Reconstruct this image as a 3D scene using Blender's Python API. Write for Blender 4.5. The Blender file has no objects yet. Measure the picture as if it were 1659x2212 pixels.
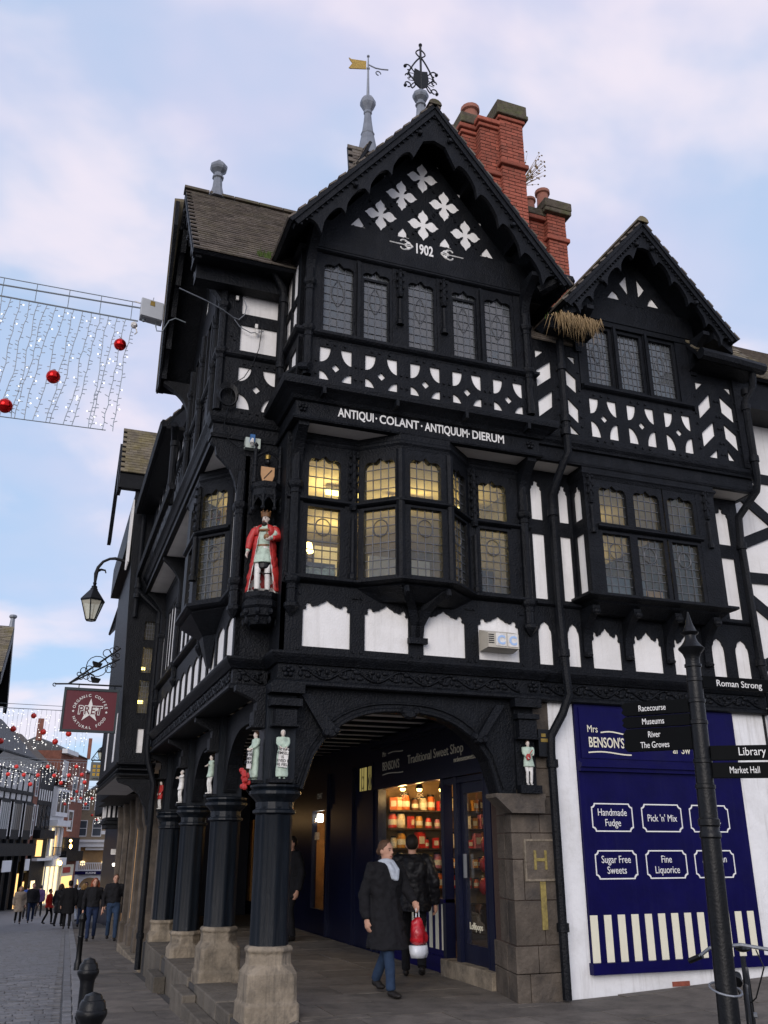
import bpy, bmesh, math, random
from mathutils import Vector, Matrix, Euler, geometry
RND = random.Random(11)
rad = math.radians
scene = bpy.context.scene
COL = scene.collection

# ---------------------------------------------------------------- camera
cam_d = bpy.data.cameras.new('camera')
cam = bpy.data.objects.new('camera', cam_d)
COL.objects.link(cam)
cam.location = (-2.317, -9.739, 1.6)
cam.rotation_euler = (rad(90 + 20.734), 0, rad(69.765 - 90))
cam_d.sensor_fit = 'VERTICAL'
cam_d.sensor_height = 36.0
cam_d.lens = 36.0 * 1915.0 / 2212.0
cam_d.clip_start = 0.05
cam_d.clip_end = 2000
scene.camera = cam

# ---------------------------------------------------------------- world, sun, exposure
SUN_EL, SUN_AZ = 20.0, 238.0      # low soft light from behind the camera (azimuth: degrees ccw from +X where the light comes from)
world = bpy.data.worlds.new('World')
scene.world = world
world.use_nodes = True
wn, wl = world.node_tree.nodes, world.node_tree.links
wn.clear()
def wnode(t, **k):
    n = wn.new(t)
    for a, b in k.items():
        setattr(n, a, b)
    return n
w_out = wnode('ShaderNodeOutputWorld')
w_bg = wnode('ShaderNodeBackground')
w_sky = wnode('ShaderNodeTexSky', sky_type='NISHITA', sun_disc=False)
w_sky.sun_elevation = rad(SUN_EL)
w_sky.sun_rotation = rad(90 - SUN_AZ)
w_sky.air_density, w_sky.dust_density, w_sky.ozone_density = 1.0, 0.6, 2.0
w_tc = wnode('ShaderNodeTexCoord')
w_sep = wnode('ShaderNodeSeparateXYZ')
wl.new(w_tc.outputs['Generated'], w_sep.inputs[0])
def wmath(op, a, b=None):
    n = wnode('ShaderNodeMath', operation=op)
    for i, s in enumerate((a, b)):
        if s is None:
            continue
        if isinstance(s, (int, float)):
            n.inputs[i].default_value = s
        else:
            wl.new(s, n.inputs[i])
    return n.outputs[0]
den = wmath('ADD', wmath('ABSOLUTE', w_sep.outputs[2]), 0.35)
cx = wmath('DIVIDE', w_sep.outputs[0], den)
cy = wmath('DIVIDE', w_sep.outputs[1], den)
w_cmb = wnode('ShaderNodeCombineXYZ')
wl.new(cx, w_cmb.inputs[0]); wl.new(cy, w_cmb.inputs[1])
def wnoise(scale, detail, rough, off, dist=0.0):
    mp = wnode('ShaderNodeMapping')
    mp.inputs['Location'].default_value = off
    mp.inputs['Rotation'].default_value = (0, 0, rad(20))
    mp.inputs['Scale'].default_value = (1.0, 1.2, 1)
    wl.new(w_cmb.outputs[0], mp.inputs[0])
    n = wnode('ShaderNodeTexNoise')
    n.inputs['Scale'].default_value = scale
    n.inputs['Detail'].default_value = detail
    n.inputs['Roughness'].default_value = rough
    n.inputs['Distortion'].default_value = dist
    wl.new(mp.outputs[0], n.inputs['Vector'])
    return n.outputs['Fac']
def wramp(src, stops):
    r = wnode('ShaderNodeValToRGB')
    e = r.color_ramp.elements
    while len(e) < len(stops):
        e.new(0.5)
    for el, (p, c) in zip(e, stops):
        el.position = p
        el.color = (*c, 1) if len(c) == 3 else c
    r.color_ramp.interpolation = 'EASE'
    wl.new(src, r.inputs[0])
    return r.outputs[0]
def wmix(fac, a, b, mode='MIX'):
    n = wnode('ShaderNodeMix', data_type='RGBA', blend_type=mode)
    if isinstance(fac, (int, float)):
        n.inputs[0].default_value = fac
    else:
        wl.new(fac, n.inputs[0])
    for i, s in ((6, a), (7, b)):
        if isinstance(s, tuple):
            n.inputs[i].default_value = (*s, 1)
        else:
            wl.new(s, n.inputs[i])
    return n.outputs[2]
SKY_K = 1.28
sky_blue = wmix(0.82, w_sky.outputs[0], (3.1, 4.25, 6.0))           # Nishita blue softened by thin high haze
veil = wramp(wnoise(1.1, 5, 0.55, (3.1, 0.7, 0)), [(0.36, (0, 0, 0)), (0.66, (1, 1, 1))])
puff = wramp(wnoise(2.9, 5, 0.5, (0.4, 2.3, 0), 0.2), [(0.44, (0, 0, 0)), (0.66, (1, 1, 1))])
tint = wramp(wnoise(0.7, 2, 0.5, (5.0, 1.0, 0)), [(0.38, (4.1, 4.4, 5.6)), (0.60, (5.7, 4.75, 5.7))])
c1 = wmix(wmath('MULTIPLY', veil, 0.68), sky_blue, tint)
c2 = wmix(wmath('MULTIPLY', puff, 0.7), c1, (6.4, 5.6, 6.0))
wl.new(c2, w_bg.inputs['Color'])
w_bg.inputs['Strength'].default_value = 0.1 * SKY_K
wl.new(w_bg.outputs[0], w_out.inputs['Surface'])

sun_d = bpy.data.lights.new('sun', 'SUN')
sun_d.energy = 1.5
sun_d.angle = rad(38)
sun_d.color = (1.0, 0.93, 0.88)
sun = bpy.data.objects.new('sun', sun_d)
COL.objects.link(sun)
sdir = Vector((math.cos(rad(SUN_EL)) * math.cos(rad(SUN_AZ)), math.cos(rad(SUN_EL)) * math.sin(rad(SUN_AZ)), math.sin(rad(SUN_EL))))
sun.rotation_euler = sdir.to_track_quat('Z', 'Y').to_euler()
sun.location = sdir * 60

scene.render.engine = 'CYCLES'
scene.view_settings.view_transform = 'Standard'
scene.view_settings.look = 'None'
scene.view_settings.gamma = 1
scene.view_settings.use_curve_mapping = False
scene.view_settings.exposure = 0.32
scene.cycles.max_bounces = 6
scene.cycles.transparent_max_bounces = 12

# ---------------------------------------------------------------- materials
def new_mat(name):
    m = bpy.data.materials.new(name)
    m.use_nodes = True
    nt = m.node_tree
    nt.nodes.clear()
    return m, nt, nt.nodes, nt.links
def mat(name, col, rough=0.6, var=0.12, vscale=6.0, bump=0.15, bscale=40.0, metal=0.0, spec=0.5, dirt=None, dirt_amt=0.5, dirt_scale=2.0, stretch=(1, 1, 1), coat=0.0, emit=None, objvar=0.0, streak=None):
    m, nt, N, L = new_mat(name)
    out = N.new('ShaderNodeOutputMaterial')
    b = N.new('ShaderNodeBsdfPrincipled')
    L.new(b.outputs[0], out.inputs[0])
    tc = N.new('ShaderNodeTexCoord')
    geo = N.new('ShaderNodeNewGeometry')
    mp = N.new('ShaderNodeMapping')
    mp.inputs['Scale'].default_value = stretch
    L.new(geo.outputs['Position'], mp.inputs[0])
    n1 = N.new('ShaderNodeTexNoise')
    n1.inputs['Scale'].default_value = vscale
    n1.inputs['Detail'].default_value = 6
    n1.inputs['Roughness'].default_value = 0.62
    L.new(mp.outputs[0], n1.inputs['Vector'])
    r = N.new('ShaderNodeMapRange')
    r.inputs['From Min'].default_value = 0.3
    r.inputs['From Max'].default_value = 0.7
    r.inputs['To Min'].default_value = 1 - var
    r.inputs['To Max'].default_value = 1 + var
    L.new(n1.outputs['Fac'], r.inputs[0])
    mul = N.new('ShaderNodeMix'); mul.data_type = 'RGBA'; mul.blend_type = 'MULTIPLY'
    mul.inputs[0].default_value = 1
    mul.inputs[6].default_value = (*col, 1)
    src = r.outputs[0]
    if objvar:
        oi = N.new('ShaderNodeObjectInfo')
        r2 = N.new('ShaderNodeMapRange')
        r2.inputs['To Min'].default_value = 1 - objvar
        r2.inputs['To Max'].default_value = 1 + objvar
        L.new(oi.outputs['Random'], r2.inputs[0])
        mm = N.new('ShaderNodeMath'); mm.operation = 'MULTIPLY'
        L.new(r.outputs[0], mm.inputs[0]); L.new(r2.outputs[0], mm.inputs[1])
        src = mm.outputs[0]
    L.new(src, mul.inputs[7])
    colsock = mul.outputs[2]
    if dirt:
        n2 = N.new('ShaderNodeTexNoise')
        n2.inputs['Scale'].default_value = dirt_scale
        n2.inputs['Detail'].default_value = 8
        n2.inputs['Roughness'].default_value = 0.7
        L.new(mp.outputs[0], n2.inputs['Vector'])
        r3 = N.new('ShaderNodeMapRange')
        r3.inputs['From Min'].default_value = 0.48
        r3.inputs['From Max'].default_value = 0.72
        r3.inputs['To Max'].default_value = dirt_amt
        L.new(n2.outputs['Fac'], r3.inputs[0])
        mx = N.new('ShaderNodeMix'); mx.data_type = 'RGBA'
        L.new(r3.outputs[0], mx.inputs[0])
        L.new(colsock, mx.inputs[6])
        mx.inputs[7].default_value = (*dirt, 1)
        colsock = mx.outputs[2]
    if streak:
        mps = N.new('ShaderNodeMapping'); mps.inputs['Scale'].default_value = (9, 9, .55)
        L.new(geo.outputs['Position'], mps.inputs[0])
        ns = N.new('ShaderNodeTexNoise'); ns.inputs['Scale'].default_value = 1.6; ns.inputs['Detail'].default_value = 7; ns.inputs['Roughness'].default_value = .7
        L.new(mps.outputs[0], ns.inputs['Vector'])
        rs = N.new('ShaderNodeMapRange'); rs.inputs['From Min'].default_value = .52; rs.inputs['From Max'].default_value = .78; rs.inputs['To Max'].default_value = streak[1]
        L.new(ns.outputs['Fac'], rs.inputs[0])
        ms = N.new('ShaderNodeMix'); ms.data_type = 'RGBA'
        L.new(rs.outputs[0], ms.inputs[0]); L.new(colsock, ms.inputs[6]); ms.inputs[7].default_value = (*streak[0], 1)
        colsock = ms.outputs[2]
    L.new(colsock, b.inputs['Base Color'])
    b.inputs['Roughness'].default_value = rough
    b.inputs['Metallic'].default_value = metal
    b.inputs['Specular IOR Level'].default_value = spec
    b.inputs['Coat Weight'].default_value = coat
    if emit:
        b.inputs['Emission Color'].default_value = (*emit[0], 1)
        b.inputs['Emission Strength'].default_value = emit[1]
    if bump:
        n3 = N.new('ShaderNodeTexNoise')
        n3.inputs['Scale'].default_value = bscale
        n3.inputs['Detail'].default_value = 4
        L.new(mp.outputs[0], n3.inputs['Vector'])
        bm_ = N.new('ShaderNodeBump')
        bm_.inputs['Strength'].default_value = bump
        bm_.inputs['Distance'].default_value = 0.02
        L.new(n3.outputs['Fac'], bm_.inputs['Height'])
        L.new(bm_.outputs[0], b.inputs['Normal'])
    return m
def emit_mat(name, col, strength):
    m, nt, N, L = new_mat(name)
    out = N.new('ShaderNodeOutputMaterial')
    e = N.new('ShaderNodeEmission')
    e.inputs[0].default_value = (*col, 1)
    e.inputs[1].default_value = strength
    L.new(e.outputs[0], out.inputs[0])
    return m
def glass_mat(name, tint=(0.9, 0.95, 0.95), ior=1.6, rough=0.04, haze=0.1, hazecol=(0.5, 0.53, 0.55), bump=0.25):
    m, nt, N, L = new_mat(name)
    out = N.new('ShaderNodeOutputMaterial')
    tr = N.new('ShaderNodeBsdfTransparent'); tr.inputs[0].default_value = (*tint, 1)
    df = N.new('ShaderNodeBsdfDiffuse'); df.inputs[0].default_value = (*hazecol, 1)
    gl = N.new('ShaderNodeBsdfGlossy'); gl.inputs['Roughness'].default_value = rough
    lw = N.new('ShaderNodeLayerWeight'); lw.inputs[0].default_value = 0.5
    pw = N.new('ShaderNodeMath'); pw.operation = 'POWER'; pw.inputs[1].default_value = 4.0
    L.new(lw.outputs['Facing'], pw.inputs[0])
    f0 = ((ior - 1) / (ior + 1)) ** 2
    fr = N.new('ShaderNodeMapRange'); fr.inputs['To Min'].default_value = f0; fr.inputs['To Max'].default_value = 0.9
    L.new(pw.outputs[0], fr.inputs[0])
    m1 = N.new('ShaderNodeMixShader'); m1.inputs[0].default_value = haze
    L.new(tr.outputs[0], m1.inputs[1]); L.new(df.outputs[0], m1.inputs[2])
    m2 = N.new('ShaderNodeMixShader')
    L.new(fr.outputs[0], m2.inputs[0]); L.new(m1.outputs[0], m2.inputs[1]); L.new(gl.outputs[0], m2.inputs[2])
    L.new(m2.outputs[0], out.inputs[0])
    if bump:
        geo = N.new('ShaderNodeNewGeometry')
        n3 = N.new('ShaderNodeTexNoise'); n3.inputs['Scale'].default_value = 9
        L.new(geo.outputs['Position'], n3.inputs['Vector'])
        b = N.new('ShaderNodeBump'); b.inputs['Strength'].default_value = bump; b.inputs['Distance'].default_value = 0.02
        L.new(n3.outputs['Fac'], b.inputs['Height'])
        L.new(b.outputs[0], gl.inputs['Normal']); L.new(b.outputs[0], lw.inputs['Normal'])
    return m

MT = {}
MT['black'] = mat('black_timber_paint', (0.0042, 0.0052, 0.0074), 0.50, 0.4, 7, 0.7, 45, spec=0.17, stretch=(1, 1, 1), dirt=(0.013, 0.014, 0.017), dirt_amt=0.5, dirt_scale=3, streak=((.024, .025, .027), .38))
MT['blackiron'] = mat('black_iron_paint', (0.0035, 0.004, 0.005), 0.40, 0.25, 12, 0.15, 60, spec=0.28, dirt=(0.012, 0.011, 0.010), dirt_amt=0.4, dirt_scale=6)
MT['navycol'] = mat('blue_black_pillar_paint', (0.0020, 0.0046, 0.0085), 0.40, 0.25, 5, 0.2, 30, spec=0.3, stretch=(3, 3, 0.4), dirt=(0.02, 0.022, 0.026), dirt_amt=0.35, dirt_scale=4, streak=((.05, .052, .055), .35))
MT['white'] = mat('white_plaster', (0.80, 0.785, 0.765), 0.85, 0.04, 3, 0.25, 55, spec=0.2, dirt=(0.58, 0.56, 0.52), dirt_amt=0.4, dirt_scale=2.2, objvar=0.04, streak=((.42, .40, .36), .42))
MT['soffit'] = mat('soffit_plaster', (0.72, 0.69, 0.64), 0.9, 0.06, 3, 0.2, 40, spec=0.1, dirt=(0.5, 0.47, 0.42), dirt_amt=0.4)
MT['whitewall'] = mat('white_painted_masonry', (0.80, 0.80, 0.80), 0.8, 0.05, 4, 0.22, 18, spec=0.25, dirt=(0.50, 0.49, 0.46), dirt_amt=0.5, dirt_scale=1.8, streak=((.30, .28, .24), .5))
MT['lettering'] = mat('off_white_lettering', (0.78, 0.77, 0.74), 0.6, 0.03, 8, 0)
MT['cream'] = mat('cream_paint', (0.76, 0.72, 0.56), 0.5, 0.03, 8, 0)
MT['navy'] = mat('navy_shop_paint', (0.0022, 0.0012, 0.052), 0.42, 0.2, 3, 0.08, 20, spec=0.14, dirt=(.008, .007, .06), dirt_amt=.5, dirt_scale=1.3, streak=((.02, .02, .07), .25))
MT['navydark'] = mat('dark_navy_joinery', (0.003, 0.005, 0.022), 0.35, 0.15, 3, 0.08, 30, spec=0.4)
MT['stone'] = mat('weathered_sandstone', (0.21, 0.175, 0.13), 0.9, 0.3, 5, 0.7, 25, spec=0.2, dirt=(0.05, 0.045, 0.04), dirt_amt=0.85, dirt_scale=3.0, objvar=0.18, streak=((.045, .042, .038), .7))
MT['plinth'] = mat('grimy_plinth_stone', (.12, .105, .085), 0.9, 0.3, 5, 0.7, 25, spec=0.2, dirt=(0.04, 0.037, 0.033), dirt_amt=0.8, dirt_scale=2.5, objvar=0.2)
MT['stonedark'] = mat('sooty_sandstone', (0.10, 0.082, 0.065), 0.85, 0.35, 4, 0.7, 25, spec=0.25, dirt=(0.03, 0.03, 0.032), dirt_amt=0.8, dirt_scale=1.8, objvar=0.16)
MT['brick'] = mat('red_brick', (0.29, 0.085, 0.055), 0.85, 0.22, 14, 0.4, 60, spec=0.2, dirt=(0.17, 0.075, 0.055), dirt_amt=0.6, dirt_scale=4, objvar=0.22)
MT['mortar'] = mat('grey_mortar', (0.085, 0.058, 0.048), 0.95, 0.2, 20, 0.5, 60, spec=0.1)
MT['capstone'] = mat('mossy_capstone', (0.095, 0.08, 0.062), 0.95, 0.35, 9, 0.8, 30, spec=0.1, dirt=(0.10, 0.12, 0.04), dirt_amt=0.6, dirt_scale=5)
MT['pot'] = mat('terracotta', (0.30, 0.115, 0.075), 0.8, 0.2, 8, 0.3, 40, dirt=(0.12, 0.07, 0.05), dirt_amt=0.5)
MT['tile'] = mat('brown_clay_tile', (0.125, 0.105, 0.088), 0.85, 0.3, 9, 0.5, 60, spec=0.25, dirt=(0.17, 0.15, 0.10), dirt_amt=0.6, dirt_scale=3, objvar=0.28)
MT['tilemoss'] = mat('lichen_tile', (0.15, 0.128, 0.095), 0.9, 0.3, 7, 0.5, 60, spec=0.2, dirt=(0.22, 0.18, 0.05), dirt_amt=0.55, dirt_scale=2, objvar=0.25)
MT['lead'] = mat('lead_sheet', (0.19, 0.205, 0.23), 0.5, 0.2, 5, 0.2, 25, metal=0.4, spec=0.4, dirt=(0.33, 0.34, 0.36), dirt_amt=0.5)
MT['came'] = mat('lead_came', (0.10, 0.105, 0.115), 0.55, 0.15, 20, 0, metal=0.3)
MT['gold'] = mat('gilding', (0.27, 0.18, 0.04), 0.4, 0.2, 20, 0.2, 60, metal=0.6)
MT['redpaint'] = mat('red_painted_wood', (0.42, 0.022, 0.018), 0.5, 0.15, 10, 0.2, 50, dirt=(0.09, 0.015, 0.012), dirt_amt=0.7, dirt_scale=14)
MT['greenpaint'] = mat('pale_green_painted_wood', (0.42, 0.52, 0.42), 0.55, 0.1, 10, 0.2, 50, dirt=(0.14, 0.16, 0.13), dirt_amt=0.7, dirt_scale=14)
MT['whitepaint'] = mat('white_painted_wood', (0.72, 0.70, 0.66), 0.55, 0.06, 10, 0.2, 50, dirt=(0.25, 0.23, 0.2), dirt_amt=0.65, dirt_scale=12)
MT['brownpaint'] = mat('gold_brown_paint', (0.20, 0.09, 0.03), 0.5, 0.2, 14, 0.2, 50)
MT['tanpaint'] = mat('tan_paint', (0.48, 0.27, 0.12), 0.5, 0.1, 14, 0.1, 50)
MT['skinpaint'] = mat('flesh_paint', (0.62, 0.53, 0.46), 0.5, 0.05, 14, 0.1, 50)
MT['glass'] = glass_mat('old_leaded_glass', (0.86, 0.88, 0.86), 1.52, 0.05, 0.035)
MT['glassgrey'] = glass_mat('grey_netted_glass', (0.35, 0.38, 0.4), 1.8, 0.07, 0.26, (0.28, 0.30, 0.31))
MT['shopglass'] = glass_mat('shop_glass', (0.95, 0.97, 0.97), 1.45, 0.0, 0.01, bump=0)
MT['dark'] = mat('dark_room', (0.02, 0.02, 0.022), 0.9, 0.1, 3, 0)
MT['roomwall'] = mat('office_wall', (0.17, 0.15, 0.12), 0.9, 0.3, 2, 0)
MT['roomceil'] = mat('office_ceiling', (0.72, 0.62, 0.42), 0.9, 0.2, 1.5, 0)
MT['pavement'] = mat('flagstone', (0.135, 0.118, 0.10), 0.75, 0.25, 3, 0.5, 30, spec=0.35, dirt=(0.045, 0.042, 0.038), dirt_amt=0.75, dirt_scale=2.6, objvar=0.2)
MT['joint'] = mat('dark_paving_joint', (0.05, 0.046, 0.042), 0.95, 0.2, 6, 0.4, 40)
MT['sett'] = mat('granite_sett', (0.15, 0.15, 0.155), 0.6, 0.25, 10, 0.4, 50, spec=0.45, dirt=(0.07, 0.07, 0.07), dirt_amt=0.5, objvar=0.25)
MT['kerb'] = mat('granite_kerb', (0.20, 0.20, 0.205), 0.7, 0.2, 10, 0.4, 50, dirt=(0.1, 0.1, 0.1), dirt_amt=0.5, objvar=0.1)
MT['grass'] = mat('moss_and_grass', (0.07, 0.12, 0.02), 0.9, 0.4, 20, 0)
MT['drygrass'] = mat('dry_grass', (0.28, 0.19, 0.09), 0.9, 0.3, 30, 0)

# ---------------------------------------------------------------- mesh helpers
WO = {}
def FR(u, z, w):            # front facade frame: u to the right, z up, w out of the wall towards the viewer
    return (u, -w, z)
def LF(u, z, w):            # street facade frame (plane x = -0.41): u back along the street, w out over the pavement
    return (-0.41 - w, u, z)
def XYZ(x, y, z):
    return (x, y, z)
def SH(u, z, w):            # shop wall inside the arcade (plane x = 3.12), u = y, w towards the arcade
    return (3.12 - w, u, z)
class MB:
    def __init__(s, fr=XYZ):
        s.v = []; s.f = []; s.fr = fr
    def P(s, a, b, c):
        s.v.append(s.fr(a, b, c)); return len(s.v) - 1
    def box(s, a0, a1, b0, b1, c0, c1):
        i = [s.P(a, b, c) for a in (a0, a1) for b in (b0, b1) for c in (c0, c1)]
        for q in ((0, 1, 3, 2), (4, 6, 7, 5), (0, 4, 5, 1), (2, 3, 7, 6), (0, 2, 6, 4), (1, 5, 7, 3)):
            s.f.append([i[k] for k in q])
        return s
    def plate(s, outer, holes=(), c0=-0.03, c1=0.0, back=False):
        loops = [list(outer)] + [list(h) for h in holes]
        flat = [p for l in loops for p in l]
        front = [s.P(p[0], p[1], c1) for p in flat]
        bk = [s.P(p[0], p[1], c0) for p in flat]
        if holes:
            for t in geometry.tessellate_polygon([[Vector((p[0], p[1], 0)) for p in l] for l in loops]):
                s.f.append([front[k] for k in t])
                if back: s.f.append([bk[k] for k in t])
        else:
            s.f.append(front[:]); s.f.append(bk[::-1])
        o = 0
        for l in loops:
            n = len(l)
            for k in range(n):
                a, b = o + k, o + (k + 1) % n
                s.f.append([front[a], front[b], bk[b], bk[a]])
            o += n
        return s
    def poly(s, pts):
        s.f.append([s.P(*p) for p in pts]); return s
    def tube(s, pts, r, n=6, closed=False):
        pts = [Vector(p) for p in pts]
        m = len(pts)
        rr = r if isinstance(r, (list, tuple)) else [r] * m
        rings = []
        prev = None
        for k in range(m):
            if closed:
                t = pts[(k + 1) % m] - pts[k - 1]
            else:
                t = pts[min(k + 1, m - 1)] - pts[max(k - 1, 0)]
            if t.length < 1e-9: t = Vector((0, 0, 1))
            t.normalize()
            if prev is None:
                a = Vector((0, 0, 1)) if abs(t.z) < 0.9 else Vector((1, 0, 0))
                x = t.cross(a).normalized()
            else:
                x = (prev - t * prev.dot(t))
                if x.length < 1e-6: x = t.orthogonal()
                x.normalize()
            prev = x
            y = t.cross(x)
            rings.append([s.P(*(pts[k] + (x * math.cos(2 * math.pi * j / n) + y * math.sin(2 * math.pi * j / n)) * rr[k])) for j in range(n)])
        for k in range(m if closed else m - 1):
            A, B = rings[k], rings[(k + 1) % m]
            for j in range(n):
                s.f.append([A[j], A[(j + 1) % n], B[(j + 1) % n], B[j]])
        if not closed:
            s.f.append(rings[0][::-1]); s.f.append(rings[-1])
        return s
    def loft(s, rings, cap=True):
        idx = [[s.P(*p) for p in r] for r in rings]
        n = len(idx[0])
        for A, B in zip(idx, idx[1:]):
            for j in range(n):
                s.f.append([A[j], A[(j + 1) % n], B[(j + 1) % n], B[j]])
        if cap:
            s.f.append(idx[0][::-1]); s.f.append(idx[-1])
        return s
    def lathe(s, prof, cx, cy, n=12, ph=0.0, sx=1.0, sy=1.0, z0=0.0):
        # profile of (radius, z) revolved about a vertical axis (coordinates in XYZ order)
        return s.loft([[(cx + r * sx * math.cos(ph + 2 * math.pi * j / n), cy + r * sy * math.sin(ph + 2 * math.pi * j / n), z0 + z) for j in range(n)] for r, z in prof])
    def ball(s, c, r, n=10, m=7):
        rx, ry, rz = r if isinstance(r, (list, tuple)) else (r, r, r)
        rings = []
        for k in range(1, m):
            t = math.pi * k / m
            rings.append([(c[0] + rx * math.sin(t) * math.cos(2 * math.pi * j / n), c[1] + ry * math.sin(t) * math.sin(2 * math.pi * j / n), c[2] - rz * math.cos(t)) for j in range(n)])
        return s.loft(rings)
    def build(s, name, m=None, parent=None, smooth=False, bevel=0.0):
        me = bpy.data.meshes.new(name)
        if not s.v: return None
        vs = [Vector(p) for p in s.v]
        lo = Vector((min(p.x for p in vs), min(p.y for p in vs), min(p.z for p in vs)))
        hi = Vector((max(p.x for p in vs), max(p.y for p in vs), max(p.z for p in vs)))
        c = Vector(((lo.x + hi.x) / 2, (lo.y + hi.y) / 2, lo.z))
        me.from_pydata([p - c for p in vs], [], s.f)
        bm = bmesh.new(); bm.from_mesh(me)
        bmesh.ops.recalc_face_normals(bm, faces=bm.faces)
        if smooth:
            for f in bm.faces: f.smooth = True
        bm.to_mesh(me); bm.free()
        o = bpy.data.objects.new(name, me)
        COL.objects.link(o)
        if m: me.materials.append(MT[m] if isinstance(m, str) else m)
        base = WO.get(parent, Vector((0, 0, 0))) if parent else Vector((0, 0, 0))
        o.parent = parent
        o.location = c - base
        WO[o] = c
        if bevel:
            b = o.modifiers.new('bevel', 'BEVEL'); b.width = bevel; b.segments = 2; b.limit_method = 'ANGLE'
        if smooth == 2:
            e = o.modifiers.new('split', 'EDGE_SPLIT'); e.split_angle = rad(40)
        return o
def B(name, m, parent, fr, *boxes, bevel=0.0):
    mb = MB(fr)
    for b in boxes: mb.box(*b)
    return mb.build(name, m, parent, bevel=bevel)
def tag(o, label=None, cat=None, group=None, kind=None):
    if label: o['label'] = label
    if cat: o['category'] = cat
    if group: o['group'] = group
    if kind: o['kind'] = kind
    return o
def thing(name, label, cat, group=None, loc=(0, 0, 0)):
    o = bpy.data.objects.new(name, None)
    COL.objects.link(o)
    o.empty_display_size = 0.2
    o.location = loc
    WO[o] = Vector(loc)
    return tag(o, label, cat, group)
def place(o, loc, rz=0.0, sc=1.0):
    o.location = loc; o.rotation_euler = (0, 0, rz); o.scale = (sc, sc, sc)
def inst(me, name, parent, loc, rot=(0, 0, 0), scale=(1, 1, 1)):
    o = bpy.data.objects.new(name, me)
    COL.objects.link(o)
    o.parent = parent
    o.location = Vector(loc) - (WO[parent] if parent else Vector((0, 0, 0)))
    o.rotation_euler = rot
    o.scale = scale
    WO[o] = Vector(loc)
    return o
def copy_tree(o, parent=None, label=None):
    c = o.copy(); COL.objects.link(c); c.parent = parent
    WO[c] = WO.get(o, Vector((0, 0, 0)))
    if label: c['label'] = label
    for ch in [q for q in o.children]:
        copy_tree(ch, c)
    return c
def unit_mesh(name, m, size=(1, 1, 1), bev=0.0):
    me = bpy.data.meshes.new(name)
    bm = bmesh.new()
    bmesh.ops.create_cube(bm, size=1.0)
    for v in bm.verts: v.co = Vector((v.co.x * size[0], v.co.y * size[1], v.co.z * size[2]))
    if bev: bmesh.ops.bevel(bm, geom=bm.edges[:], offset=bev, segments=1, affect='EDGES')
    bm.to_mesh(me); bm.free()
    me.materials.append(MT[m] if isinstance(m, str) else m)
    return me
def remesh(o, vox=0.02, smooth=3):
    r = o.modifiers.new('remesh', 'REMESH'); r.mode = 'VOXEL'; r.voxel_size = vox; r.use_smooth_shade = True
    if smooth:
        s_ = o.modifiers.new('smooth', 'SMOOTH'); s_.iterations = smooth; s_.factor = 0.5
    return o
TXT = bpy.data.scenes.new('lettering_scratch')
def text(s, size, m, parent, origin, ux, uz, align='LEFT', depth=0.004, sx=1.0, name='lettering', bold=0.0, shear=0.0, spacing=1.0):
    """flat lettering standing on a surface: origin, unit vector along the line, unit vector up"""
    cu = bpy.data.curves.new('t', 'FONT')
    cu.body = s; cu.size = size; cu.align_x = align; cu.extrude = depth / 2; cu.offset = bold; cu.shear = shear; cu.space_character = spacing
    cu.resolution_u = 3
    ob = bpy.data.objects.new('t', cu); TXT.collection.objects.link(ob)
    vl = TXT.view_layers[0]; vl.update(); dg = vl.depsgraph
    me = bpy.data.meshes.new_from_object(ob.evaluated_get(dg))
    bpy.data.objects.remove(ob); bpy.data.curves.remove(cu)
    ux = Vector(ux).normalized(); uz = Vector(uz).normalized(); un = ux.cross(uz)
    M = Matrix((( ux.x * sx, uz.x, un.x, 0), (ux.y * sx, uz.y, un.y, 0), (ux.z * sx, uz.z, un.z, 0), (0, 0, 0, 1)))
    me.transform(M)
    me.materials.clear(); me.materials.append(MT[m] if isinstance(m, str) else m)
    o = bpy.data.objects.new(name, me); COL.objects.link(o)
    o.parent = parent
    o.location = Vector(origin) - (WO[parent] if parent else Vector((0, 0, 0)))
    WO[o] = Vector(origin)
    return o
def lerp(a, b, t): return a + (b - a) * t
def arc(cx, cy, r, a0, a1, n=10, ry=None):
    ry = r if ry is None else ry
    return [(cx + r * math.cos(rad(lerp(a0, a1, k / n))), cy + ry * math.sin(rad(lerp(a0, a1, k / n)))) for k in range(n + 1)]
# ================================================================ the corner building
def offs(path, d):
    """offset an open polyline (x, y) to its outer (right-hand) side with mitred corners"""
    out = []
    n = len(path)
    for k in range(n):
        ns = []
        if k > 0:
            dx, dy = path[k][0] - path[k - 1][0], path[k][1] - path[k - 1][1]; l = math.hypot(dx, dy); ns.append((dy / l, -dx / l))
        if k < n - 1:
            dx, dy = path[k + 1][0] - path[k][0], path[k + 1][1] - path[k][1]; l = math.hypot(dx, dy); ns.append((dy / l, -dx / l))
        if len(ns) == 1: m = ns[0]
        else:
            c = 1 + ns[0][0] * ns[1][0] + ns[0][1] * ns[1][1]
            m = ((ns[0][0] + ns[1][0]) / c, (ns[0][1] + ns[1][1]) / c)
        out.append((path[k][0] + m[0] * d, path[k][1] + m[1] * d))
    return out
def sweep(name, path, prof, m, parent):
    mb = MB()
    rings = []
    cols = [[(x, y, z) for x, y in offs(path, w)] for w, z in prof]
    for k in range(len(path)):
        rings.append([cols[j][k] for j in range(len(prof))])
    mb.loft(rings)
    return mb.build(name, m, parent)
def FRM(x0, y0, x1, y1):
    l = math.hypot(x1 - x0, y1 - y0); dx, dy = (x1 - x0) / l, (y1 - y0) / l
    return (lambda u, z, w: (x0 + dx * u + dy * w, y0 + dy * u - dx * w, z)), l
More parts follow.
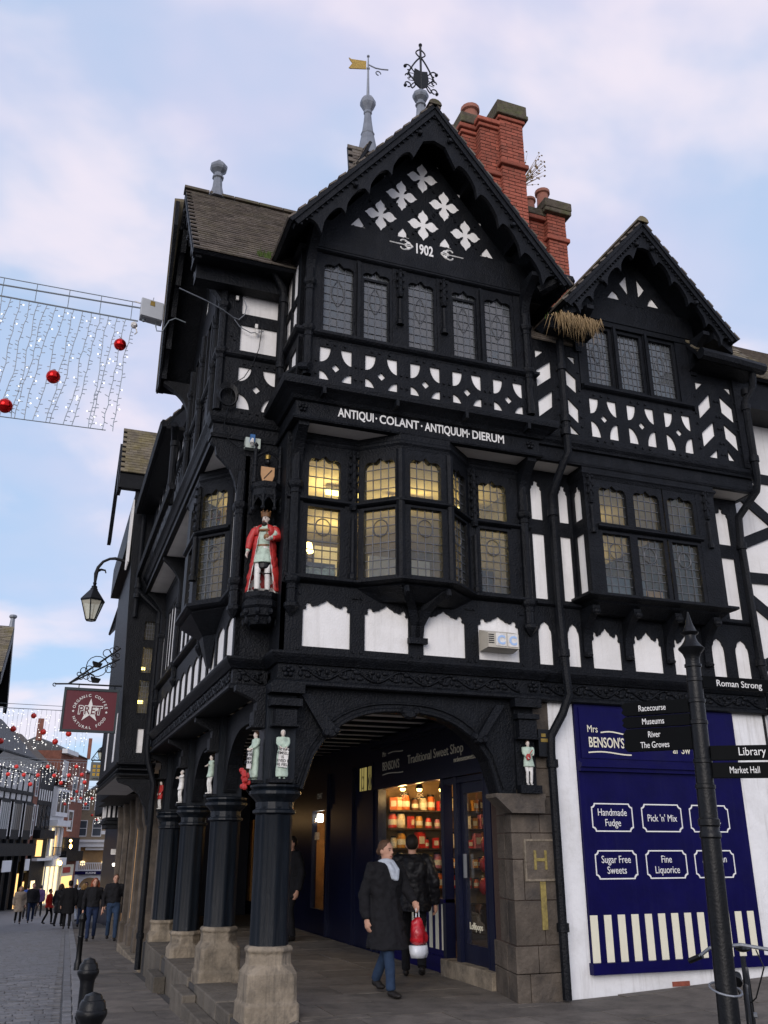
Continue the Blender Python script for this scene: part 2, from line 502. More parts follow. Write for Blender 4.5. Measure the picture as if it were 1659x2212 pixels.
def mould(z0, z1, w0, d):
    """a small classical moulding profile between two heights projecting by d"""
    h = z1 - z0
    return [(w0, z0), (w0 + d * .35, z0 + h * .02), (w0 + d * .45, z0 + h * .25), (w0 + d * .8, z0 + h * .42), (w0 + d, z0 + h * .6), (w0 + d, z0 + h * .88), (w0 + d * .7, z0 + h), (w0, z0 + h)]
OGEE = [(0, 0), (.03, .35), (.10, .58), (.19, .62), (.27, .55), (.31, .50), (.36, .55), (.43, .78), (.5, 1.0)]
WAVE = [(0, 0), (.08, .30), (.18, .42), (.28, .34), (.34, .32), (.40, .55), (.46, .85), (.5, 1.0)]
def opening(u0, u1, z0, z1, head=None, h=0.09):
    p = [(u0, z0), (u1, z0)]
    if not head: return p + [(u1, z1), (u0, z1)]
    w = u1 - u0
    half = [(t * w, z1 - h + q * h) for t, q in head]
    return p + [(u1 - a, b) for a, b in half] + [(u0 + a, b) for a, b in half[-2::-1]]
PANE = unit_mesh('pane', 'glass')
PANEG = unit_mesh('pane', 'glassgrey')
def light(parent, fr, u0, u1, z0, z1, cols, rows, head=None, h=.09, w=0.0, fw=.045, top=.06, bot=.04, mesh=None, motif=None, cas=False, depth=.09):
    mesh = mesh or PANE
    o = MB(fr).plate([(u0 - fw, z0 - bot), (u1 + fw, z0 - bot), (u1 + fw, z1 + top), (u0 - fw, z1 + top)], [opening(u0, u1, z0, z1, head, h)], w - depth, w).build('window', 'black', parent)
    a, b = Vector(fr(0, 0, 0)), Vector(fr(1, 0, 0))
    ang = math.atan2(b.y - a.y, b.x - a.x)
    pw, ph = (u1 - u0) / cols, (z1 - z0) / rows
    lead = MB(fr)
    wp = w - depth * .6
    for i in range(cols):
        for j in range(rows):
            c = fr(u0 + (i + .5) * pw, z0 + (j + .5) * ph, wp)
            inst(mesh, 'pane', o, c, (RND.gauss(0, .022), 0, ang + RND.gauss(0, .022)), (pw * 1.01, .004, ph * 1.01))
    for i in range(1, cols): lead.box(u0 + i * pw - .005, u0 + i * pw + .005, z0, z1, wp, wp + .012)
    for j in range(1, rows): lead.box(u0, u1, z0 + j * ph - .005, z0 + j * ph + .005, wp, wp + .0125)
    um = (u0 + u1) / 2
    if motif == 'round':
        zc, r = z0 + (z1 - z0) * .72, min((u1 - u0) * .24, .095)
        lead.tube([(um + r * math.cos(t * math.pi / 9), zc + r * 1.15 * math.sin(t * math.pi / 9), wp + .012) for t in range(18)], .008, 4, True)
    if motif == 'vesica':
        zc, r, q = z0 + (z1 - z0) * .58, (u1 - u0) * .21, (z1 - z0) * .15
        pts = []
        for t in range(24):
            a_ = 2 * math.pi * t / 24
            pts.append((um + r * math.sin(a_) * (1 - .25 * abs(math.cos(a_)) ** 3), zc + q * math.cos(a_) * (1 + .25 * abs(math.cos(a_)) ** 8), wp + .012))
        lead.tube(pts, .007, 4, True)
    lead.build('leading', 'came', o)
    if cas:     # an inner casement frame with a bar near the top
        B('casement', 'black', o, fr, (u0 + .001, u1 - .001, z1 - h - .07, z1 - h - .035, w - depth * .5, w - .02), (u0 + .001, u0 + .025, z0 + .001, z1 - h - .07, w - depth * .5, w - .02), (u1 - .025, u1 - .001, z0 + .001, z1 - h - .07, w - depth * .5, w - .02))
    return o
def colonnette(parent, x, y, z0, z1, r, caps=(), name='colonnette', m='black', n=8, pend=True):
    prof = [(r * .2, z0 - .12), (r * .9, z0 - .07), (r * 1.5, z0 - .02), (r * 1.5, z0 + .02), (r, z0 + .04)] if pend else [(r, z0)]
    for zc in caps:
        prof += [(r, zc - .09), (r * 1.15, zc - .085), (r * 1.15, zc - .07), (r, zc - .065), (r * 1.05, zc - .03), (r * 1.45, zc), (r * 1.6, zc + .03), (r * 1.6, zc + .06), (r * 1.1, zc + .08), (r, zc + .085)]
    prof += [(r, z1)]
    return MB().lathe(prof, x, y, n, math.pi / n).build(name, m, parent)
def scallop(u0, u1, z0, zs, za):
    w = u1 - u0; h = za - zs
    half = [(0, 0), (.055, 0), (.07, .12), (.055, .3), (.075, .52), (.12, .62), (.165, .52), (.18, .33), (.22, .30), (.27, .42), (.32, .42), (.36, .60), (.43, .72), (.47, .86), (.5, 1)]
    pts = [(t * w, zs + q * h) for t, q in half]
    return [(u0, z0), (u1, z0)] + [(u1 - a, b) for a, b in pts] + [(u0 + a, b) for a, b in pts[-2::-1]]
def lancet(u0, u1, z0, zs, za, cusp=True):
    w = u1 - u0; h = za - zs
    half = [(0, 0), (.03, .3), (.1, .42), (.13, .45), (.16, .62), (.26, .78), (.40, .86), (.5, 1)] if cusp else [(0, 0), (.1, .5), (.3, .85), (.5, 1)]
    pts = [(t * w, zs + q * h) for t, q in half]
    return [(u0, z0), (u1, z0)] + [(u1 - a, b) for a, b in pts] + [(u0 + a, b) for a, b in pts[-2::-1]]
def quarters(u0, u1, z0, z1, a, b):
    """the four corner pieces and the middle lozenge of a cusped panel"""
    q = []
    q.append([(u0, z0)] + arc(u0, z0, a, 0, 90, 8, b))
    q.append([(u1, z0)] + arc(u1, z0, a, 90, 180, 8, b))
    q.append([(u1, z1)] + arc(u1, z1, a, 180, 270, 8, b))
    q.append([(u0, z1)] + arc(u0, z1, a, 270, 360, 8, b))
    c, d, k = (u0 + u1) / 2, (z0 + z1) / 2, .06
    q.append([(c - k * .95, d), (c, d - k), (c + k * .95, d), (c, d + k)])
    return q
def infill(name, parent, fr, shapes, w=-.03):
    for s in shapes:
        us = [p[0] for p in s]; zs = [p[1] for p in s]
        B(name, 'white', parent, fr, (min(us) - .012, max(us) + .012, min(zs) - .012, max(zs) + .012, w - .02, w))
def framed(name, parent, fr, outer, holes, w0=-.06, w1=0.0, iw=-.028):
    o = MB(fr).plate(outer, holes, w0, w1).build(name, 'black', parent)
    infill('plaster_panel', o, fr, holes, iw)
    return o
def rect(u0, u1, z0, z1): return [(u0, z0), (u1, z0), (u1, z1), (u0, z1)]
PEGS = MB()
def peg(fr, u, z, w=0.0, s=.013):
    a = PEGS.fr; PEGS.fr = fr; PEGS.box(u - s, u + s, z - s, z + s, w - .01, w + .018); PEGS.fr = a

BLD = thing('timber_framed_building', 'black and white half-timbered corner building dated 1902 with gables and arcade', 'building')
H_BAY = [(0.0, .5), (0.0, 0.0), (3.35, 0.0)]
P1 = [(-.41, 8.45), (-.41, .5), (0.0, .5), (0.0, 0.0), (3.35, 0.0), (3.35, .05), (6.9, .05), (6.9, 1.5)]
P2 = [(-.8, 8.45), (-.8, .5), (0.0, .5), (0.0, -.35), (3.35, -.35), (3.35, -.3), (6.95, -.3), (6.95, 1.5)]

# ---- carved bressummer above the arcade
sweep('carved_beam', P1, [(-.35, 3.30), (.03, 3.30), (.05, 3.315), (.05, 3.345), (.03, 3.36), (.035, 3.375), (0, 3.38), (0, 3.545), (.03, 3.55), (.045, 3.57), (.07, 3.60), (.085, 3.62), (.10, 3.65), (.10, 3.675), (.03, 3.69), (0, 3.70), (-.35, 3.70)], 'black', BLD)
def vine(fr, u0, u1, z0=3.385, z1=3.54, step=.30):
    mb = MB(fr)
    n = max(1, round((u1 - u0) / step)); st = (u1 - u0) / n
    zc, hh = (z0 + z1) / 2, (z1 - z0) / 2
    for k in range(n):
        a = u0 + k * st; sg = 1 if k % 2 == 0 else -1
        # stem crossing the band and a curling scroll in each bay
        mb.tube([(a + t / 8 * st, zc + sg * hh * .86 * math.cos(math.pi * t / 8), .006) for t in range(9)], .018, 4)
        pts = []
        for t in range(11):
            r = hh * (.72 - .055 * t); an = sg * (-.4 + t * .52)
            pts.append((a + st * .62 + r * math.cos(an), zc - sg * hh * .12 + r * math.sin(an), .008))
        mb.tube(pts, [.018 - .0008 * t for t in range(11)], 4)
        for du, dz, ru, rz in ((.22, .45, .05, .022), (.35, -.5, .045, .02), (.80, .5, .05, .02), (.62, 0, .018, .018), (.08, -.25, .03, .03)):
            mb.ball((a + st * du, zc + sg * hh * dz, .004), (ru, rz * 1.3, .026), 6, 4)
    return mb
vine(FR, .24, 3.05).build('carved_vine', 'black', BLD, smooth=True)
vine(FRM(3.35, .05, 6.9, .05)[0], .02, 3.45).build('carved_vine', 'black', BLD, smooth=True)
vine(LF, .62, 8.4).build('carved_vine', 'black', BLD, smooth=True)
vine(FRM(-.41, .5, 0, .5)[0], .06, .36, step=.3).build('carved_vine', 'black', BLD, smooth=True)
def rose(parent, fr, u, z, r=.075, w=.0):
    mb = MB(fr)
    for k in range(5):
        a = 2 * math.pi * k / 5 + math.pi / 2
        mb.ball((u + r * .62 * math.cos(a), z + r * .62 * math.sin(a), w + .012), (r * .42, r * .42, .03), 7, 4)
    mb.ball((u, z, w + .02), (r * .3, r * .3, .035), 7, 4)
    return mb.build('carved_rose', 'black', parent, smooth=True)
for u in (.12, 3.24): rose(BLD, FR, u, 3.465); rose(BLD, FR, u - .03, 6.61, .06, .35)

# ---- first floor, front: panels under the windows
bay_panels = [(.27, .85), (1.03, 1.59), (1.78, 2.34), (2.52, 3.09)]
framed('panel_frame', BLD, FR, rect(.001, 3.349, 3.70, 4.5), [scallop(a, b, 3.76, 4.20, 4.33) for a, b in bay_panels])
for a, b in bay_panels:
    for du in (-.05, -.10): peg(FR, a + du, 4.38); peg(FR, b - du * .6, 4.38)
    peg(FR, a - .05, 3.73); peg(FR, b + .04, 3.73)
BAYP = [(0.02, 0.0), (.93, 0.0), (1.36, -.37), (2.02, -.37), (2.45, 0.0), (3.35, 0.0)]
sweep('window_sill', BAYP, mould(4.49, 4.60, -.1, .18), 'black', BLD)
sweep('transom', BAYP, mould(5.51, 5.60, -.08, .12), 'black', BLD)
sweep('window_head', BAYP, [(-.15, 6.25), (-.002, 6.25), (.01, 6.30), (.03, 6.33), (.03, 6.36), (.015, 6.38), (.015, 6.455), (-.15, 6.455)], 'black', BLD)
LIT = PANE
for u0, u1 in ((.29, .70), (2.60, 3.0)):
    light(BLD, FR, u0, u1, 5.62, 6.17, 4, 4, OGEE, .11, 0, .06, .08, .02)
    light(BLD, FR, u0, u1, 4.63, 5.48, 4, 8, None, 0, 0, .06, .03, .03, motif='round')
for (xa, ya), (xb, yb) in zip(BAYP[1:4], BAYP[2:5]):
    f, l = FRM(xa, ya, xb, yb)
    c = l / 2
    light(BLD, f, c - .205, c + .205, 5.63, 6.17, 4, 4, OGEE, .11, 0, c - .205, .08, .02)
    light(BLD, f, c - .205, c + .205, 4.63, 5.49, 4, 8, None, 0, 0, c - .205, .03, .03, motif='round')
for x, y in ((1.36, -.37), (2.02, -.37)):
    MB().lathe([(.055, 4.6), (.055, 6.25)], x, y + .02, 8).build('bay_post', 'black', BLD)
# wall posts and carved shafts between the lights
for i, (a, b) in enumerate(((.001, .23), (.76, .93), (2.45, 2.54), (3.06, 3.349))):
    B('post', 'black', BLD, FR, (a, b, 4.60, 6.25, -.12, -.004 - .002 * i))
def crocket_shaft(parent, x, y, z0, z1, r=.032):
    mb = MB().lathe([(r * 1.6, z0), (r * 1.6, z0 + .06), (r, z0 + .09), (r, z0 + .9 * (z1 - z0) * .5)], x, y, 8)
    zc = z0 + (z1 - z0) * .55
    mb.lathe([(r * 1.2, zc - .05), (r * 1.7, zc), (r * 1.2, zc + .03), (r, z1 - .02), (r * .4, z1)], x, y, 6)
    k = 0
    zz = zc + .10
    while zz < z1 - .03:
        for s_ in (-1, 1):
            mb.ball((x + s_ * r * 1.35, y - .012, zz), (.022, .022, .028), 6, 4)
        mb.ball((x, y - r, zz + .03), (.014, .014, .02), 6, 4)
        zz += .115
    return mb.build('crocketed_shaft', 'black', parent)
for x in (.86, 2.52): crocket_shaft(BLD, x, -.02, 4.6, 6.3)
for x in (.12, 3.245): colonnette(BLD, x, -.02, 4.22, 6.2, .062, (4.5, 5.70))
def bracket(parent, fr_, w0, w1, z0, z1, t, name='bracket', m='black', bul=.35):
    """curved console in the plane across the wall: from the wall low down out to the jetty. fr_(across, z, w)"""
    pts = [(w0, z0)]
    for k in range(0, 11):
        s_ = k / 10
        pts.append((lerp(w0 + .04, w1 - .02, s_ ** 2.2), lerp(z0, z1 - .07, s_ ** .75)))
    pts += [(w1, z1 - .06), (w1, z1), (w0, z1)]
    mb = MB(lambda a, b, c: fr_(c, b, a))
    mb.plate(pts, (), -t, t)
    o = mb.build(name, m, parent)
    return o
for x in (.12, 3.245):
    bracket(BLD, (lambda xx: (lambda a, z, w: (xx + a, -w, z)))(x), -.02, .33, 5.78, 6.455, .065)
# bracket under the bay: forked corbel
for s_ in (-1, 1):
    mb = MB()
    base = Vector((1.69, 0, 3.95))
    tip = Vector((1.69 + s_ * .27, -.34, 4.48))
    pts = [Vector((1.69 + s_ * .02, -.03, 3.93)), Vector((1.69 + s_ * .03, -.05, 4.1)), Vector((1.69 + s_ * .10, -.13, 4.27)), Vector((1.69 + s_ * .2, -.25, 4.39)), Vector((1.69 + s_ * .27, -.34, 4.46))]
    rings = []
    for k, p in enumerate(pts):
        w_, d_ = .055, lerp(.05, .14, k / 4)
        rings.append([(p.x - w_, p.y, p.z), (p.x + w_, p.y, p.z), (p.x + w_, p.y + .02, p.z + d_), (p.x - w_, p.y + .02, p.z + d_)])
    mb.loft(rings)
    mb.tube([(tip.x, tip.y - .01, 4.40), (tip.x, tip.y - .05, 4.42), (tip.x, tip.y - .03, 4.48)], .035, 6)
    mb.plate([(1.69 - .11, 3.9), (1.69 + .11, 3.9), (1.69 + .10, 3.96), (1.69 - .10, 3.96)], (), 0, .06) if False else None
    mb.build('bay_bracket', 'black', BLD)
MB(FR).box(1.57, 1.81, 3.88, 3.95, 0, .07).build('bay_corbel', 'black', BLD)
mb = MB()
mb.loft([[(.93, 0, 4.495), (1.36, -.37, 4.495), (2.02, -.37, 4.495), (2.45, 0, 4.495)], [(1.2, 0, 4.36), (1.48, -.16, 4.36), (1.9, -.16, 4.36), (2.2, 0, 4.36)]]).build('bay_underside', 'black', BLD)

# ---- jetty soffits
MB().poly([(0, -.36, 6.46), (3.35, -.36, 6.46), (3.35, .3, 6.46), (0, .3, 6.46)]).poly([(3.35, -.31, 6.46), (6.95, -.31, 6.46), (6.95, .3, 6.46), (3.35, .3, 6.46)]).poly([(-.8, .5, 6.46), (-.3, .5, 6.46), (-.3, 8.45, 6.46), (-.8, 8.45, 6.46)]).build('jetty_soffit', 'soffit', BLD)

# ---- inscription beam and ledge of the main gable
P2F = [(0.0, .5), (0.0, -.35), (3.35, -.35), (3.35, -.1)]
sweep('inscription_beam', P2F, [(-.06, 6.45), (.03, 6.45), (.04, 6.47), (.03, 6.50), (0, 6.51), (0, 6.70), (.04, 6.71), (.07, 6.75), (.14, 6.80), (.2, 6.83), (.21, 6.88), (.21, 6.93), (.15, 6.945), (-.06, 6.945)], 'black', BLD)
text('ANTIQUI', .165, 'lettering', BLD, (.54, -.352, 6.57), (1, 0, 0), (0, 0, 1), sx=.70, bold=.003)
text('COLANT', .165, 'lettering', BLD, (1.08, -.352, 6.57), (1, 0, 0), (0, 0, 1), sx=.80, bold=.003)
text('ANTIQUUM', .165, 'lettering', BLD, (1.70, -.352, 6.57), (1, 0, 0), (0, 0, 1), sx=.69, bold=.003)
text('DIERUM', .165, 'lettering', BLD, (2.36, -.352, 6.57), (1, 0, 0), (0, 0, 1), sx=.80, bold=.003)
for u in (1.04, 1.655, 2.32): MB(FR).plate([(u - .013, 6.625), (u, 6.608), (u + .013, 6.625), (u, 6.642)], (), .35, .354).build('lettering', 'lettering', BLD)
for u in (.3, 1.25, 2.2, 3.1): B('gutter_bracket', 'black', BLD, FR, (u - .02, u + .02, 6.74, 6.83, .42, .57))

# ---- upper storey of the main bay
qb = [(.285, .71), (.89, 1.33), (1.51, 1.93), (2.11, 2.53), (2.71, 3.15)]
FU = lambda u, z, w: (u, -.35 - w, z)
edges = [.0, .80, 1.42, 2.02, 2.62, 3.35]
for k, (a, b) in enumerate(qb):
    framed('quatrefoil_panel', BLD, FU, rect(edges[k] + .0005, edges[k + 1] - .0005, 6.94, 7.60), quarters(a, b, 6.93 if False else 6.955, 7.52, .145, .225))
    for du in (.09, .19, .33): peg(FU, a + du, 7.565)
    for zz in (7.02, 7.12, 7.30): peg(FU, a - .05, zz); peg(FU, b + .05, zz)
sweep('window_sill', P2F, mould(7.60, 7.74, -.05, .11), 'black', BLD)
lx = [(.32, .72), (.85, 1.23), (1.50, 1.87), (2.14, 2.51), (2.64, 3.05)]
for k, (a, b) in enumerate(lx):
    light(BLD, FU, a, b, 7.76, 8.83, 4, 9, WAVE, .09, -.01, .04, .10, .03, PANEG, 'vesica', cas=k in (1, 3))
for i, (a, b) in enumerate(((.001, .28), (.76, .81), (1.27, 1.46), (1.91, 2.10), (2.55, 2.60), (3.09, 3.349))):
    B('post', 'black', BLD, FU, (a, b, 7.74, 8.93, -.14, .0 + .0015 * (i % 2)))
for u in (.785, 2.575): B('mullion', 'black', BLD, FU, (u - .022, u + .022, 7.741, 8.88, 0.002, .035))
for x in (1.365, 2.005): crocket_shaft(BLD, x, -.37, 8.05, 8.92)
for x in (.12, 3.25):
    colonnette(BLD, x, -.375, 7.06, 8.62, .055, (7.69, 8.38), pend=False)
    bracket(BLD, (lambda xx: (lambda a, z, w: (xx + a, -.35 - w, z)))(x), -.02, .40, 8.45, 9.1, .06)
sweep('head_moulding', P2F, mould(8.90, 8.99, -.06, .10), 'black', BLD)
# ---- gable: tie beam and lattice of quatrefoils
GC, GH, GE, GA = 1.72, 1.92, 9.02, 11.45       # centre, half width, eaves and apex of the verge
SL = (GA - GE) / GH
def foil(c, d, s=1.0):
    half = [(.034, .034), (.05, .075), (.078, .105), (.086, .145), (.06, .185), (.026, .212), (0, .255)]
    pts = []
    for r in range(4):
        seg = [(-half[0][0], half[0][1])] + [(-a, b) for a, b in half[1:-1]] + [half[-1]] + [(a, b) for a, b in half[-2:0:-1]]
        an = -math.pi / 2 * r
        for a, b in seg:
            k = .8 if r % 2 else 1.0
            x, y = a * math.cos(an) - b * math.sin(an), a * math.sin(an) + b * math.cos(an)
            pts.append((c + x * .92 * s, d + y * s))
    return pts
foils = [foil(c - .03, d, 1.04) for c, d in ((1.76, 10.59), (1.44, 10.19), (1.13, 9.77), (2.09, 10.19), (1.76, 9.77), (2.41, 9.77))]
tris = [[(c - .115 - .03, 9.48), (c + .10 - .03, 9.48), (c - .03, 9.635)] for c in (.81, 1.455, 2.09, 2.74)]
framed('gable_tympanum', BLD, FU, [(.02, 8.98), (3.42, 8.98), (3.42, 9.0), (GC + .03, 11.12), (GC - .03, 11.12), (.02, 9.0)], foils + tris, -.06, .0, -.009)
B('tie_beam', 'black', BLD, FU, (.1, 3.34, 8.985, 9.44, .001, .045))
for c, d in ((1.76, 10.59), (1.44, 10.19), (1.13, 9.77), (2.09, 10.19), (1.76, 9.77), (2.41, 9.77)):
    for k in range(4):
        for r_ in (.19, .27): peg(FU, c - .03 + r_ * math.cos(math.pi / 4 + k * math.pi / 2) * .82, d + r_ * math.sin(math.pi / 4 + k * math.pi / 2))
for k in range(18): peg(FU, .7 + k * .125, 9.46, .0)
text('1902', .225, 'lettering', BLD, (1.575, -.396, 9.235), (1, 0, 0), (0, 0, 1), sx=.62, bold=.006)
for s_ in (-1, 1):
    mb = MB(FU)
    c0 = 1.76 + s_ * .21
    for sy in (-1, 1):
        mb.tube([(c0 + s_ * t * .013, 9.32 + sy * .012 * t + (.0 if t < 5 else -sy * (t - 5) * .010), .048) for t in range(10)], .011, 4)
        mb.tube([(c0 + s_ * (.13 + .05 * math.cos(t)), 9.325 + sy * (.045 + .035 * math.sin(t)), .048) for t in [k * .5 for k in range(10)]], .011, 4)
        mb.ball((c0 + s_ * .06, 9.325 + sy * .04, .047), (.03, .022, .006), 6, 4)
    mb.ball((c0 + s_ * .2, 9.325, .047), (.05, .012, .006), 6, 4)
    mb.tube([(c0, 9.325, .048), (c0 + s_ * .34, 9.325, .048)], .009, 4)
    mb.build('carved_scroll', 'lettering', BLD)
def bargeboard(parent, fr, cu, hw, ze, za, y0, y1, cusps, width=.60, name='bargeboard', off=0.0):
    """a pair of cusped boards; fr(u, z, w), y0..y1 = w range"""
    sl = (za - ze) / hw
    for s_ in (-1, 1):
        top = [(cu + s_ * (hw + .06), ze - .06 * sl), (cu, za)]
        low = []
        L_ = len(cusps)
        for k in range(L_):
            d0 = cusps[k]                     # horizontal distance of the cusp from the centre
            zc = za - d0 * sl - width * .97
            d1 = cusps[k + 1] if k + 1 < L_ else hw + .02
            zc1 = za - d1 * sl - width * .97 if k + 1 < L_ else ze - .16
            for t in range(8):
                q = t / 8
                dd = lerp(d0, d1, q); zz = lerp(zc, zc1, q) + math.sin(math.pi * q) ** .6 * width * .30
                if t in (0,): low.append((cu + s_ * (dd - .015), zz - .03))
                low.append((cu + s_ * dd, zz))
            if k == L_ - 1: low.append((cu + s_ * d1, zc1))
        first = [(cu, za - width * 1.06), (cu + s_ * cusps[0] * .5, za - cusps[0] * .5 * sl - width * .80)]
        poly_ = [top[1], top[0]] + low[::-1] + first[::-1]
        o = MB(fr).plate(poly_, (), y0, y1).build(name, 'black', parent)
        # drip mould with small dentils along the upper edge
        mb = MB(fr)
        a, b = Vector(top[0]), Vector(top[1])
        n = 30
        nrm = Vector((-(b - a).y, (b - a).x)).normalized()
        if nrm.y > 0: nrm = -nrm
        mb.plate([(a.x, a.y), (b.x, b.y), (b.x, b.y - .10 / abs(nrm.y)), (a.x + nrm.x * .10, a.y + nrm.y * .10)], (), y1 - .001, y1 + .04)
        for k in range(n):
            p = a.lerp(b, (k + .5) / n) + nrm * .115
            mb.box(p.x - .013, p.x + .013, p.y - .014, p.y + .014, y1 - .005, y1 + .022)
        mb.build('drip_mould', 'black', o)
        for d_ in (.35, .82):
            p = a.lerp(b, d_) + nrm * .17
            MB(fr).ball((p.x, p.y, y1 + .03), (.04, .04, .04), 8, 5).build('carved_boss', 'black', o)
bargeboard(BLD, FR, GC, GH, GE, GA, .76, .82, [.33, .65, .97, 1.29, 1.6], .56)
# verge soffits and inner purlins
for s_ in (-1, 1):
    mb = MB()
    e = [(GC + s_ * (GH + .05), GE - .06), (GC, GA - .02)]
    mb.poly([(e[0][0], -.8, e[0][1]), (e[1][0], -.8, e[1][1]), (e[1][0], -.3, e[1][1]), (e[0][0], -.3, e[0][1])])
    mb.build('verge_soffit', 'black', BLD)
    for t in (.33, .67):
        x, z = lerp(e[0][0], e[1][0], t), lerp(e[0][1], e[1][1], t)
        B('purlin_end', 'black', BLD, XYZ, (x - .06, x + .06, -.755, -.36, z - .2, z - .08))

# ---- roofs
TILE = unit_mesh('tile', 'tile', (1, 1, 1))
TILEM = unit_mesh('tile', 'tilemoss', (1, 1, 1))
def slope(parent, P, along, up, length, height, tw=.165, th=.105, mesh=None, name='roof_slope', cols=None, rows=None, deckmat='tile', c0=0, jit=.004, under='black', tilt=.09):
    """one roof plane: P = eaves corner, unit vectors along the eaves and up the slope; tiles are pieces of it"""
    mesh = mesh or TILE
    along = Vector(along).normalized(); up = Vector(up).normalized(); nrm = along.cross(up)
    if nrm.z < 0: nrm = -nrm
    P = Vector(P)
    mb = MB()
    a, b, c, d = P, P + along * length, P + along * length + up * height, P + up * height
    mb.loft([[tuple(q - nrm * .05) for q in (a, b, c, d)], [tuple(q) for q in (a, b, c, d)]])
    deck = mb.build(name, under, parent)
    nr = int(height / th); nc = int(length / tw)
    base = Matrix((along, up, along.cross(up))).transposed()
    stuff = MB()
    cols = nc if cols is None else cols
    for j in range(nr):
        for i in range(-1, nc + 1):
            x0 = i * tw + (tw / 2 if j % 2 else 0); x1 = x0 + tw * .985
            x0, x1 = max(x0, 0.0), min(x1, length)
            if x1 - x0 < .03: continue
            sgn = 1 if along.cross(up).z > 0 else -1
            ctr = P + along * ((x0 + x1) / 2) + up * ((j + .62) * th + RND.uniform(-jit, jit)) + nrm * (.012 + RND.uniform(0, .004))
            if c0 <= i < cols:
                m3 = base @ Matrix.Rotation(-tilt * sgn + RND.gauss(0, .012), 3, 'X') @ Matrix.Rotation(RND.gauss(0, .01), 3, 'Z')
                inst(mesh, 'tile', deck, ctr, m3.to_euler(), (x1 - x0, th * 1.3, .022))
            elif j % 1 == 0 and i == cols:
                q0 = P + along * x0 + up * (j * th) + nrm * .016
                q1 = P + along * length + up * (j * th) + nrm * .016
                stuff.loft([[tuple(q0 - nrm * .02), tuple(q0), tuple(q0 + up * th - nrm * .014), tuple(q0 + up * th - nrm * .03)], [tuple(q1 - nrm * .02), tuple(q1), tuple(q1 + up * th - nrm * .014), tuple(q1 + up * th - nrm * .03)]])
    if stuff.v:
        tag(stuff.build('tiles', deckmat, deck), kind='stuff')
    return deck
hyp = math.hypot(GH + .1, (GH + .1) * SL)
ul = Vector((1, 0, SL)).normalized(); ur = Vector((-1, 0, SL)).normalized()
slope(BLD, (GC - GH - .1, -.88, GE - .1 * SL + .03), (0, 1, 0), ul, 6.5, hyp, cols=7)
slope(BLD, (GC + GH + .1, -.88, GE - .1 * SL + .03), (0, 1, 0), ur, 6.5, hyp, cols=3)
mb = MB()
for k in range(16):
    y = -.9 + k * .4
    mb.loft([[(GC + r * math.cos(a), yy, GA + .0 + r * math.sin(a) * .9 + (.012 if yy > y + .1 else 0)) for a in [math.pi * t / 6 for t in range(7)]] for r, yy in ((.10, y), (.10, y + .385))])
mb.build('ridge_tiles', 'capstone', BLD)
# ================================================================ right-hand part of the building
FV = lambda u, z, w: (u, -.3 - w, z)
FW = lambda u, z, w: (u, .05 - w, z)
lo = [lancet(3.40, 3.60, 3.77, 4.16, 4.34), lancet(3.83, 4.01, 3.77, 4.16, 4.34), scallop(4.19, 4.63, 3.77, 4.14, 4.33), scallop(4.83, 5.28, 3.77, 4.14, 4.33), scallop(5.47, 5.90, 3.77, 4.14, 4.33), lancet(6.11, 6.33, 3.77, 4.14, 4.33), lancet(6.51, 6.75, 3.77, 4.14, 4.33)]
framed('panel_frame', BLD, FW, rect(3.351, 6.899, 3.70, 4.55), lo)
RB = [(3.352, .05), (6.9, .05)]
sweep('wall_rail', RB, mould(4.50, 4.60, -.05, .09), 'black', BLD)
def finial_hole(u0, u1, z0, z1):
    w = u1 - u0; c = (u0 + u1) / 2
    return [(u0, z0), (u1, z0), (u1, z1 - .16), (u1 - .02, z1 - .13), (u1 - .015, z1 - .10), (c + .035, z1 - .09), (c + .03, z1 - .06), (c + .04, z1 - .035), (c + .012, z1 - .03), (c, z1), (c - .012, z1 - .03), (c - .04, z1 - .035), (c - .03, z1 - .06), (c - .035, z1 - .09), (u0 + .015, z1 - .10), (u0 + .02, z1 - .13), (u0, z1 - .16)]
framed('panel_frame', BLD, FW, rect(3.351, 4.10, 4.60, 6.455), [rect(3.40, 3.585, 4.63, 5.53), rect(3.83, 3.995, 4.63, 5.53), finial_hole(3.41, 3.585, 5.73, 6.32), finial_hole(3.84, 3.99, 5.73, 6.30)])
framed('panel_frame', BLD, FW, rect(6.10, 6.899, 4.60, 6.455), [rect(6.50, 6.735, 4.62, 5.53), finial_hole(6.48, 6.72, 5.73, 6.32)])
# oriel window
ORP = [(4.03, .06), (4.03, -.3), (6.18, -.3), (6.18, .06)]
sweep('oriel_sill', ORP, mould(4.56, 4.68, -.1, .20), 'black', BLD)
sweep('oriel_transom', [(4.19, -.3), (5.90, -.3)], mould(5.55, 5.64, -.07, .11), 'black', BLD)
sweep('oriel_head', ORP, [(-.06, 6.29), (.005, 6.29), (.02, 6.33), (.035, 6.35), (.035, 6.38), (.01, 6.40), (.01, 6.458), (-.06, 6.458)], 'black', BLD)
for a, b in ((4.26, 4.69), (4.81, 5.23), (5.37, 5.80)):
    light(BLD, FV, a, b, 5.67, 6.22, 4, 4, OGEE, .11, 0, .06, .08, .02, PANE)
    light(BLD, FV, a, b, 4.70, 5.52, 4, 7, None, 0, 0, .06, .03, .03, PANE, 'round')
for a, b in ((4.031, 4.20), (5.86, 6.179)): B('post', 'black', BLD, FV, (a, b, 4.68, 6.29, -.10, .004))
for x in (4.115, 6.02): crocket_shaft(BLD, x, -.315, 5.5, 6.36, .026)
fl, l_ = FRM(4.03, .05, 4.03, -.3)
framed('oriel_side', BLD, fl, rect(0, .35, 4.68, 6.29), [rect(.06, .27, 4.72, 5.52), finial_hole(.07, .26, 5.72, 6.25)], -.05, 0)
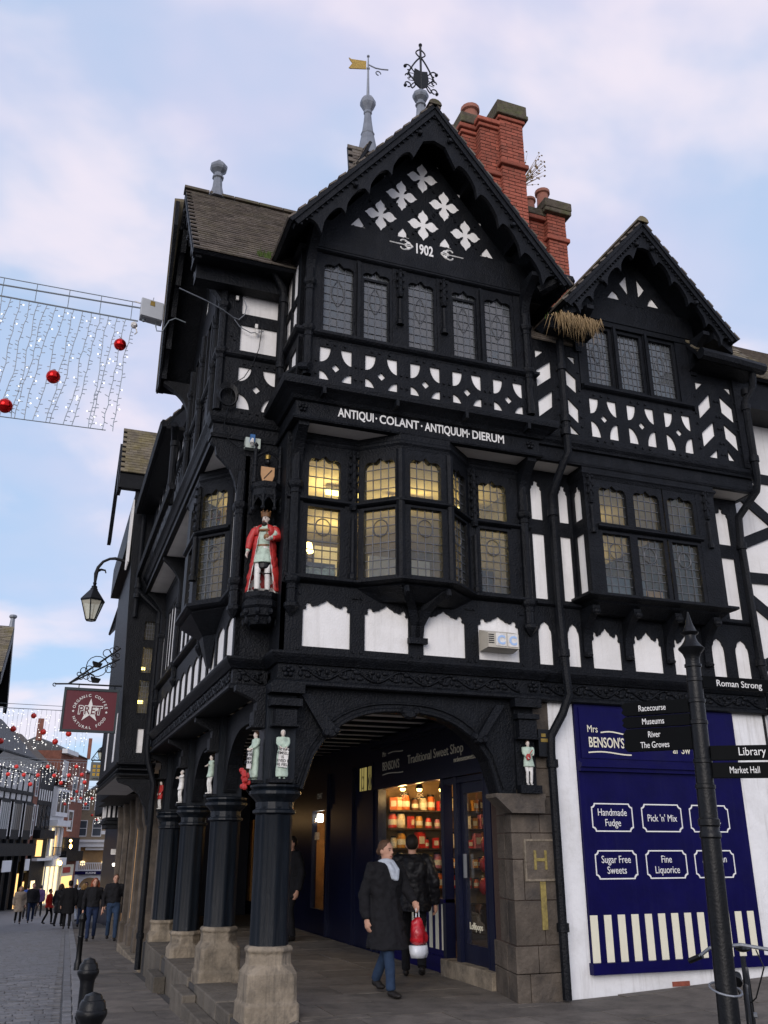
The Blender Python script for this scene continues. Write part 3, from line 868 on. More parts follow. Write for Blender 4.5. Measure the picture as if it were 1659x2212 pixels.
B('oriel_side', 'black', BLD, XYZ, (6.12, 6.178, -.29, .05, 4.68, 6.29))
MB().loft([[(4.05, -.28, 4.57), (6.16, -.28, 4.57), (6.16, .05, 4.57), (4.05, .05, 4.57)], [(4.15, -.08, 4.46), (6.06, -.08, 4.46), (6.06, .05, 4.46), (4.15, .05, 4.46)]]).build('oriel_underside', 'black', BLD)
for x in (4.10, 4.73, 5.38, 6.01):
    bracket(BLD, (lambda xx: (lambda a, z, w: (xx + a, .05 - w, z)))(x), -.01, .30, 3.93, 4.53, .055, 'oriel_bracket')
    MB().ball((x, -.255, 4.45), (.06, .045, .05), 8, 5).lathe([(.055, 3.9), (.065, 3.93), (.05, 3.96)], x, .02, 8).build('bracket_scroll', 'black', BLD)
# upper storey right
P2R = [(3.352, -.3), (6.95, -.3), (6.95, 1.5)]
sweep('jetty_beam', P2R, [(-.05, 6.45), (.02, 6.45), (.03, 6.48), (.0, 6.50), (0, 6.66), (.04, 6.67), (.05, 6.70), (.08, 6.74), (.09, 6.78), (.06, 6.80), (.02, 6.83), (-.05, 6.83)], 'black', BLD)
q3 = [(4.245, 4.69), (4.865, 5.325), (5.505, 5.965)]
ed = [4.13, 4.78, 5.415, 6.08]
for k, (a, b) in enumerate(q3):
    framed('quatrefoil_panel', BLD, FV, rect(ed[k] + .0005, ed[k + 1] - .0005, 6.83, 7.64), quarters(a, b, 6.935, 7.545, .155, .25))
    for du in (.08, .2, .32): peg(FV, a + du, 7.59); peg(FV, a + du, 6.88)
chl = [[(3.42, 7.565), (3.655, 7.75), (3.66, 8.01), (3.42, 7.82)], [(3.42, 7.10), (3.645, 7.29), (3.66, 7.54), (3.42, 7.34)], [(3.43, 6.92), (3.64, 6.92), (3.64, 7.08)], [(3.42, 8.02), (3.56, 8.15), (3.42, 8.15)],
       [(3.89, 7.68), (4.05, 7.56), (4.06, 7.80), (3.89, 7.93)], [(3.885, 7.23), (4.05, 7.09), (4.06, 7.32), (3.885, 7.48)], [(3.90, 6.92), (4.05, 6.92), (3.90, 7.06)], [(3.92, 8.15), (4.06, 8.02), (4.06, 8.15)]]
framed('chevron_panel', BLD, FV, rect(3.352, 4.129, 6.83, 8.30), chl)
chr_ = [[(6.15, 7.54), (6.385, 7.78), (6.39, 8.0), (6.15, 7.75)], [(6.15, 7.08), (6.39, 7.31), (6.39, 7.53), (6.15, 7.31)], [(6.23, 6.93), (6.385, 6.93), (6.395, 7.08)], [(6.15, 8.02), (6.29, 8.16), (6.15, 8.16)],
        [(6.57, 7.71), (6.79, 7.56), (6.79, 7.82), (6.57, 7.99)], [(6.575, 7.28), (6.795, 7.09), (6.79, 7.37), (6.575, 7.53)], [(6.575, 6.93), (6.70, 6.93), (6.575, 7.10)], [(6.66, 8.16), (6.80, 8.03), (6.80, 8.16)]]
framed('chevron_panel', BLD, FV, rect(6.081, 6.95, 6.83, 8.35), chr_)
for u in (3.75, 3.80, 6.46, 6.52):
    for zz in (7.0, 7.18, 7.42, 7.62, 7.88): peg(FV, u, zz)
for u in (4.12, 6.12, 6.85):
    for zz in (7.05, 7.2, 7.45, 7.62, 7.9): peg(FV, u - .03, zz)
B('corner_post', 'black', BLD, FV, (6.83, 6.98, 6.84, 8.36, .001, .03))
sweep('window_sill', [(4.15, -.3), (6.03, -.3)], mould(7.63, 7.74, -.05, .11), 'black', BLD)
for a, b in ((4.29, 4.68), (4.84, 5.22), (5.39, 5.80)):
    light(BLD, FV, a, b, 7.80, 8.72, 5, 8, None, 0, -.01, .05, .05, .04, PANEG, 'vesica')
for i, (a, b) in enumerate(((4.13, 4.24), (4.73, 4.79), (5.27, 5.34), (5.85, 6.08))): B('post', 'black', BLD, FV, (a, b, 7.74, 8.80, -.11, .012 + .002 * (i % 2)))
for u in (4.76, 5.305): B('mullion', 'black', BLD, FV, (u - .02, u + .02, 7.741, 8.79, .015, .045))
B('window_head', 'black', BLD, FV, (4.13, 6.08, 8.775, 8.86, -.11, .03))
G2C, G2H, G2E, G2A = 5.13, 1.40, 8.78, 10.42
S2 = (G2A - G2E) / G2H
cx_ = 5.195
fan = [[(cx_ - .08, 9.79), (cx_ - .22, 9.62), (cx_ - .16, 9.54), (cx_ - .08, 9.43)], [(cx_ + .10, 9.79), (cx_ + .23, 9.62), (cx_ + .17, 9.53), (cx_ + .10, 9.45)],
       [(cx_ - .46, 9.32), (cx_ - .35, 9.47), (cx_ - .28, 9.42), (cx_ - .24, 9.32)], [(cx_ + .25, 9.33), (cx_ + .30, 9.44), (cx_ + .355, 9.49), (cx_ + .48, 9.33)]]
framed('gable_tympanum', BLD, FV, [(4.0, 8.86), (6.25, 8.86), (6.25, 8.95), (G2C + .03, 10.22), (G2C - .03, 10.22), (4.0, 8.95)], fan, -.05, 0, -.025)
B('tie_beam', 'black', BLD, FV, (4.05, 6.2, 8.861, 9.22, .001, .045))
for u in (5.05, 5.15, 5.25, 5.35): peg(FV, u, 9.26)
bargeboard(BLD, FR, G2C, G2H, G2E, G2A, .69, .75, [.22, .46, .72, .99, 1.22], .40)
for s_ in (-1, 1):
    e = [(G2C + s_ * (G2H + .05), G2E - .06), (G2C, G2A - .02)]
    MB().poly([(e[0][0], -.73, e[0][1]), (e[1][0], -.73, e[1][1]), (e[1][0], -.25, e[1][1]), (e[0][0], -.25, e[0][1])]).build('verge_soffit', 'black', BLD)
    MB().loft([[(e[0][0], -.7, e[0][1] - .22), (e[0][0], -.25, e[0][1] - .22), (e[0][0] - s_ * .32, -.25, e[0][1] - .02), (e[0][0] - s_ * .32, -.7, e[0][1] - .02)], [(e[0][0], -.7, e[0][1] - .01), (e[0][0], -.25, e[0][1] - .01), (e[0][0] - s_ * .3, -.25, e[0][1] + .2), (e[0][0] - s_ * .3, -.7, e[0][1] + .2)]]).build('eaves_box', 'black', BLD)
    bracket(BLD, (lambda xx: (lambda a, z, w: (xx + a, -.3 - w, z)))(G2C + s_ * 1.0), -.01, .40, 8.25, 8.80, .055)
hy2 = math.hypot(G2H + .1, (G2H + .1) * S2)
slope(BLD, (G2C - G2H - .1, -.81, G2E - .1 * S2 + .03), (0, 1, 0), Vector((1, 0, S2)).normalized(), 3.5, hy2, cols=5)
slope(BLD, (G2C + G2H + .1, -.81, G2E - .1 * S2 + .03), (0, 1, 0), Vector((-1, 0, S2)).normalized(), 3.5, hy2, cols=3)
mb = MB()
for k in range(9):
    y = -.83 + k * .4
    mb.loft([[(G2C + .1 * math.cos(a), yy, G2A + .1 * math.sin(a)) for a in [math.pi * t / 6 for t in range(7)]] for yy in (y, y + .385)])
mb.build('ridge_tiles', 'tilemoss', BLD)
# valley roof between the gables and the end roof at the right
slope(BLD, (3.3, -.15, 8.42), (1, 0, 0), Vector((0, .62, .78)), 1.2, 2.2, name='valley_roof')
slope(BLD, (6.05, -.62, 8.42), (1, 0, 0), Vector((0, .6, .8)), 1.1, 2.2, name='end_roof', mesh=TILEM)
MB().tube([(6.0, -.66, 8.42), (6.6, -.66, 8.40), (7.15, -.66, 8.37)], .09, 8).build('eaves_gutter', 'black', BLD)
MB().poly([(6.05, -.64, 8.38), (7.1, -.64, 8.36), (7.1, -.3, 8.30), (6.05, -.3, 8.30)]).build('eaves_soffit', 'black', BLD)
mb = MB()
mb.loft([[(3.42, -.70, 8.28), (4.14, -.70, 8.28), (4.14, -.50, 8.28), (3.42, -.50, 8.28)], [(3.40, -.78, 8.42), (4.18, -.78, 8.42), (4.18, -.40, 8.42), (3.40, -.40, 8.42)]])
mb.tube([(3.4, -.55, 8.95), (3.62, -.75, 9.06), (3.86, -.62, 9.16)], .10, 8)
mb.build('valley_gutter', 'black', BLD)
def tuft(name, parent_label, pts, m, hmin, hmax, n, droop):
    mb = MB()
    for k in range(n):
        x, y, z = RND.choice(pts)
        x += RND.uniform(-.08, .08); y += RND.uniform(-.04, .04)
        h = RND.uniform(hmin, hmax); a = RND.uniform(0, 6.28); s_ = RND.uniform(.2, .6) * h
        dx, dy = math.cos(a) * s_, math.sin(a) * s_ - .05
        zz = h * (1 if not droop else .25)
        e = (x + dx, y + dy, z + zz) if not droop else (x + dx * 1.2, y + dy * .8 - .06, z - h * RND.uniform(.3, 1.1))
        mid = (x + dx * .5, y + dy * .5 - (.05 if droop else 0), z + (h * .6 if not droop else .05))
        mb.poly([(x - .006, y, z), (x + .006, y, z), (mid[0] + .006, mid[1], mid[2]), (mid[0] - .006, mid[1], mid[2])])
        mb.poly([(mid[0] - .006, mid[1], mid[2]), (mid[0] + .006, mid[1], mid[2]), e])
    return mb.build(name, m)
tag(tuft('hanging_grass', '', [(3.55 + .055 * k, -.72, 8.40) for k in range(11)], 'drygrass', .06, .34, 420, True), 'dry brown grass hanging out of the gutter between the two gables', 'grass', kind='stuff')
tag(tuft('gutter_grass', '', [(3.5 + .05 * k, -.66, 8.40) for k in range(12)], 'grass', .05, .14, 120, False), 'green tufts growing in the gutter between the gables', 'grass', kind='stuff')
tag(tuft('roof_grass', '', [(-.42 + .03 * k, .12, 8.98) for k in range(6)], 'grass', .05, .12, 60, False), 'small green tuft growing at the eaves of the left roof', 'grass', kind='stuff')

# ================================================================ corner and street side
FA = lambda u, z, w: (u, .5 - w, z)
framed('corner_panel', BLD, FA, rect(-.85, -.002, 7.70, 9.05), [rect(-.58, -.085, 8.32, 8.94), rect(-.58, -.085, 7.755, 8.15)])
framed('corner_panel', BLD, FA, rect(-.85, -.002, 6.75, 7.62), [q for q in quarters(-.575, -.08, 6.90, 7.515, .17, .22)])
sweep('corner_beam', [(-.85, .7), (-.85, .5), (-.002, .5)], [(-.05, 6.45), (.02, 6.45), (.03, 6.49), (0, 6.51), (0, 6.64), (.03, 6.66), (.06, 6.72), (.07, 6.77), (.03, 6.79), (-.05, 6.79)], 'black', BLD)
sweep('corner_sill', [(-.85, .7), (-.85, .5), (-.002, .5)], mould(7.60, 7.71, -.05, .10), 'black', BLD)
for zz in (8.25, 8.6, 7.95): peg(FA, -.7, zz); peg(FA, -.66, zz - .05)
for k in range(5): peg(FA, -.5 + .1 * k, 7.56); peg(FA, -.5 + .1 * k, 6.85)
colonnette(BLD, -.82, .5, 6.83, 8.75, .055, (7.66, 8.36), pend=False)
B('corner_board', 'black', BLD, FA, (-.42, .07, 3.70, 6.45, -.10, -.001))
mb = MB(FA)
mb.plate([(-.42, 6.45), (-.85, 6.45), (-.86, 6.38), (-.80, 6.33), (-.78, 6.22), (-.70, 6.15), (-.60, 6.05), (-.53, 5.9), (-.49, 5.72), (-.48, 5.55), (-.42, 5.55)], (), -.08, -.01)
mb.build('corner_bracket', 'black', BLD)
colonnette(BLD, -.45, .46, 4.25, 6.0, .055, (4.55, 5.52))
# side return of the main bay
sr, _l = FRM(0, .5, 0, 0)
B('return_board', 'black', BLD, sr, (0, .5, 3.70, 6.45, -.06, -.002))
sr2, _l = FRM(0, .5, 0, -.35)
framed('return_panel', BLD, sr2, rect(.001, .85, 6.94, 9.0), [rect(.10, .38, 7.0, 7.5), rect(.46, .74, 7.0, 7.5), rect(.1, .38, 7.8, 8.2), rect(.1, .38, 8.3, 8.85), rect(.46, .74, 7.8, 8.2), rect(.46, .74, 8.3, 8.85)], -.06, -.004)

# ---- street facade, first floor (x = -0.41)
n_st = 12
us = [.52 + k * .658 for k in range(n_st + 1)]
holes = [lancet(us[k] + .055, us[k + 1] - .055, 3.72, 4.13, 4.25) for k in range(n_st)]
framed('stud_panel', BLD, LF, rect(.501, 8.449, 3.70, 4.46), holes)
LBAY = [(-.41, 8.45), (-.41, 3.15), (-.78, 2.75), (-.78, 1.75), (-.41, 1.34), (-.41, .5)]
sweep('street_rail', LBAY, mould(4.46, 4.60, -.1, .17), 'black', BLD)
sweep('street_transom', LBAY[1:5], mould(5.51, 5.60, -.08, .12), 'black', BLD)
sweep('street_head', LBAY, [(-.15, 6.25), (-.002, 6.25), (.01, 6.30), (.03, 6.33), (.03, 6.36), (.015, 6.38), (.015, 6.455), (-.15, 6.455)], 'black', BLD)
for (xa, ya), (xb, yb) in zip(LBAY[1:4], LBAY[2:5]):
    f, l = FRM(xa, ya, xb, yb)
    c = l / 2; hw_ = min(.205, c - .06)
    light(BLD, f, c - hw_, c + hw_, 5.63, 6.17, 4, 4, OGEE, .11, 0, c - hw_, .08, .02)
    light(BLD, f, c - hw_, c + hw_, 4.63, 5.49, 4, 8, None, 0, 0, c - hw_, .03, .03, motif='round')
crocket_shaft(BLD, -.79, 1.73, 4.9, 6.25, .035)
mb = MB()
mb.loft([[(-.41, 3.15, 4.47), (-.78, 2.75, 4.47), (-.78, 1.75, 4.47), (-.41, 1.34, 4.47)], [(-.41, 2.6, 4.25), (-.55, 2.4, 4.25), (-.55, 2.1, 4.25), (-.41, 1.9, 4.25)], [(-.41, 2.35, 3.85), (-.44, 2.3, 3.85), (-.44, 2.2, 3.85), (-.41, 2.15, 3.85)]])
mb.build('bay_underside', 'black', BLD)
framed('stud_panel', BLD, LF, rect(.501, 1.34, 4.60, 6.25), [rect(.60, .85, 4.64, 6.1), rect(.95, 1.25, 4.64, 6.1)])
ush = [rect(3.25 + .5 * k, 3.25 + .5 * k + .40, 4.64, 5.95) for k in range(6)] + [rect(8.0, 8.4, 4.64, 5.95)]
framed('stud_panel', BLD, LF, rect(3.15, 8.449, 4.60, 6.25), ush + [rect(6.5, 7.7, 4.72, 5.95)])
for a, b in ((6.55, 6.9), (6.95, 7.3), (7.35, 7.65)): light(BLD, LF, a, b, 4.74, 5.9, 3, 8, None, 0, 0, .024, .03, .03)
for y in (.62, 3.0, 5.77, 8.3):
    bracket(BLD, (lambda yy: (lambda a, z, w: (-.41 - w, yy + a, z)))(y), -.02, .38, 5.6, 6.455, .06)
    colonnette(BLD, -.44, y, 4.28, 6.2, .05, (4.52, 5.55))
# ---- street side, upper storey (x = -0.8)
LU = lambda u, z, w: (-.8 - w, u, z)
sweep('street_jetty_beam', [(-.8, 8.45), (-.8, .71)], [(-.05, 6.45), (.03, 6.45), (.04, 6.49), (0, 6.51), (0, 6.64), (.03, 6.66), (.06, 6.72), (.10, 6.77), (.10, 6.80), (-.05, 6.80)], 'black', BLD)
lq = []
for k in range(11):
    a = .75 + .7 * k
    lq += quarters(a, a + .52, 6.90, 7.515, .17, .22)
framed('quatrefoil_panel', BLD, LU, rect(.6, 8.449, 6.79, 7.62), lq)
sweep('street_sill', [(-.8, 8.45), (-.8, .71)], mould(7.60, 7.71, -.05, .10), 'black', BLD)
framed('stud_panel', BLD, LU, rect(.6, 3.95, 7.71, 9.3), [rect(.75, 1.0, 7.76, 8.9)] + [rect(3.1, 3.35, 7.76, 8.9), rect(3.45, 3.8, 7.76, 8.9)])
for k in range(5): light(BLD, LU, 1.16 + .38 * k, 1.46 + .38 * k, 7.78, 8.8, 3, 8, None, 0, .03, .035, .05, .04, PANEG)
framed('stud_panel', BLD, LU, rect(3.951, 8.449, 7.71, 8.35), [rect(4.1 + .55 * k, 4.1 + .55 * k + .42, 7.75, 8.28) for k in range(7)])
for y in (.95, 2.05, 3.2): colonnette(BLD, -.84, y, 6.85, 8.8, .045, (7.66, 8.36), pend=False)
for k in range(60): peg(LU, .6 + .13 * k, 7.57); peg(LU, .6 + .13 * k, 6.84)
# gable towards the street
TC, THW, TE, TA = 2.05, 1.95, 8.92, 11.38
framed('street_tympanum', BLD, LU, [(.5, 9.3), (3.6, 9.3), (TC, 11.1)], [[(1.3, 9.45), (1.75, 9.45), (1.75, 10.1)], [(2.35, 9.45), (2.8, 9.45), (2.35, 10.1)]])
TV = lambda u, z, w: (-.8 - w, u, z)
bargeboard(BLD, TV, TC, THW, TE, TA, .42, .50, [.33, .65, .97, 1.29, 1.6], .5)
ts = (TA - TE) / THW
hy3 = math.hypot(THW + .1, (THW + .1) * ts)
slope(BLD, (-1.34, TC - THW - .1, TE - .1 * ts + .03), (1, 0, 0), Vector((0, 1, ts)).normalized(), 2.3, hy3, tw=.17, th=.104, cols=12, tilt=.18)
slope(BLD, (-1.34, TC + THW + .1, TE - .1 * ts + .03), (1, 0, 0), Vector((0, -1, ts)).normalized(), 2.3, hy3, cols=2, deckmat='black')
# far verge tips forward at the ridge
MB().loft([[(-1.33, TC + THW + .08, TE - .14), (-1.30, TC + THW + .08, TE - .14), (-1.30, TC + THW - .25, TE - .16), (-1.33, TC + THW - .25, TE - .16)], [(-1.46, TC + .15, TA - .1), (-1.40, TC + .15, TA - .1), (-1.40, TC + .1, TA - .6), (-1.46, TC + .1, TA - .6)]]).build('bargeboard', 'black', BLD)
MB().loft([[(-1.34, TC + THW + .1, TE - .1), (-1.0, TC + THW + .1, TE - .1), (-1.0, TC + THW + .12, TE - .06), (-1.34, TC + THW + .12, TE - .06)], [(-1.48, TC + .2, TA - .08), (-1.0, TC + .1, TA - .08), (-1.0, TC + .1, TA - .02), (-1.48, TC + .2, TA - .02)]]).build('verge_tiles', 'tilemoss', BLD)
for s_ in (-1, 1):
    MB().poly([(-1.3, TC + s_ * (THW + .05), TE - .05), (-1.3, TC, TA - .02), (-.75, TC, TA - .02), (-.75, TC + s_ * (THW + .05), TE - .05)]).build('verge_soffit', 'black', BLD)
mb = MB()
for k in range(6):
    x = -1.36 + k * .4
    mb.loft([[(xx, TC + .1 * math.cos(a), TA + .1 * math.sin(a)) for a in [math.pi * t / 6 for t in range(7)]] for xx in (x, x + .385)])
mb.build('ridge_tiles', 'capstone', BLD)
B('eaves_board', 'black', BLD, XYZ, (-1.3, .0, .06, .5, 8.82, 8.90), (-1.25, -.02, .30, .5, 8.6, 8.82))
for y in (.55, 3.75): bracket(BLD, (lambda yy: (lambda a, z, w: (-.8 - w, yy + a, z)))(y), -.01, .45, 8.2, 8.85, .06)
# lower rear range roof along the street
slope(BLD, (-1.12, 4.1, 8.30), (0, 1, 0), Vector((.62, 0, .78)), 4.4, 2.6, cols=1)
MB().tube([(-1.14, 4.1, 8.27), (-1.14, 8.5, 8.25)], .07, 6).build('eaves_gutter', 'black', BLD)
B('eaves_board', 'black', BLD, XYZ, (-1.1, -.75, 4.1, 8.45, 8.18, 8.24))
# street gutter on the jetty ledge and downpipes
MB().tube([(-1.0, 3.35, 6.86), (-1.0, 8.45, 6.84)], .06, 6).build('ledge_gutter', 'black', BLD)
def pipe(name, pts, r=.05, rings=(), m='black'):
    mb = MB().tube(pts, r, 8)
    for p in rings: mb.lathe([(r, -.05), (r * 1.3, -.045), (r * 1.3, .045), (r, .05)], p[0], p[1], 10, z0=p[2])
    return mb.build(name, m, BLD, smooth=2)
pipe('downpipe', [(3.74, -.45, 8.28), (3.745, -.43, 7.9), (3.745, -.43, 6.55), (3.70, -.36, 6.42), (3.62, -.12, 6.02), (3.655, -.08, 5.9), (3.665, -.06, 4.5), (3.67, -.09, 3.75), (3.68, -.11, 3.38), (3.60, -.07, 3.15), (3.44, -.03, 2.88), (3.425, -.03, 2.7), (3.43, -.03, 0.02)], .055, [(3.745, -.43, 7.85), (3.745, -.43, 7.05), (3.73, -.43, 6.85), (3.655, -.08, 5.8), (3.67, -.09, 3.9), (3.43, -.03, 2.55), (3.43, -.03, .75)])
pipe('downpipe', [(6.98, -.62, 8.36), (7.0, -.55, 8.1), (6.93, -.42, 7.9), (6.93, -.42, 6.62), (6.95, -.35, 6.48), (6.82, -.06, 6.15), (6.80, -.05, 5.8), (6.83, -.05, 3.95), (6.9, -.05, 3.6), (6.95, -.02, .15)], .055, [(6.95, -.45, 8.05), (6.93, -.42, 7.8), (6.93, -.42, 6.95), (6.80, -.05, 5.7), (6.83, -.05, 4.0)])
pipe('downpipe', [(-.26, .15, 8.96), (-.22, .18, 8.82), (-.10, .25, 8.68), (-.065, .28, 8.55), (-.07, .28, 7.42), (-.06, .22, 7.28), (.05, -.35, 7.18), (.12, -.52, 7.10)], .05, [(-.065, .28, 8.5), (-.07, .28, 7.5)])
pipe('downpipe', [(-.98, 4.0, 8.22), (-.93, 4.3, 8.05), (-.92, 4.3, 6.9)], .06, [(-.92, 4.3, 8.0), (-.92, 4.3, 7.2)])
pipe('downpipe', [(-1.0, 8.42, 6.85), (-.98, 8.42, 6.5), (-.50, 8.46, 6.1), (-.50, 8.46, 3.4), (-.46, 8.46, 3.15), (-.32, 8.48, 2.75), (-.32, 8.5, -.45)], .055, [(-.98, 8.42, 6.6), (-.98, 8.42, 6.4), (-.5, 8.46, 5.9), (-.5, 8.46, 3.7), (-.32, 8.5, .1)])
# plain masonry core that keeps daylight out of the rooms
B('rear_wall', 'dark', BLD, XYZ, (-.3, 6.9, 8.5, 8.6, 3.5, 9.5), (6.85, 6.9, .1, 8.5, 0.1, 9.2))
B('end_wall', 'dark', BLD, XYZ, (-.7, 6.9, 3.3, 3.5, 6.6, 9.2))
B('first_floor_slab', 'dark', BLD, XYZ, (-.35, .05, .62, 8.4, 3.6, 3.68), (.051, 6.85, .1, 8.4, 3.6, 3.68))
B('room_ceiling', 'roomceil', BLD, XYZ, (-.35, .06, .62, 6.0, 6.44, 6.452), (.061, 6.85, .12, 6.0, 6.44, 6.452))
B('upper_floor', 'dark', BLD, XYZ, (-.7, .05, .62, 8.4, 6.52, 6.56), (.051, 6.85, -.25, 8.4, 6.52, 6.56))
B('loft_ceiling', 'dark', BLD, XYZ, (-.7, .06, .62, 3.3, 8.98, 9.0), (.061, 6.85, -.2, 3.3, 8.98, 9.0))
B('room_back_wall', 'roomwall', BLD, XYZ, (-.35, 6.85, 3.9, 4.0, 3.7, 6.44))
B('room_partition', 'roomwall', BLD, XYZ, (3.5, 3.6, .3, 3.9, 3.7, 6.44))
B('upper_backdrop', 'dark', BLD, XYZ, (-.7, 6.8, 1.1, 1.2, 6.6, 8.95))
# ================================================================ chimneys, finials
BRICK = unit_mesh('brick', 'brick', (1, 1, 1))
def chimney(parent, shafts, cap, pots, limit=300):
    """shafts: (x0, x1, y0, y1, z0, z1); bricks on the two faces that can be seen"""
    core = MB()
    for (x0, x1, y0, y1, z0, z1) in shafts: core.box(x0 + .012, x1 - .012, y0 + .012, y1 - .012, z0, z1)
    o = core.build('chimney', 'mortar', parent)
    rest = MB(); n = 0
    todo = []
    for (x0, x1, y0, y1, z0, z1) in shafts:
        nr = int((z1 - z0) / .08)
        for j in range(nr):
            z = z1 - (j + .5) * .08
            for (face, a0, a1) in (('f', x0, x1), ('l', y0, y1)):
                nb = max(1, round((a1 - a0) / .225)); bw = (a1 - a0) / nb
                off = 0 if (j % 2 == 0) else -.5
                for i in range(nb + (1 if off else 0)):
                    p0, p1 = max(a0, a0 + (i + off) * bw), min(a1, a0 + (i + off + 1) * bw)
                    if p1 - p0 < .04: continue
                    todo.append((z, face, p0, p1, x0, y0))
    todo.sort(key=lambda q: -q[0])
    for (z, face, p0, p1, x0, y0) in todo:
        j_ = RND.uniform(-.003, .003)
        if face == 'f': c, s_ = ((p0 + p1) / 2, y0 + .03 + j_, z), (p1 - p0 - .014, .06, .064)
        else: c, s_ = (x0 + .03 + j_, (p0 + p1) / 2, z), (.06, p1 - p0 - .014, .064)
        if n < limit: inst(BRICK, 'brick', o, c, (0, 0, 0), s_); n += 1
        else: rest.box(c[0] - s_[0] / 2, c[0] + s_[0] / 2, c[1] - s_[1] / 2, c[1] + s_[1] / 2, c[2] - s_[2] / 2, c[2] + s_[2] / 2)
    if rest.v: tag(rest.build('bricks', 'brick', o), kind='stuff')
    for k, (x0, x1, y0, y1, z0, z1) in enumerate(cap): B('capping' if z1 - z0 > .11 else 'corbel_course', 'capstone' if k >= len(cap) - 3 else 'brick', o, XYZ, (x0, x1, y0, y1, z0, z1), bevel=.02)
    for (x, y, z, r, h) in pots: MB().lathe([(r * .9, 0), (r, .03), (r * .85, .06), (r * .8, h * .8), (r * 1.05, h * .85), (r * 1.05, h), (r * .8, h), (r * .8, h - .1)], x, y, 14, z0=z).build('chimney_pot', 'pot', o, smooth=2)
    return o
chimney(BLD, [(3.70, 4.0, 2.25, 2.9, 10.6, 14.42), (3.98, 4.40, 2.05, 2.9, 10.6, 14.5), (4.36, 4.86, 1.95, 2.9, 10.6, 14.72)],
        [(3.65, 4.1, 2.19, 2.95, 13.36, 13.46), (3.93, 4.45, 1.99, 2.95, 13.38, 13.48), (4.31, 4.91, 1.89, 2.95, 13.62, 13.72), (3.66, 4.08, 2.20, 2.95, 14.42, 14.50), (3.94, 4.45, 2.00, 2.95, 14.5, 14.58), (4.32, 4.90, 1.91, 2.95, 14.72, 14.80), (3.61, 4.12, 2.15, 3.0, 14.50, 14.60), (3.90, 4.48, 1.95, 3.0, 14.58, 14.68), (4.28, 4.95, 1.86, 3.0, 14.80, 14.90), (3.63, 4.40, 2.12, 3.05, 14.60, 14.84), (4.30, 4.93, 1.88, 3.05, 14.90, 15.14)],
        [(4.02, 2.5, 14.8, .18, .55), (4.6, 2.5, 15.1, .14, .2)])
chimney(BLD, [(5.62, 5.95, 3.15, 3.8, 10.3, 13.6), (5.93, 6.36, 3.0, 3.8, 10.3, 13.75)],
        [(5.57, 6.0, 3.1, 3.85, 13.0, 13.1), (5.88, 6.41, 2.95, 3.85, 13.1, 13.2), (5.55, 6.05, 3.05, 3.9, 13.6, 13.7), (5.85, 6.46, 2.9, 3.9, 13.75, 13.85), (5.53, 6.0, 3.04, 3.9, 13.7, 13.86), (5.84, 6.47, 2.89, 3.9, 13.85, 14.05)],
        [(5.72, 3.3, 13.9, .13, .35), (6.05, 3.3, 14.1, .15, .45)])
mb = MB()
for k in range(22):
    a = RND.uniform(0, 6.28); h = RND.uniform(.25, .8)
    p = Vector((4.98, 2.4, 13.7 - RND.uniform(0, .1)))
    pts = [p]
    for s_ in range(4):
        p = p + Vector((.06 + .08 * math.cos(a), .05 * math.sin(a), h / 4)); pts.append(p)
    mb.tube(pts, [.008, .007, .006, .004, .002], 4)
    for q in pts[2:]: mb.ball(q + Vector((RND.uniform(-.04, .04), 0, RND.uniform(-.04, .04))), (.022, .015, .015), 5, 3)
tag(mb.build('chimney_weed', 'drygrass'), 'bare twiggy plant growing out of the side of the brick chimney', 'plant')
# lead finials on the ridges
def finial(parent, x, y, z0, scale=1.0, tall=False):
    pr = [(.16, 0), (.13, .05), (.085, .25), (.075, .42), (.10, .44), (.10, .47), (.07, .49), (.07, .54), (.13, .60), (.15, .64), (.15, .69), (.11, .74), (.05, .78), (.035, .82), (.0, .84)]
    if tall: pr = [(.22, 0), (.17, .25), (.12, .55), (.13, .57), (.13, .59), (.11, .60), (.075, .9), (.065, 1.05), (.08, 1.07), (.08, 1.12), (.07, 1.13), (.13, 1.24), (.15, 1.28), (.15, 1.36), (.10, 1.45), (.03, 1.5), (.0, 1.52)]
    return MB().lathe([(a * scale, b * scale) for a, b in pr], x, y, 8, math.pi / 8, z0=z0).build('lead_finial', 'lead', parent)
finial(BLD, -.85, 2.05, 11.36, .95)
finial(BLD, 1.64, -.55, 11.36, .80)
finial(BLD, 1.87, 2.5, 13.42, 1.0, True)
slope(BLD, (1.4, 2.1, 12.6), (1, 0, 0), Vector((.05, .3, .95)), .95, .95, tw=.16, name='fleche_roof')
slope(BLD, (1.4, 3.0, 12.6), (0, -1, 0), Vector((.4, 0, .92)), .9, .95, tw=.16, name='fleche_roof')
B('fleche_core', 'tile', BLD, XYZ, (1.45, 2.3, 2.2, 3.0, 11.0, 12.62))
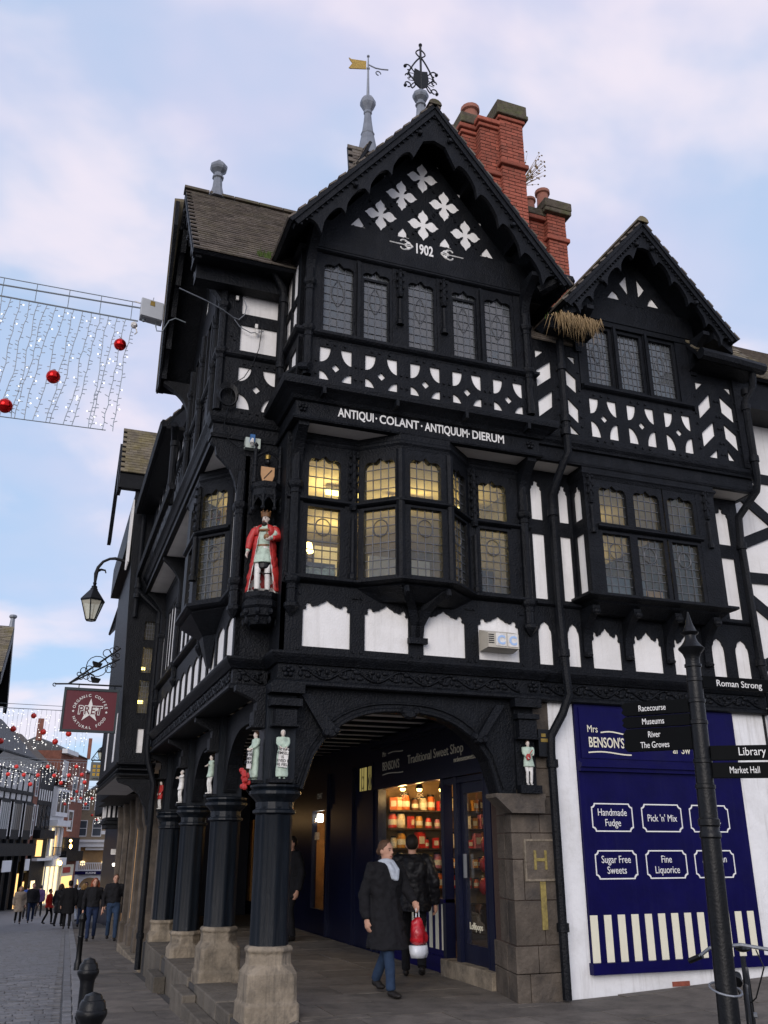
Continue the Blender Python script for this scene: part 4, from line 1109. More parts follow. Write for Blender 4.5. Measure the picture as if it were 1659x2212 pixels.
# pennant weather vane
wv = thing('weather_vane', 'gilded pennant weather vane on the tall lead spire behind the gable', 'weather vane', loc=(1.87, 2.5, 14.9))
mb = MB().tube([(1.87, 2.5, 14.9), (1.87, 2.5, 15.9)], [.03, .012], 6); mb.ball((1.87, 2.5, 15.93), .03, 8, 5); mb.ball((1.87, 2.5, 15.62), .035, 8, 5)
mb.build('rod', 'lead', wv)
MB(lambda a, b, c: (1.87 + a * .94, 2.5 - a * .30 + c, b)).plate([(-.04, 15.80), (-.33, 15.84), (-.38, 15.88), (-.36, 15.82), (-.31, 15.74), (-.38, 15.62), (-.35, 15.60), (-.04, 15.60)], (), -.008, .008).build('pennant', 'gold', wv)
mb = MB().tube([(1.87, 2.5, 15.72), (2.0, 2.46, 15.64), (2.12, 2.42, 15.61), (2.24, 2.38, 15.60)], .014, 5)
mb.tube([(2.1 + .05 * math.cos(a), 2.56, 15.64 + .05 * math.sin(a)) for a in [k * .6 for k in range(9)]], .012, 5); mb.build('scroll', 'lead', wv)
# wrought iron shield finial
sv = thing('shield_finial', 'dark wrought iron shield with scrolls standing on the main gable finial', 'finial', loc=(1.64, -.58, 12.0))
MB().tube([(1.64, -.58, 11.98), (1.64, -.58, 12.84)], .017, 6).ball((1.64, -.58, 12.86), .03, 8, 5).build('rod', 'blackiron', sv)
SF = lambda u, z, w: (1.64 + u, -.58 - w, z)
MB(SF).plate([(-.10, 12.36), (0, 12.33), (.10, 12.36), (.12, 12.2), (.10, 12.08), (0, 12.0), (-.10, 12.08), (-.12, 12.2)], (), -.012, .012).build('shield', 'blackiron', sv)
mb = MB(SF)
for s_ in (-1, 1):
    mb.tube([(s_ * t * .024, 12.62 - t * .028 - .002 * t * t, 0) for t in range(10)], .013, 5)
    mb.tube([(s_ * (.14 + .055 * math.sin(t * .7)), 12.36 - .043 * t, 0) for t in range(10)], .011, 5)
    mb.tube([(s_ * (.10 + .06 * math.sin(t * .7 + 2)), 12.36 - .043 * t, 0) for t in range(10)], .009, 5)
    for zz, r_ in ((12.35, .05), (12.18, .04), (12.02, .045)):
        mb.tube([(s_ * (.21 + r_ * math.cos(t * .6)), zz + r_ * math.sin(t * .6), 0) for t in range(9)], .010, 5)
    mb.tube([(s_ * (.02 + .055 * math.sin(t * .5)), 12.62 + t * .022, 0) for t in range(8)], .011, 5)
    for zz in (12.12, 12.19, 12.26): mb.tube([(s_ * .12, zz, 0), (s_ * .2, zz - .01, 0)], .007, 4)
    mb.ball((s_ * .25, 12.36, 0), .028, 6, 4); mb.ball((s_ * .25, 11.99, 0), .028, 6, 4)
mb.build('scrollwork', 'blackiron', sv)
# ================================================================ ground, street, arcade
def gl(y):
    """level of the street, which falls away from the corner"""
    if y < -8: return -.01
    if y < 8: return -.25 - .03 * y
    if y < 19.5: return -.49 - .0365 * (y - 8)
    if y < 40: return -.91 - .0435 * (y - 19.5)
    if y < 75: return -1.80 - .035 * (y - 40)
    return -3.03
def sstep(t): t = max(0, min(1, t)); return t * t * (3 - 2 * t)
def gh(x, y):
    wgt = sstep((x + .55) / .95)
    if y > .2: wgt *= sstep((1.6 - y) / 1.4) if x < .1 else (sstep((12 - y) / 3) if x > 3 else sstep((1.6 - y) / 1.4))
    return lerp(gl(y), max(0, .045 * (x - 3.4)), wgt)
def kerb_x(y): return -1.735 + .035 * y if y > 2.67 else -1.642 - .08 * (2.67 - y)
def in_view(p):
    v = Vector(p) - cam.location
    m = cam.rotation_euler.to_matrix()
    q = m.transposed() @ v
    if q.z > -.1: return False
    return abs(q.x / -q.z) < 829.5 / 1915 * 1.03 and abs(q.y / -q.z) < 1106 / 1915 * 1.03
mb = MB()
xs = [-260, -80, -30, -12, -6, -4, -3, -2.4] + [-2.0 + .25 * k for k in range(13)] + [1.5, 2.5, 3.5, 5, 7, 10, 30, 80, 260]
ys = [-60, -20, -10] + [-8 + k for k in range(45)] + [40, 46, 54, 64, 80, 100, 140, 220, 400]
idx = {}
for i, x in enumerate(xs):
    for j, y in enumerate(ys):
        idx[i, j] = mb.P(x, y, gh(x, y) - .07)
for i in range(len(xs) - 1):
    for j in range(len(ys) - 1): mb.f.append([idx[i, j], idx[i + 1, j], idx[i + 1, j + 1], idx[i, j + 1]])
tag(mb.build('ground', 'joint', smooth=True), kind='structure')
# pavement with flagstones
mb = MB()
yy = [-8 + .75 * k for k in range(70)]
px = lambda y: [kerb_x(y) + .02, kerb_x(y) + .6, -.95 + (.05 * (y - 9) if y > 9 else 0), -.5 + (.05 * (y - 9) if y > 9 else 0), -.2 + (.05 * (y - 9) if y > 9 else 0), .6 + (.05 * (y - 9) if y > 9 else 0)]
rows = [[mb.P(x, y, gh(x, y) - .02 if y < 8.6 else gl(y) - .02) for x in px(y)] for y in yy]
for A, Bq in zip(rows, rows[1:]):
    for j in range(len(A) - 1): mb.f.append([A[j], A[j + 1], Bq[j + 1], Bq[j]])
fx = [.6, 1.5, 3.4, 5, 8, 12]
rows = [[mb.P(x, y, gh(x, y) - .021) for x in fx] for y in (-8, -4, -2, -.5, .1, .5)]
for A, Bq in zip(rows, rows[1:]):
    for j in range(len(A) - 1): mb.f.append([A[j], A[j + 1], Bq[j + 1], Bq[j]])
PAVE = tag(mb.build('pavement', 'joint'), kind='structure')
FLAG = unit_mesh('flagstone', 'pavement', (1, 1, 1))
def flag(x0, x1, y0, y1, zf, parent=None):
    xc, yc = (x0 + x1) / 2, (y0 + y1) / 2
    z = zf(xc, yc)
    sx = math.atan2(zf(x1, yc) - zf(x0, yc), x1 - x0); sy = math.atan2(zf(xc, y1) - zf(xc, y0), y1 - y0)
    inst(FLAG, 'flagstone', parent or PAVE, (xc, yc, z - .022 + RND.uniform(-.003, .003)), (sy + RND.gauss(0, .003), -sx + RND.gauss(0, .003), 0), (x1 - x0 - .012, y1 - y0 - .012, .04))
y = -5.0
while y < 30:
    d = RND.uniform(.48, .72)
    lo_, hi_ = kerb_x(y) + .16, (-.36 if y < 8.4 else .05 * (y - 9) - .1)
    x = lo_
    while x < hi_ - .1:
        w_ = min(RND.uniform(.55, .95), hi_ - x)
        if hi_ - x - w_ < .25: w_ = hi_ - x
        flag(x, x + w_, y, y + d, gh if y < 8.4 else (lambda a, b: gl(b)))
        x += w_
    y += d
for (xa, xb, ya, yb) in ((-.36, 8.0, -4.2, .05),):
    y = ya
    while y < yb - .05:
        d = min(RND.uniform(.5, .7), yb - y); x = xa
        while x < xb:
            w_ = RND.uniform(.6, 1.0)
            flag(x, x + w_, y, y + d, gh); x += w_
        y += d
# arcade floor: a raised stone pavement under the building
ARC = tag(MB().box(-.22, 3.2, .06, 8.85, -.9, -.03).box(.7, 3.2, 8.8501, 16, -.9, -.0301).build('arcade_floor', 'joint'), kind='structure')
y = .06
while y < 11:
    d = RND.uniform(.55, .75); x = -.2 if y < 8.2 else .72
    while x < 3.1:
        w_ = min(RND.uniform(.6, 1.0), 3.12 - x)
        flag(x, x + w_, y, y + d, lambda a, b: -.002, ARC); x += w_
    y += d
# kerb stones and granite setts
KERB = unit_mesh('kerb_stone', 'kerb', (1, 1, 1))
mb = MB()
ry = [-8 + 1.5 * k for k in range(75)]
rows = [[mb.P(x, y, gl(y) - .045 + (.03 if False else 0)) for x in (-40, -12, -6, -3.6, kerb_x(y) - .0)] for y in ry]
for A, Bq in zip(rows, rows[1:]):
    for j in range(4): mb.f.append([A[j], A[j + 1], Bq[j + 1], Bq[j]])
ROAD = tag(mb.build('road', 'sett'), kind='structure')
y = -5.0
while y < 40:
    d = RND.uniform(.8, 1.1)
    inst(KERB, 'kerb_stone', PAVE, (kerb_x(y + d / 2) + .075, y + d / 2, gl(y + d / 2) - .05), (math.atan(-.03), 0, math.atan(-.05)), (.15, d - .012, .12))
    y += d
SETT = unit_mesh('sett', 'sett', (1, 1, 1), .06)
setts = []
y = .4
r_ = 0
while y < 30:
    d = .125
    x = kerb_x(y) - .14 - (.1 if r_ % 2 else 0)
    n = 0
    while x > -7.5:
        w_ = RND.uniform(.17, .25)
        setts.append((x - w_ / 2, y + RND.uniform(-.01, .01), w_ - .012, d - .012)); x -= w_
    y += d; r_ += 1
y = 0.4
while y < 30:      # gutter course: long setts parallel to the kerb
    setts.append((kerb_x(y) - .065, y, .11, .215)); y += .225
vis = [s_ for s_ in setts if in_view((s_[0], s_[1], gl(s_[1])))]
vis.sort(key=lambda s_: (s_[0] + 2.3) ** 2 + (s_[1] + 9.7) ** 2)
mb = MB()
for k, (x, y, w_, d) in enumerate(vis):
    z = gl(y) - .035 + RND.uniform(-.006, .006)
    if k < 300: inst(SETT, 'sett', ROAD, (x, y, z), (-.03 + RND.gauss(0, .015), RND.gauss(0, .015), RND.gauss(0, .01)), (w_, d, .05))
    else:
        t_ = RND.uniform(-.004, .004)
        a = [mb.P(x - w_ / 2, y - d / 2, z + .022 + t_), mb.P(x + w_ / 2, y - d / 2, z + .022), mb.P(x + w_ / 2, y + d / 2, z + .02 - t_), mb.P(x - w_ / 2, y + d / 2, z + .022)]
        b = [mb.P(x - w_ / 2, y - d / 2, z - .01), mb.P(x + w_ / 2, y - d / 2, z - .01), mb.P(x + w_ / 2, y + d / 2, z - .01), mb.P(x - w_ / 2, y + d / 2, z - .01)]
        mb.f.append(a)
        for q in range(4): mb.f.append([a[q], a[(q + 1) % 4], b[(q + 1) % 4], b[q]])
tag(mb.build('setts', 'sett', ROAD), kind='stuff')

# ---- pillars of the arcade
def sq_ring(cx, cy, h, ch, z):
    """square with chamfered corners"""
    return [(cx - h, cy - h + ch, z), (cx - h + ch, cy - h, z), (cx + h - ch, cy - h, z), (cx + h, cy - h + ch, z), (cx + h, cy + h - ch, z), (cx + h - ch, cy + h, z), (cx - h + ch, cy + h, z), (cx - h, cy + h - ch, z)]
def pillar(x, y, zb, zg):
    o = MB()
    R_ = .195
    def ring(r, z):
        return [(x + r * (1 + .055 * math.cos(8 * a)) * math.cos(a), y + r * (1 + .055 * math.cos(8 * a)) * math.sin(a), z) for a in [2 * math.pi * k / 48 for k in range(48)]]
    o.loft([ring(R_, zb), ring(R_, 2.0), ring(R_ * 1.02, 2.01)])
    sh = o.build('pillar', 'navycol', BLD, smooth=2)
    MB().loft([sq_ring(x, y, .285, .03, zg), sq_ring(x, y, .28, .03, zb - .52), sq_ring(x, y, .262, .045, zb - .50), sq_ring(x, y, .258, .055, zb - .25), sq_ring(x, y, .222, .132, zb - .17), sq_ring(x, y, .218, .13, zb - .07), sq_ring(x, y, .235, .135, zb - .05), sq_ring(x, y, .235, .135, zb - .025), sq_ring(x, y, .21, .12, zb)]).build('pillar_base', 'stone', sh, bevel=.012)
    MB().lathe([(.20, 1.93), (.235, 1.95), (.235, 1.975), (.205, 1.99), (.205, 2.06), (.23, 2.09), (.265, 2.12), (.285, 2.14), (.285, 2.17), (.25, 2.19), (.275, 2.215), (.275, 2.235), (.23, 2.25)], x, y, 16, math.pi / 16).build('capital', 'navycol', sh)
    B('upper_post', 'navycol', sh, XYZ, (x - .17, x + .17, y - .15, y + .17, 2.25, 3.31))
    # niche hoods and pedestals on the two outer faces
    B('niche_hood', 'black', sh, XYZ, (x - .30, x - .16, y - .10, y + .12, 2.86, 3.02), (x - .33, x - .16, y - .12, y + .14, 2.84, 2.86), (x - .27, x - .16, y - .08, y + .10, 3.02, 3.12))
    B('niche_pedestal', 'black', sh, XYZ, (x - .30, x - .16, y - .10, y + .12, 2.25, 2.285))
    bracket(sh, lambda a, z, w: (x - .15 - w, y + a, z), 0, .36, 2.95, 3.30, .06, 'console')
    return sh
PIL = [(.08, .21, .66), (.08, 3.02, .64), (.08, 5.82, .38), (.08, 8.56, .36)]
for x, y, zb in PIL: pillar(x, y, zb, gl(y) - .05)
p1 = [o for o in BLD.children if o.name.startswith('pillar')][0]
B('niche_hood', 'black', p1, XYZ, (-.02, .22, -.09, .07, 2.86, 3.02), (-.05, .25, -.12, .07, 2.84, 2.86), (-.08, .27, -.13, .07, 3.06, 3.14), (-.10, .29, -.14, .07, 3.20, 3.30))
B('niche_pedestal', 'black', p1, XYZ, (-.06, .22, -.10, .06, 2.25, 2.29))
# low stone walls between the pillars along the street
for a, b in ((.5, 2.75), (3.3, 5.55), (6.1, 8.28)):
    n = 3
    for k in range(n):
        y0, y1 = lerp(a, b, k / n), lerp(a, b, (k + 1) / n)
        B('plinth_stone', 'plinth', BLD, XYZ, (-.24, .22, y0 + .006, y1 - .006, gl(y1) - .1, .015 + RND.uniform(-.01, .01)), bevel=.015)
for k, (y0, y1, z1) in enumerate(((2.5, 3.5, -.08), (5.3, 6.3, -.2), (.9, 2.5, -.16))):
    B('plinth_stone', 'plinth', BLD, XYZ, (-.42, -.245, y0, y1, gl(y0) - .2, z1), bevel=.015)
# ---- stone pier at the right of the arch
PX0 = 2.90
pier = MB().loft([[(PX0 + .015, .12, zz), (3.47, .12, zz), (3.47, .95, zz), (3.10, 1.0, zz)] for zz in (-.1, 3.3)]).build('pier', 'mortar', BLD)
zj = [-.05, .28, .56, 1.03, 1.47, 1.76, 1.97, 2.17, 2.5, 2.9, 3.29]
for k, (a, b) in enumerate(zip(zj, zj[1:])):
    e_ = .03 if b < .6 else 0
    xm = 3.16 + .12 * (k % 3 - 1)
    for q in ([(PX0 - e_, .10 - e_), (xm - .004, .10 - e_), (xm - .004, .42), (PX0 + .07 - e_, .42)], [(xm + .004, .10 - e_), (3.488, .10 - e_), (3.488, .42), (xm + .004, .42)], [(PX0 + .072 - e_, .428), (PX0 + .25, .428), (3.2, .98), (3.11 - e_, 1.02)]):
        MB().loft([[(x, y, zz) for x, y in q] for zz in (a + .004, b - .004)]).build('stone', 'stonedark', pier, bevel=.008)
MB(FR).plate([(2.86, 1.98), (3.30, 1.98), (3.30, 2.12), (3.32, 2.15), (3.32, 2.195), (2.66, 2.195), (2.66, 2.15), (2.70, 2.12)], (), -.25, .02).build('corbel', 'stonedark', pier)
B('niche_back', 'black', BLD, FR, (2.98, 3.24, 2.25, 3.29, -.12, -.04))
B('niche_hood', 'black', BLD, FR, (2.99, 3.23, 2.84, 3.05, -.04, .06), (2.96, 3.26, 2.82, 2.84, -.04, .08), (2.96, 3.26, 3.06, 3.12, -.04, .09), (2.93, 3.29, 3.2, 3.30, -.04, .10))
B('niche_pedestal', 'black', BLD, FR, (2.97, 3.25, 2.2, 2.29, -.04, .07))
# ---- timber arch across the front opening
def arch_pts(u0, u1, zs, za, n=20):
    return [(lerp(u0, u1, k / n), zs + (za - zs) * (1 - abs(2 * k / n - 1) ** 2.6) ** .62) for k in range(n + 1)]
ap = arch_pts(.33, 2.76, 2.2, 3.10)
MB(FR).plate([(.20, 2.2)] + ap + [(2.98, 2.2), (2.98, 3.31), (.20, 3.31)], (), -.36, -.08).build('arch_spandrel', 'black', BLD)
mb = MB(FR)
mb.tube([(u, z - .0, -.075) for u, z in ap], .028, 6); mb.tube([(u, z + .06, -.07) for u, z in arch_pts(.28, 2.81, 2.2, 3.12)], .016, 6)
mb.build('arch_moulding', 'black', BLD)
for s_, u in ((1, .56), (-1, 2.56)):
    mb = MB(FR)
    mb.loft([[(u - s_ * .22 - .06, 3.22, -.02), (u - s_ * .22 + .06, 3.22, -.02), (u - s_ * .22 + .06, 3.22, .0), (u - s_ * .22 - .06, 3.22, .0)], [(u - .07 + s_ * .06, 2.80, -.07), (u + .07 + s_ * .06, 2.86, -.07), (u + .07 + s_ * .06, 2.86, .03), (u - .07 + s_ * .06, 2.80, .03)]])
    mb.ball((u + s_ * .08, 2.80, -.02), (.09, .06, .07), 8, 5); mb.ball((u + s_ * .02, 2.80, .0), (.05, .05, .06), 8, 5); mb.ball((u + s_ * .14, 2.83, .0), (.05, .05, .06), 8, 5)
    mb.build('carved_pendant', 'black', BLD)
MB(FR).ball((1.62, 3.06, -.08), (.10, .06, .06), 8, 5).ball((1.55, 3.1, -.08), (.06, .05, .06), 8, 5).ball((1.70, 3.1, -.08), (.06, .05, .06), 8, 5).build('carved_boss', 'black', BLD)
# arches along the street side, between the pillars
for (xa, ya, _z), (xb, yb, _z2) in zip(PIL, PIL[1:]):
    ap = arch_pts(ya + .2, yb - .2, 2.3, 3.05, 16)
    MB(lambda a, b, c: (.08 + c, a, b)).plate([(ya + .14, 2.3)] + ap + [(yb - .14, 2.3), (yb - .14, 3.30), (ya + .14, 3.30)], (), -.08, .08).build('arch_spandrel', 'black', BLD)
# ceiling of the walk
MB().box(-.36, .0, .62, 16.2, 3.42, 3.5).box(.0, 3.2, .35, 16.2, 3.4201, 3.5).build('arcade_ceiling', 'soffit', BLD)
for k in range(19): B('ceiling_joist', 'black', BLD, XYZ, (.0, 3.15, .45 + k * .60, .57 + k * .60, 3.38, 3.42))
B('wall_plate', 'black', BLD, XYZ, (-.33, -.02, .62, 8.4, 3.31, 3.4))
# ---- white wall with the blue shop panel
WH = B('white_wall', 'whitewall', BLD, XYZ, (3.49, 3.84, .10, .4, -.2, 3.3), (6.31, 6.95, .10, .4, -.2, 3.3), (3.84, 6.31, .10, .4, -.2, .235), (3.84, 6.31, .32, .4, .235, 3.3))
B('air_brick', 'brick', WH, XYZ, (4.93, 5.17, .085, .105, .07, .12))
FP = lambda u, z, w: (u, .06 - w, z)
PN = B('shop_panel', 'navy', BLD, FP, (3.845, 6.305, .36, 2.48, -.12, 0))
B('panel_plinth', 'navy', BLD, FP, (3.82, 6.335, .24, .36, -.12, .05))
B('panel_moulding', 'navy', BLD, FP, (3.845, 6.305, 2.482, 2.53, -.12, .05), (3.845, 6.305, 2.53, 2.58, -.12, .08), (3.845, 6.305, 2.58, 2.60, -.12, .05))
B('shop_fascia', 'navy', BLD, FP, (3.845, 6.305, 2.602, 3.30, -.12, .0))
for k in range(13):
    a = 3.85 + k * .189
    B('cream_stripe', 'cream', PN, FP, (a, a + .1, .362, .86, .001, .006))
def logo(parent, fr, ox, oz, s, ux, m='cream', w=.004):
    """Mrs Benson's wordmark between two wavy rules"""
    p = lambda u, z: fr(ox + u * s * ux, oz + z * s, w)
    dirv = Vector(fr(ux, 0, 0)) - Vector(fr(0, 0, 0))
    text('Mrs', .125 * s, m, parent, p(0, .235), dirv, (0, 0, 1), sx=.82)
    text("BENSON'S", .175 * s, m, parent, p(.01, .055), dirv, (0, 0, 1), sx=.66, bold=.002)
    for z0, u0 in ((.245, .2), (-.005, 0)):
        mb = MB(fr)
        top = [(ox + lerp(u0, .63, k / 10) * s * ux, oz + (z0 + .014 * math.sin(k / 10 * 5)) * s) for k in range(11)]
        mb.plate(top + [(a, b - .016 * s) for a, b in top[::-1]], (), w - .002, w)
        mb.build('wavy_rule', m, parent)
FA_ = B('fascia_board', 'navy', BLD, FP, (3.9, 6.25, 2.64, 3.26, .001, .012))
logo(FA_, FP, 4.0, 2.72, 1.0, 1, w=.016)
text('ar Sw', .15, 'cream', FA_, (5.26, .04, 2.735), (1, 0, 0), (0, 0, 1), sx=.8)
def badge(parent, fr, u0, u1, z0, z1, lines):
    c = .045
    def ring(d):
        a0, a1, b0, b1 = u0 + d, u1 - d, z0 + d, z1 - d
        return [(a0, b0 + c), (a0 + c * .45, b0 + c * .85), (a0 + c * .85, b0 + c * .45), (a0 + c, b0), (a1 - c, b0), (a1 - c * .85, b0 + c * .45), (a1 - c * .45, b0 + c * .85), (a1, b0 + c), (a1, b1 - c), (a1 - c * .45, b1 - c * .85), (a1 - c * .85, b1 - c * .45), (a1 - c, b1), (a0 + c, b1), (a0 + c * .85, b1 - c * .45), (a0 + c * .45, b1 - c * .85), (a0, b1 - c)]
    mb = MB(fr).plate(ring(0), [ring(.014)], .001, .005)
    o = mb.build('badge_border', 'lettering', parent)
    for k, s_ in enumerate(lines):
        zz = (z0 + z1) / 2 - .045 + (len(lines) - 1) * .06 - k * .12
        text(s_, .118, 'lettering', parent, fr((u0 + u1) / 2, zz + .005, .004), (1, 0, 0), (0, 0, 1), 'CENTER', sx=.82)
for (a, b), col in zip(((3.98, 4.57), (4.70, 5.30), (5.42, 6.03)), ((('Handmade', 'Fudge'), ('Sugar Free', 'Sweets')), (("Pick 'n' Mix",), ('Fine', 'Liquorice')), (('Your', 'Own Jar'), ('American', 'Candy')))):
    badge(PN, FP, a, b, 1.78, 2.11, col[0]); badge(PN, FP, a, b, 1.245, 1.57, col[1])
# ================================================================ shops inside the arcade (wall plane x = 3.12)
def point_light(name, loc, col, w, r=.06):
    d = bpy.data.lights.new(name, 'POINT'); d.energy = w; d.color = col; d.shadow_soft_size = r
    o = bpy.data.objects.new(name, d); COL.objects.link(o); o.location = loc
    return o
MT['bulb'] = emit_mat('warm_bulb', (1.0, .62, .18), 14)
MT['bulbw'] = emit_mat('white_lamp', (1.0, .93, .80), 9)
MT['tubelight'] = emit_mat('fluorescent_tube', (1.0, .78, .22), 7)
MT['shelfwood'] = mat('dark_shelf', (.05, .03, .018), .6, .2, 8, .1, 30)
MT['shopwall'] = mat('shop_wall', (.30, .19, .09), .8, .1, 4, 0)
SHP = B('shop_wall', 'navydark', BLD, SH, (.62, 1.19, -.05, 3.3, -.14, -.02), (5.30, 8.50, -.05, 3.42, -.14, -.03), (9.5, 16.0, -.05, 3.42, -.14, -.03), (1.19, 5.30, 2.6, 3.42, -.14, -.05), (8.5, 9.5, 2.32, 3.42, -.14, -.03), (8.5, 9.5, -.05, .44, -.14, -.03))
B('stall_riser', 'navy', BLD, SH, (2.55, 5.30, -.02, .885, -.12, -.01), (2.55, 5.30, .10, .20, -.01, .03))
for k in range(12):
    a = 2.60 + k * .105 * 2.1
    B('cream_stripe', 'cream', BLD, SH, (a, a + .105, .28, .86, -.009, -.003))
B('window_sill', 'navy', BLD, SH, (2.5, 5.3, .886, .93, -.12, .04))
for a, b in ((2.05, 2.16), (2.50, 2.60), (5.24, 5.42), (1.03, 1.18), (1.19, 1.24)): B('pilaster', 'navydark', BLD, SH, (a, b, .0 if b > 1.3 else .0, 2.6, -.12, .02))
FS = B('fascia_board', 'navydark', BLD, SH, (.99, 5.5, 2.60, 3.24, -.05, .03))
B('fascia_cornice', 'navydark', FS, SH, (.95, 5.55, 3.241, 3.30, -.05, .12), (.97, 5.53, 3.20, 3.2405, .03, .08))
B('fascia_mould', 'navydark', FS, SH, (.99, 5.5, 2.53, 2.599, -.05, .06))
SHf = lambda u, z, w: SH(u, z, w + .03)
logo(FS, SHf, 5.0, 2.81, 1.05 * 1.45, -1, w=.004) if False else None
dl = (0, -1, 0)
text('Mrs', .12, 'cream', FS, SHf(5.0, 3.05, .004), dl, (0, 0, 1), sx=1.0)
text("BENSON'S", .20, 'cream', FS, SHf(5.0, 2.82, .004), dl, (0, 0, 1), sx=.88)
for z0, u0 in ((3.09, 4.72), (2.76, 5.0)):
    top = [(lerp(u0, 4.04, k / 10), z0 + .012 * math.sin(k / 2)) for k in range(11)]
    MB(SHf).plate(top + [(a, b - .016) for a, b in top[::-1]], (), .001, .004).build('wavy_rule', 'cream', FS)
text('Traditional Sweet Shop', .19, 'cream', FS, SHf(3.84, 2.845, .004), dl, (0, 0, 1), sx=1.17)
text('mrsbensonssweets.co.uk', .10, 'cream', FS, SHf(2.08, 2.725, .004), dl, (0, 0, 1), sx=.86)
MB(SH).box(2.60, 5.25, .93, 2.55, -.06, -.054).build('shop_window', 'shopglass', BLD)
dr = B('shop_door', 'navydark', BLD, SH, (1.245, 1.33, .20, 2.44, -.10, -.04), (1.95, 2.04, .20, 2.44, -.10, -.04), (1.33, 1.95, 2.30, 2.44, -.10, -.04), (1.33, 1.95, .20, .42, -.10, -.04))
MB(SH).box(1.33, 1.95, .42, 2.30, -.075, -.07).build('door_glass', 'shopglass', dr)
B('door_handle', 'lead', dr, SH, (1.90, 1.93, 1.22, 1.52, -.04, .0))
text('Lollipops', .12, 'cream', dr, SH(1.93, .60, -.068), dl, (0, 0, 1), sx=.9)
B('transom_rail', 'navydark', BLD, SH, (1.2, 2.6, 2.442, 2.52, -.10, .01))
B('door_step', 'stone', BLD, SH, (1.0, 2.54, -.04, .195, -.12, .10), bevel=.01)
for a, b in ((5.5, 6.6), (6.7, 8.2)): B('panelling', 'navydark', BLD, SH, (a + .04, b - .04, .3, 2.4, -.03, -.01), (a + .12, b - .12, .4, 2.3, -.01, .004))
for a in (5.46, 6.62, 8.22): B('pilaster', 'navydark', BLD, SH, (a, a + .09, .0, 3.0, -.03, .04))
MT['litglass'] = emit_mat('lit_leaded_glass', (.62, .50, .16), .34)
for a, b in ((5.69, 5.87), (5.99, 6.35)):
    o = MB(SH).box(a, b, 2.56, 2.96, -.03, -.02).build('lit_fanlight', 'litglass', BLD)
    mb = MB(SH)
    for k in range(1, 3): mb.box(lerp(a, b, k / 3) - .006, lerp(a, b, k / 3) + .006, 2.56, 2.96, -.02, -.012)
    mb.tube([(lerp(a, b, .5) + .06 * math.cos(t * .5), 2.7 + .11 * math.sin(t * .5), -.016) for t in range(12)], .006, 4, True)
    mb.build('leading', 'came', o)
# interior of the sweet shop
B('shop_room', 'shopwall', BLD, XYZ, (3.3, 6.5, 5.5, 5.6, 0, 3.2), (6.4, 6.5, .95, 5.5, 0, 3.2), (3.25, 6.4, .9, .95, 0, 3.2))
B('shop_ceiling', 'shelfwood', BLD, XYZ, (3.25, 6.5, .9, 5.6, 3.0, 3.05)); B('shop_floor', 'shelfwood', BLD, XYZ, (3.25, 6.5, .9, 5.6, .1, .16))
shelf = thing('display_shelves', 'dark wooden shelves crowded with sweet jars behind the shop window', 'shelf', loc=(4.3, 5.3, .16))
SHZ = (.95, 1.27, 1.59, 1.91, 2.20)
for k, z in enumerate(SHZ): B('shelf_board', 'shelfwood', shelf, XYZ, (3.27, 5.6, 5.12, 5.44, z - .025, z))
B('back_board', 'shopwall', shelf, XYZ, (3.27, 5.6, 5.44, 5.48, .16, 2.9))
B('base_cupboard', 'shelfwood', shelf, XYZ, (3.27, 5.6, 5.05, 5.43, .16, .7))
jc = {'amber': (.55, .26, .04), 'red': (.55, .03, .02), 'cream': (.6, .5, .32), 'orange': (.60, .14, .02), 'pink': (.55, .18, .22), 'brown': (.16, .06, .02)}
jm = {k: mat(k + '_sweets', v, .3, .5, 60, .2, 80, spec=.6) for k, v in jc.items()}
jars = {}
for k in jc:
    MT['jar_' + k] = jm[k]
for k, z in enumerate(SHZ):
    y = 3.36
    while y < 5.5:
        kind = RND.choice(list(jc))
        if RND.random() < .38:
            kk = 'box_' + kind
            if kk not in jars:
                o = thing('sweet_box', '%s box of sweets on the lit shelves behind the shop window' % kind, 'box', 'sweet boxes on the shop shelves')
                B('carton', 'jar_' + kind, o, XYZ, (-.07, .07, -.045, .045, 0, .22)); B('paper_label', 'cream', o, XYZ, (-.05, .05, -.049, -.0451, .06, .16)); jars[kk] = o
            else: o = copy_tree(jars[kk])
            place(o, (y, 5.2 + RND.uniform(-.03, .03), z), RND.gauss(0, .25), RND.uniform(.6, 1.2)); y += RND.uniform(.11, .19)
            continue
        h = RND.uniform(.16, .28)
        if kind not in jars:
            o = thing('sweet_jar', 'jar of %s sweets on the lit shelves behind the shop window' % kind, 'jar', 'sweet jars on the shop shelves')
            MB().lathe([(.06, 0), (.07, .01), (.07, .17), (.055, .2), (.055, .215)], 0, 0, 10).build('body', 'jar_' + kind, o, smooth=2)
            MB().lathe([(.06, .215), (.06, .245), (.0, .246)], 0, 0, 10).build('lid', 'blackiron', o)
            MB().lathe([(.0712, .05), (.0712, .13)], 0, 0, 10).build('paper_label', 'cream', o)
            jars[kind] = o
        else: o = copy_tree(jars[kind])
        place(o, (y, 5.22 + RND.uniform(-.03, .03), z), RND.uniform(0, 6), h / .246)
        y += RND.uniform(.145, .19)
for y, z in ((2.9, 1.25), (2.95, .95), (2.85, 1.52)):
    o = thing('red_gift_bag', 'red cellophane gift bag hanging inside the shop door, ' + {1.25: 'the middle one', .95: 'the lowest one', 1.52: 'the topmost one'}[z], 'bag', loc=(3.95, y, z))
    MB().ball((3.95, y, z + .12), (.10, .13, .13), 9, 6).build('bag', 'redpaint', o, smooth=True)
    MB().lathe([(.02, .24), (.05, .30), (.0, .31)], 3.95, y, 7, z0=z).build('tie', 'gold', o)
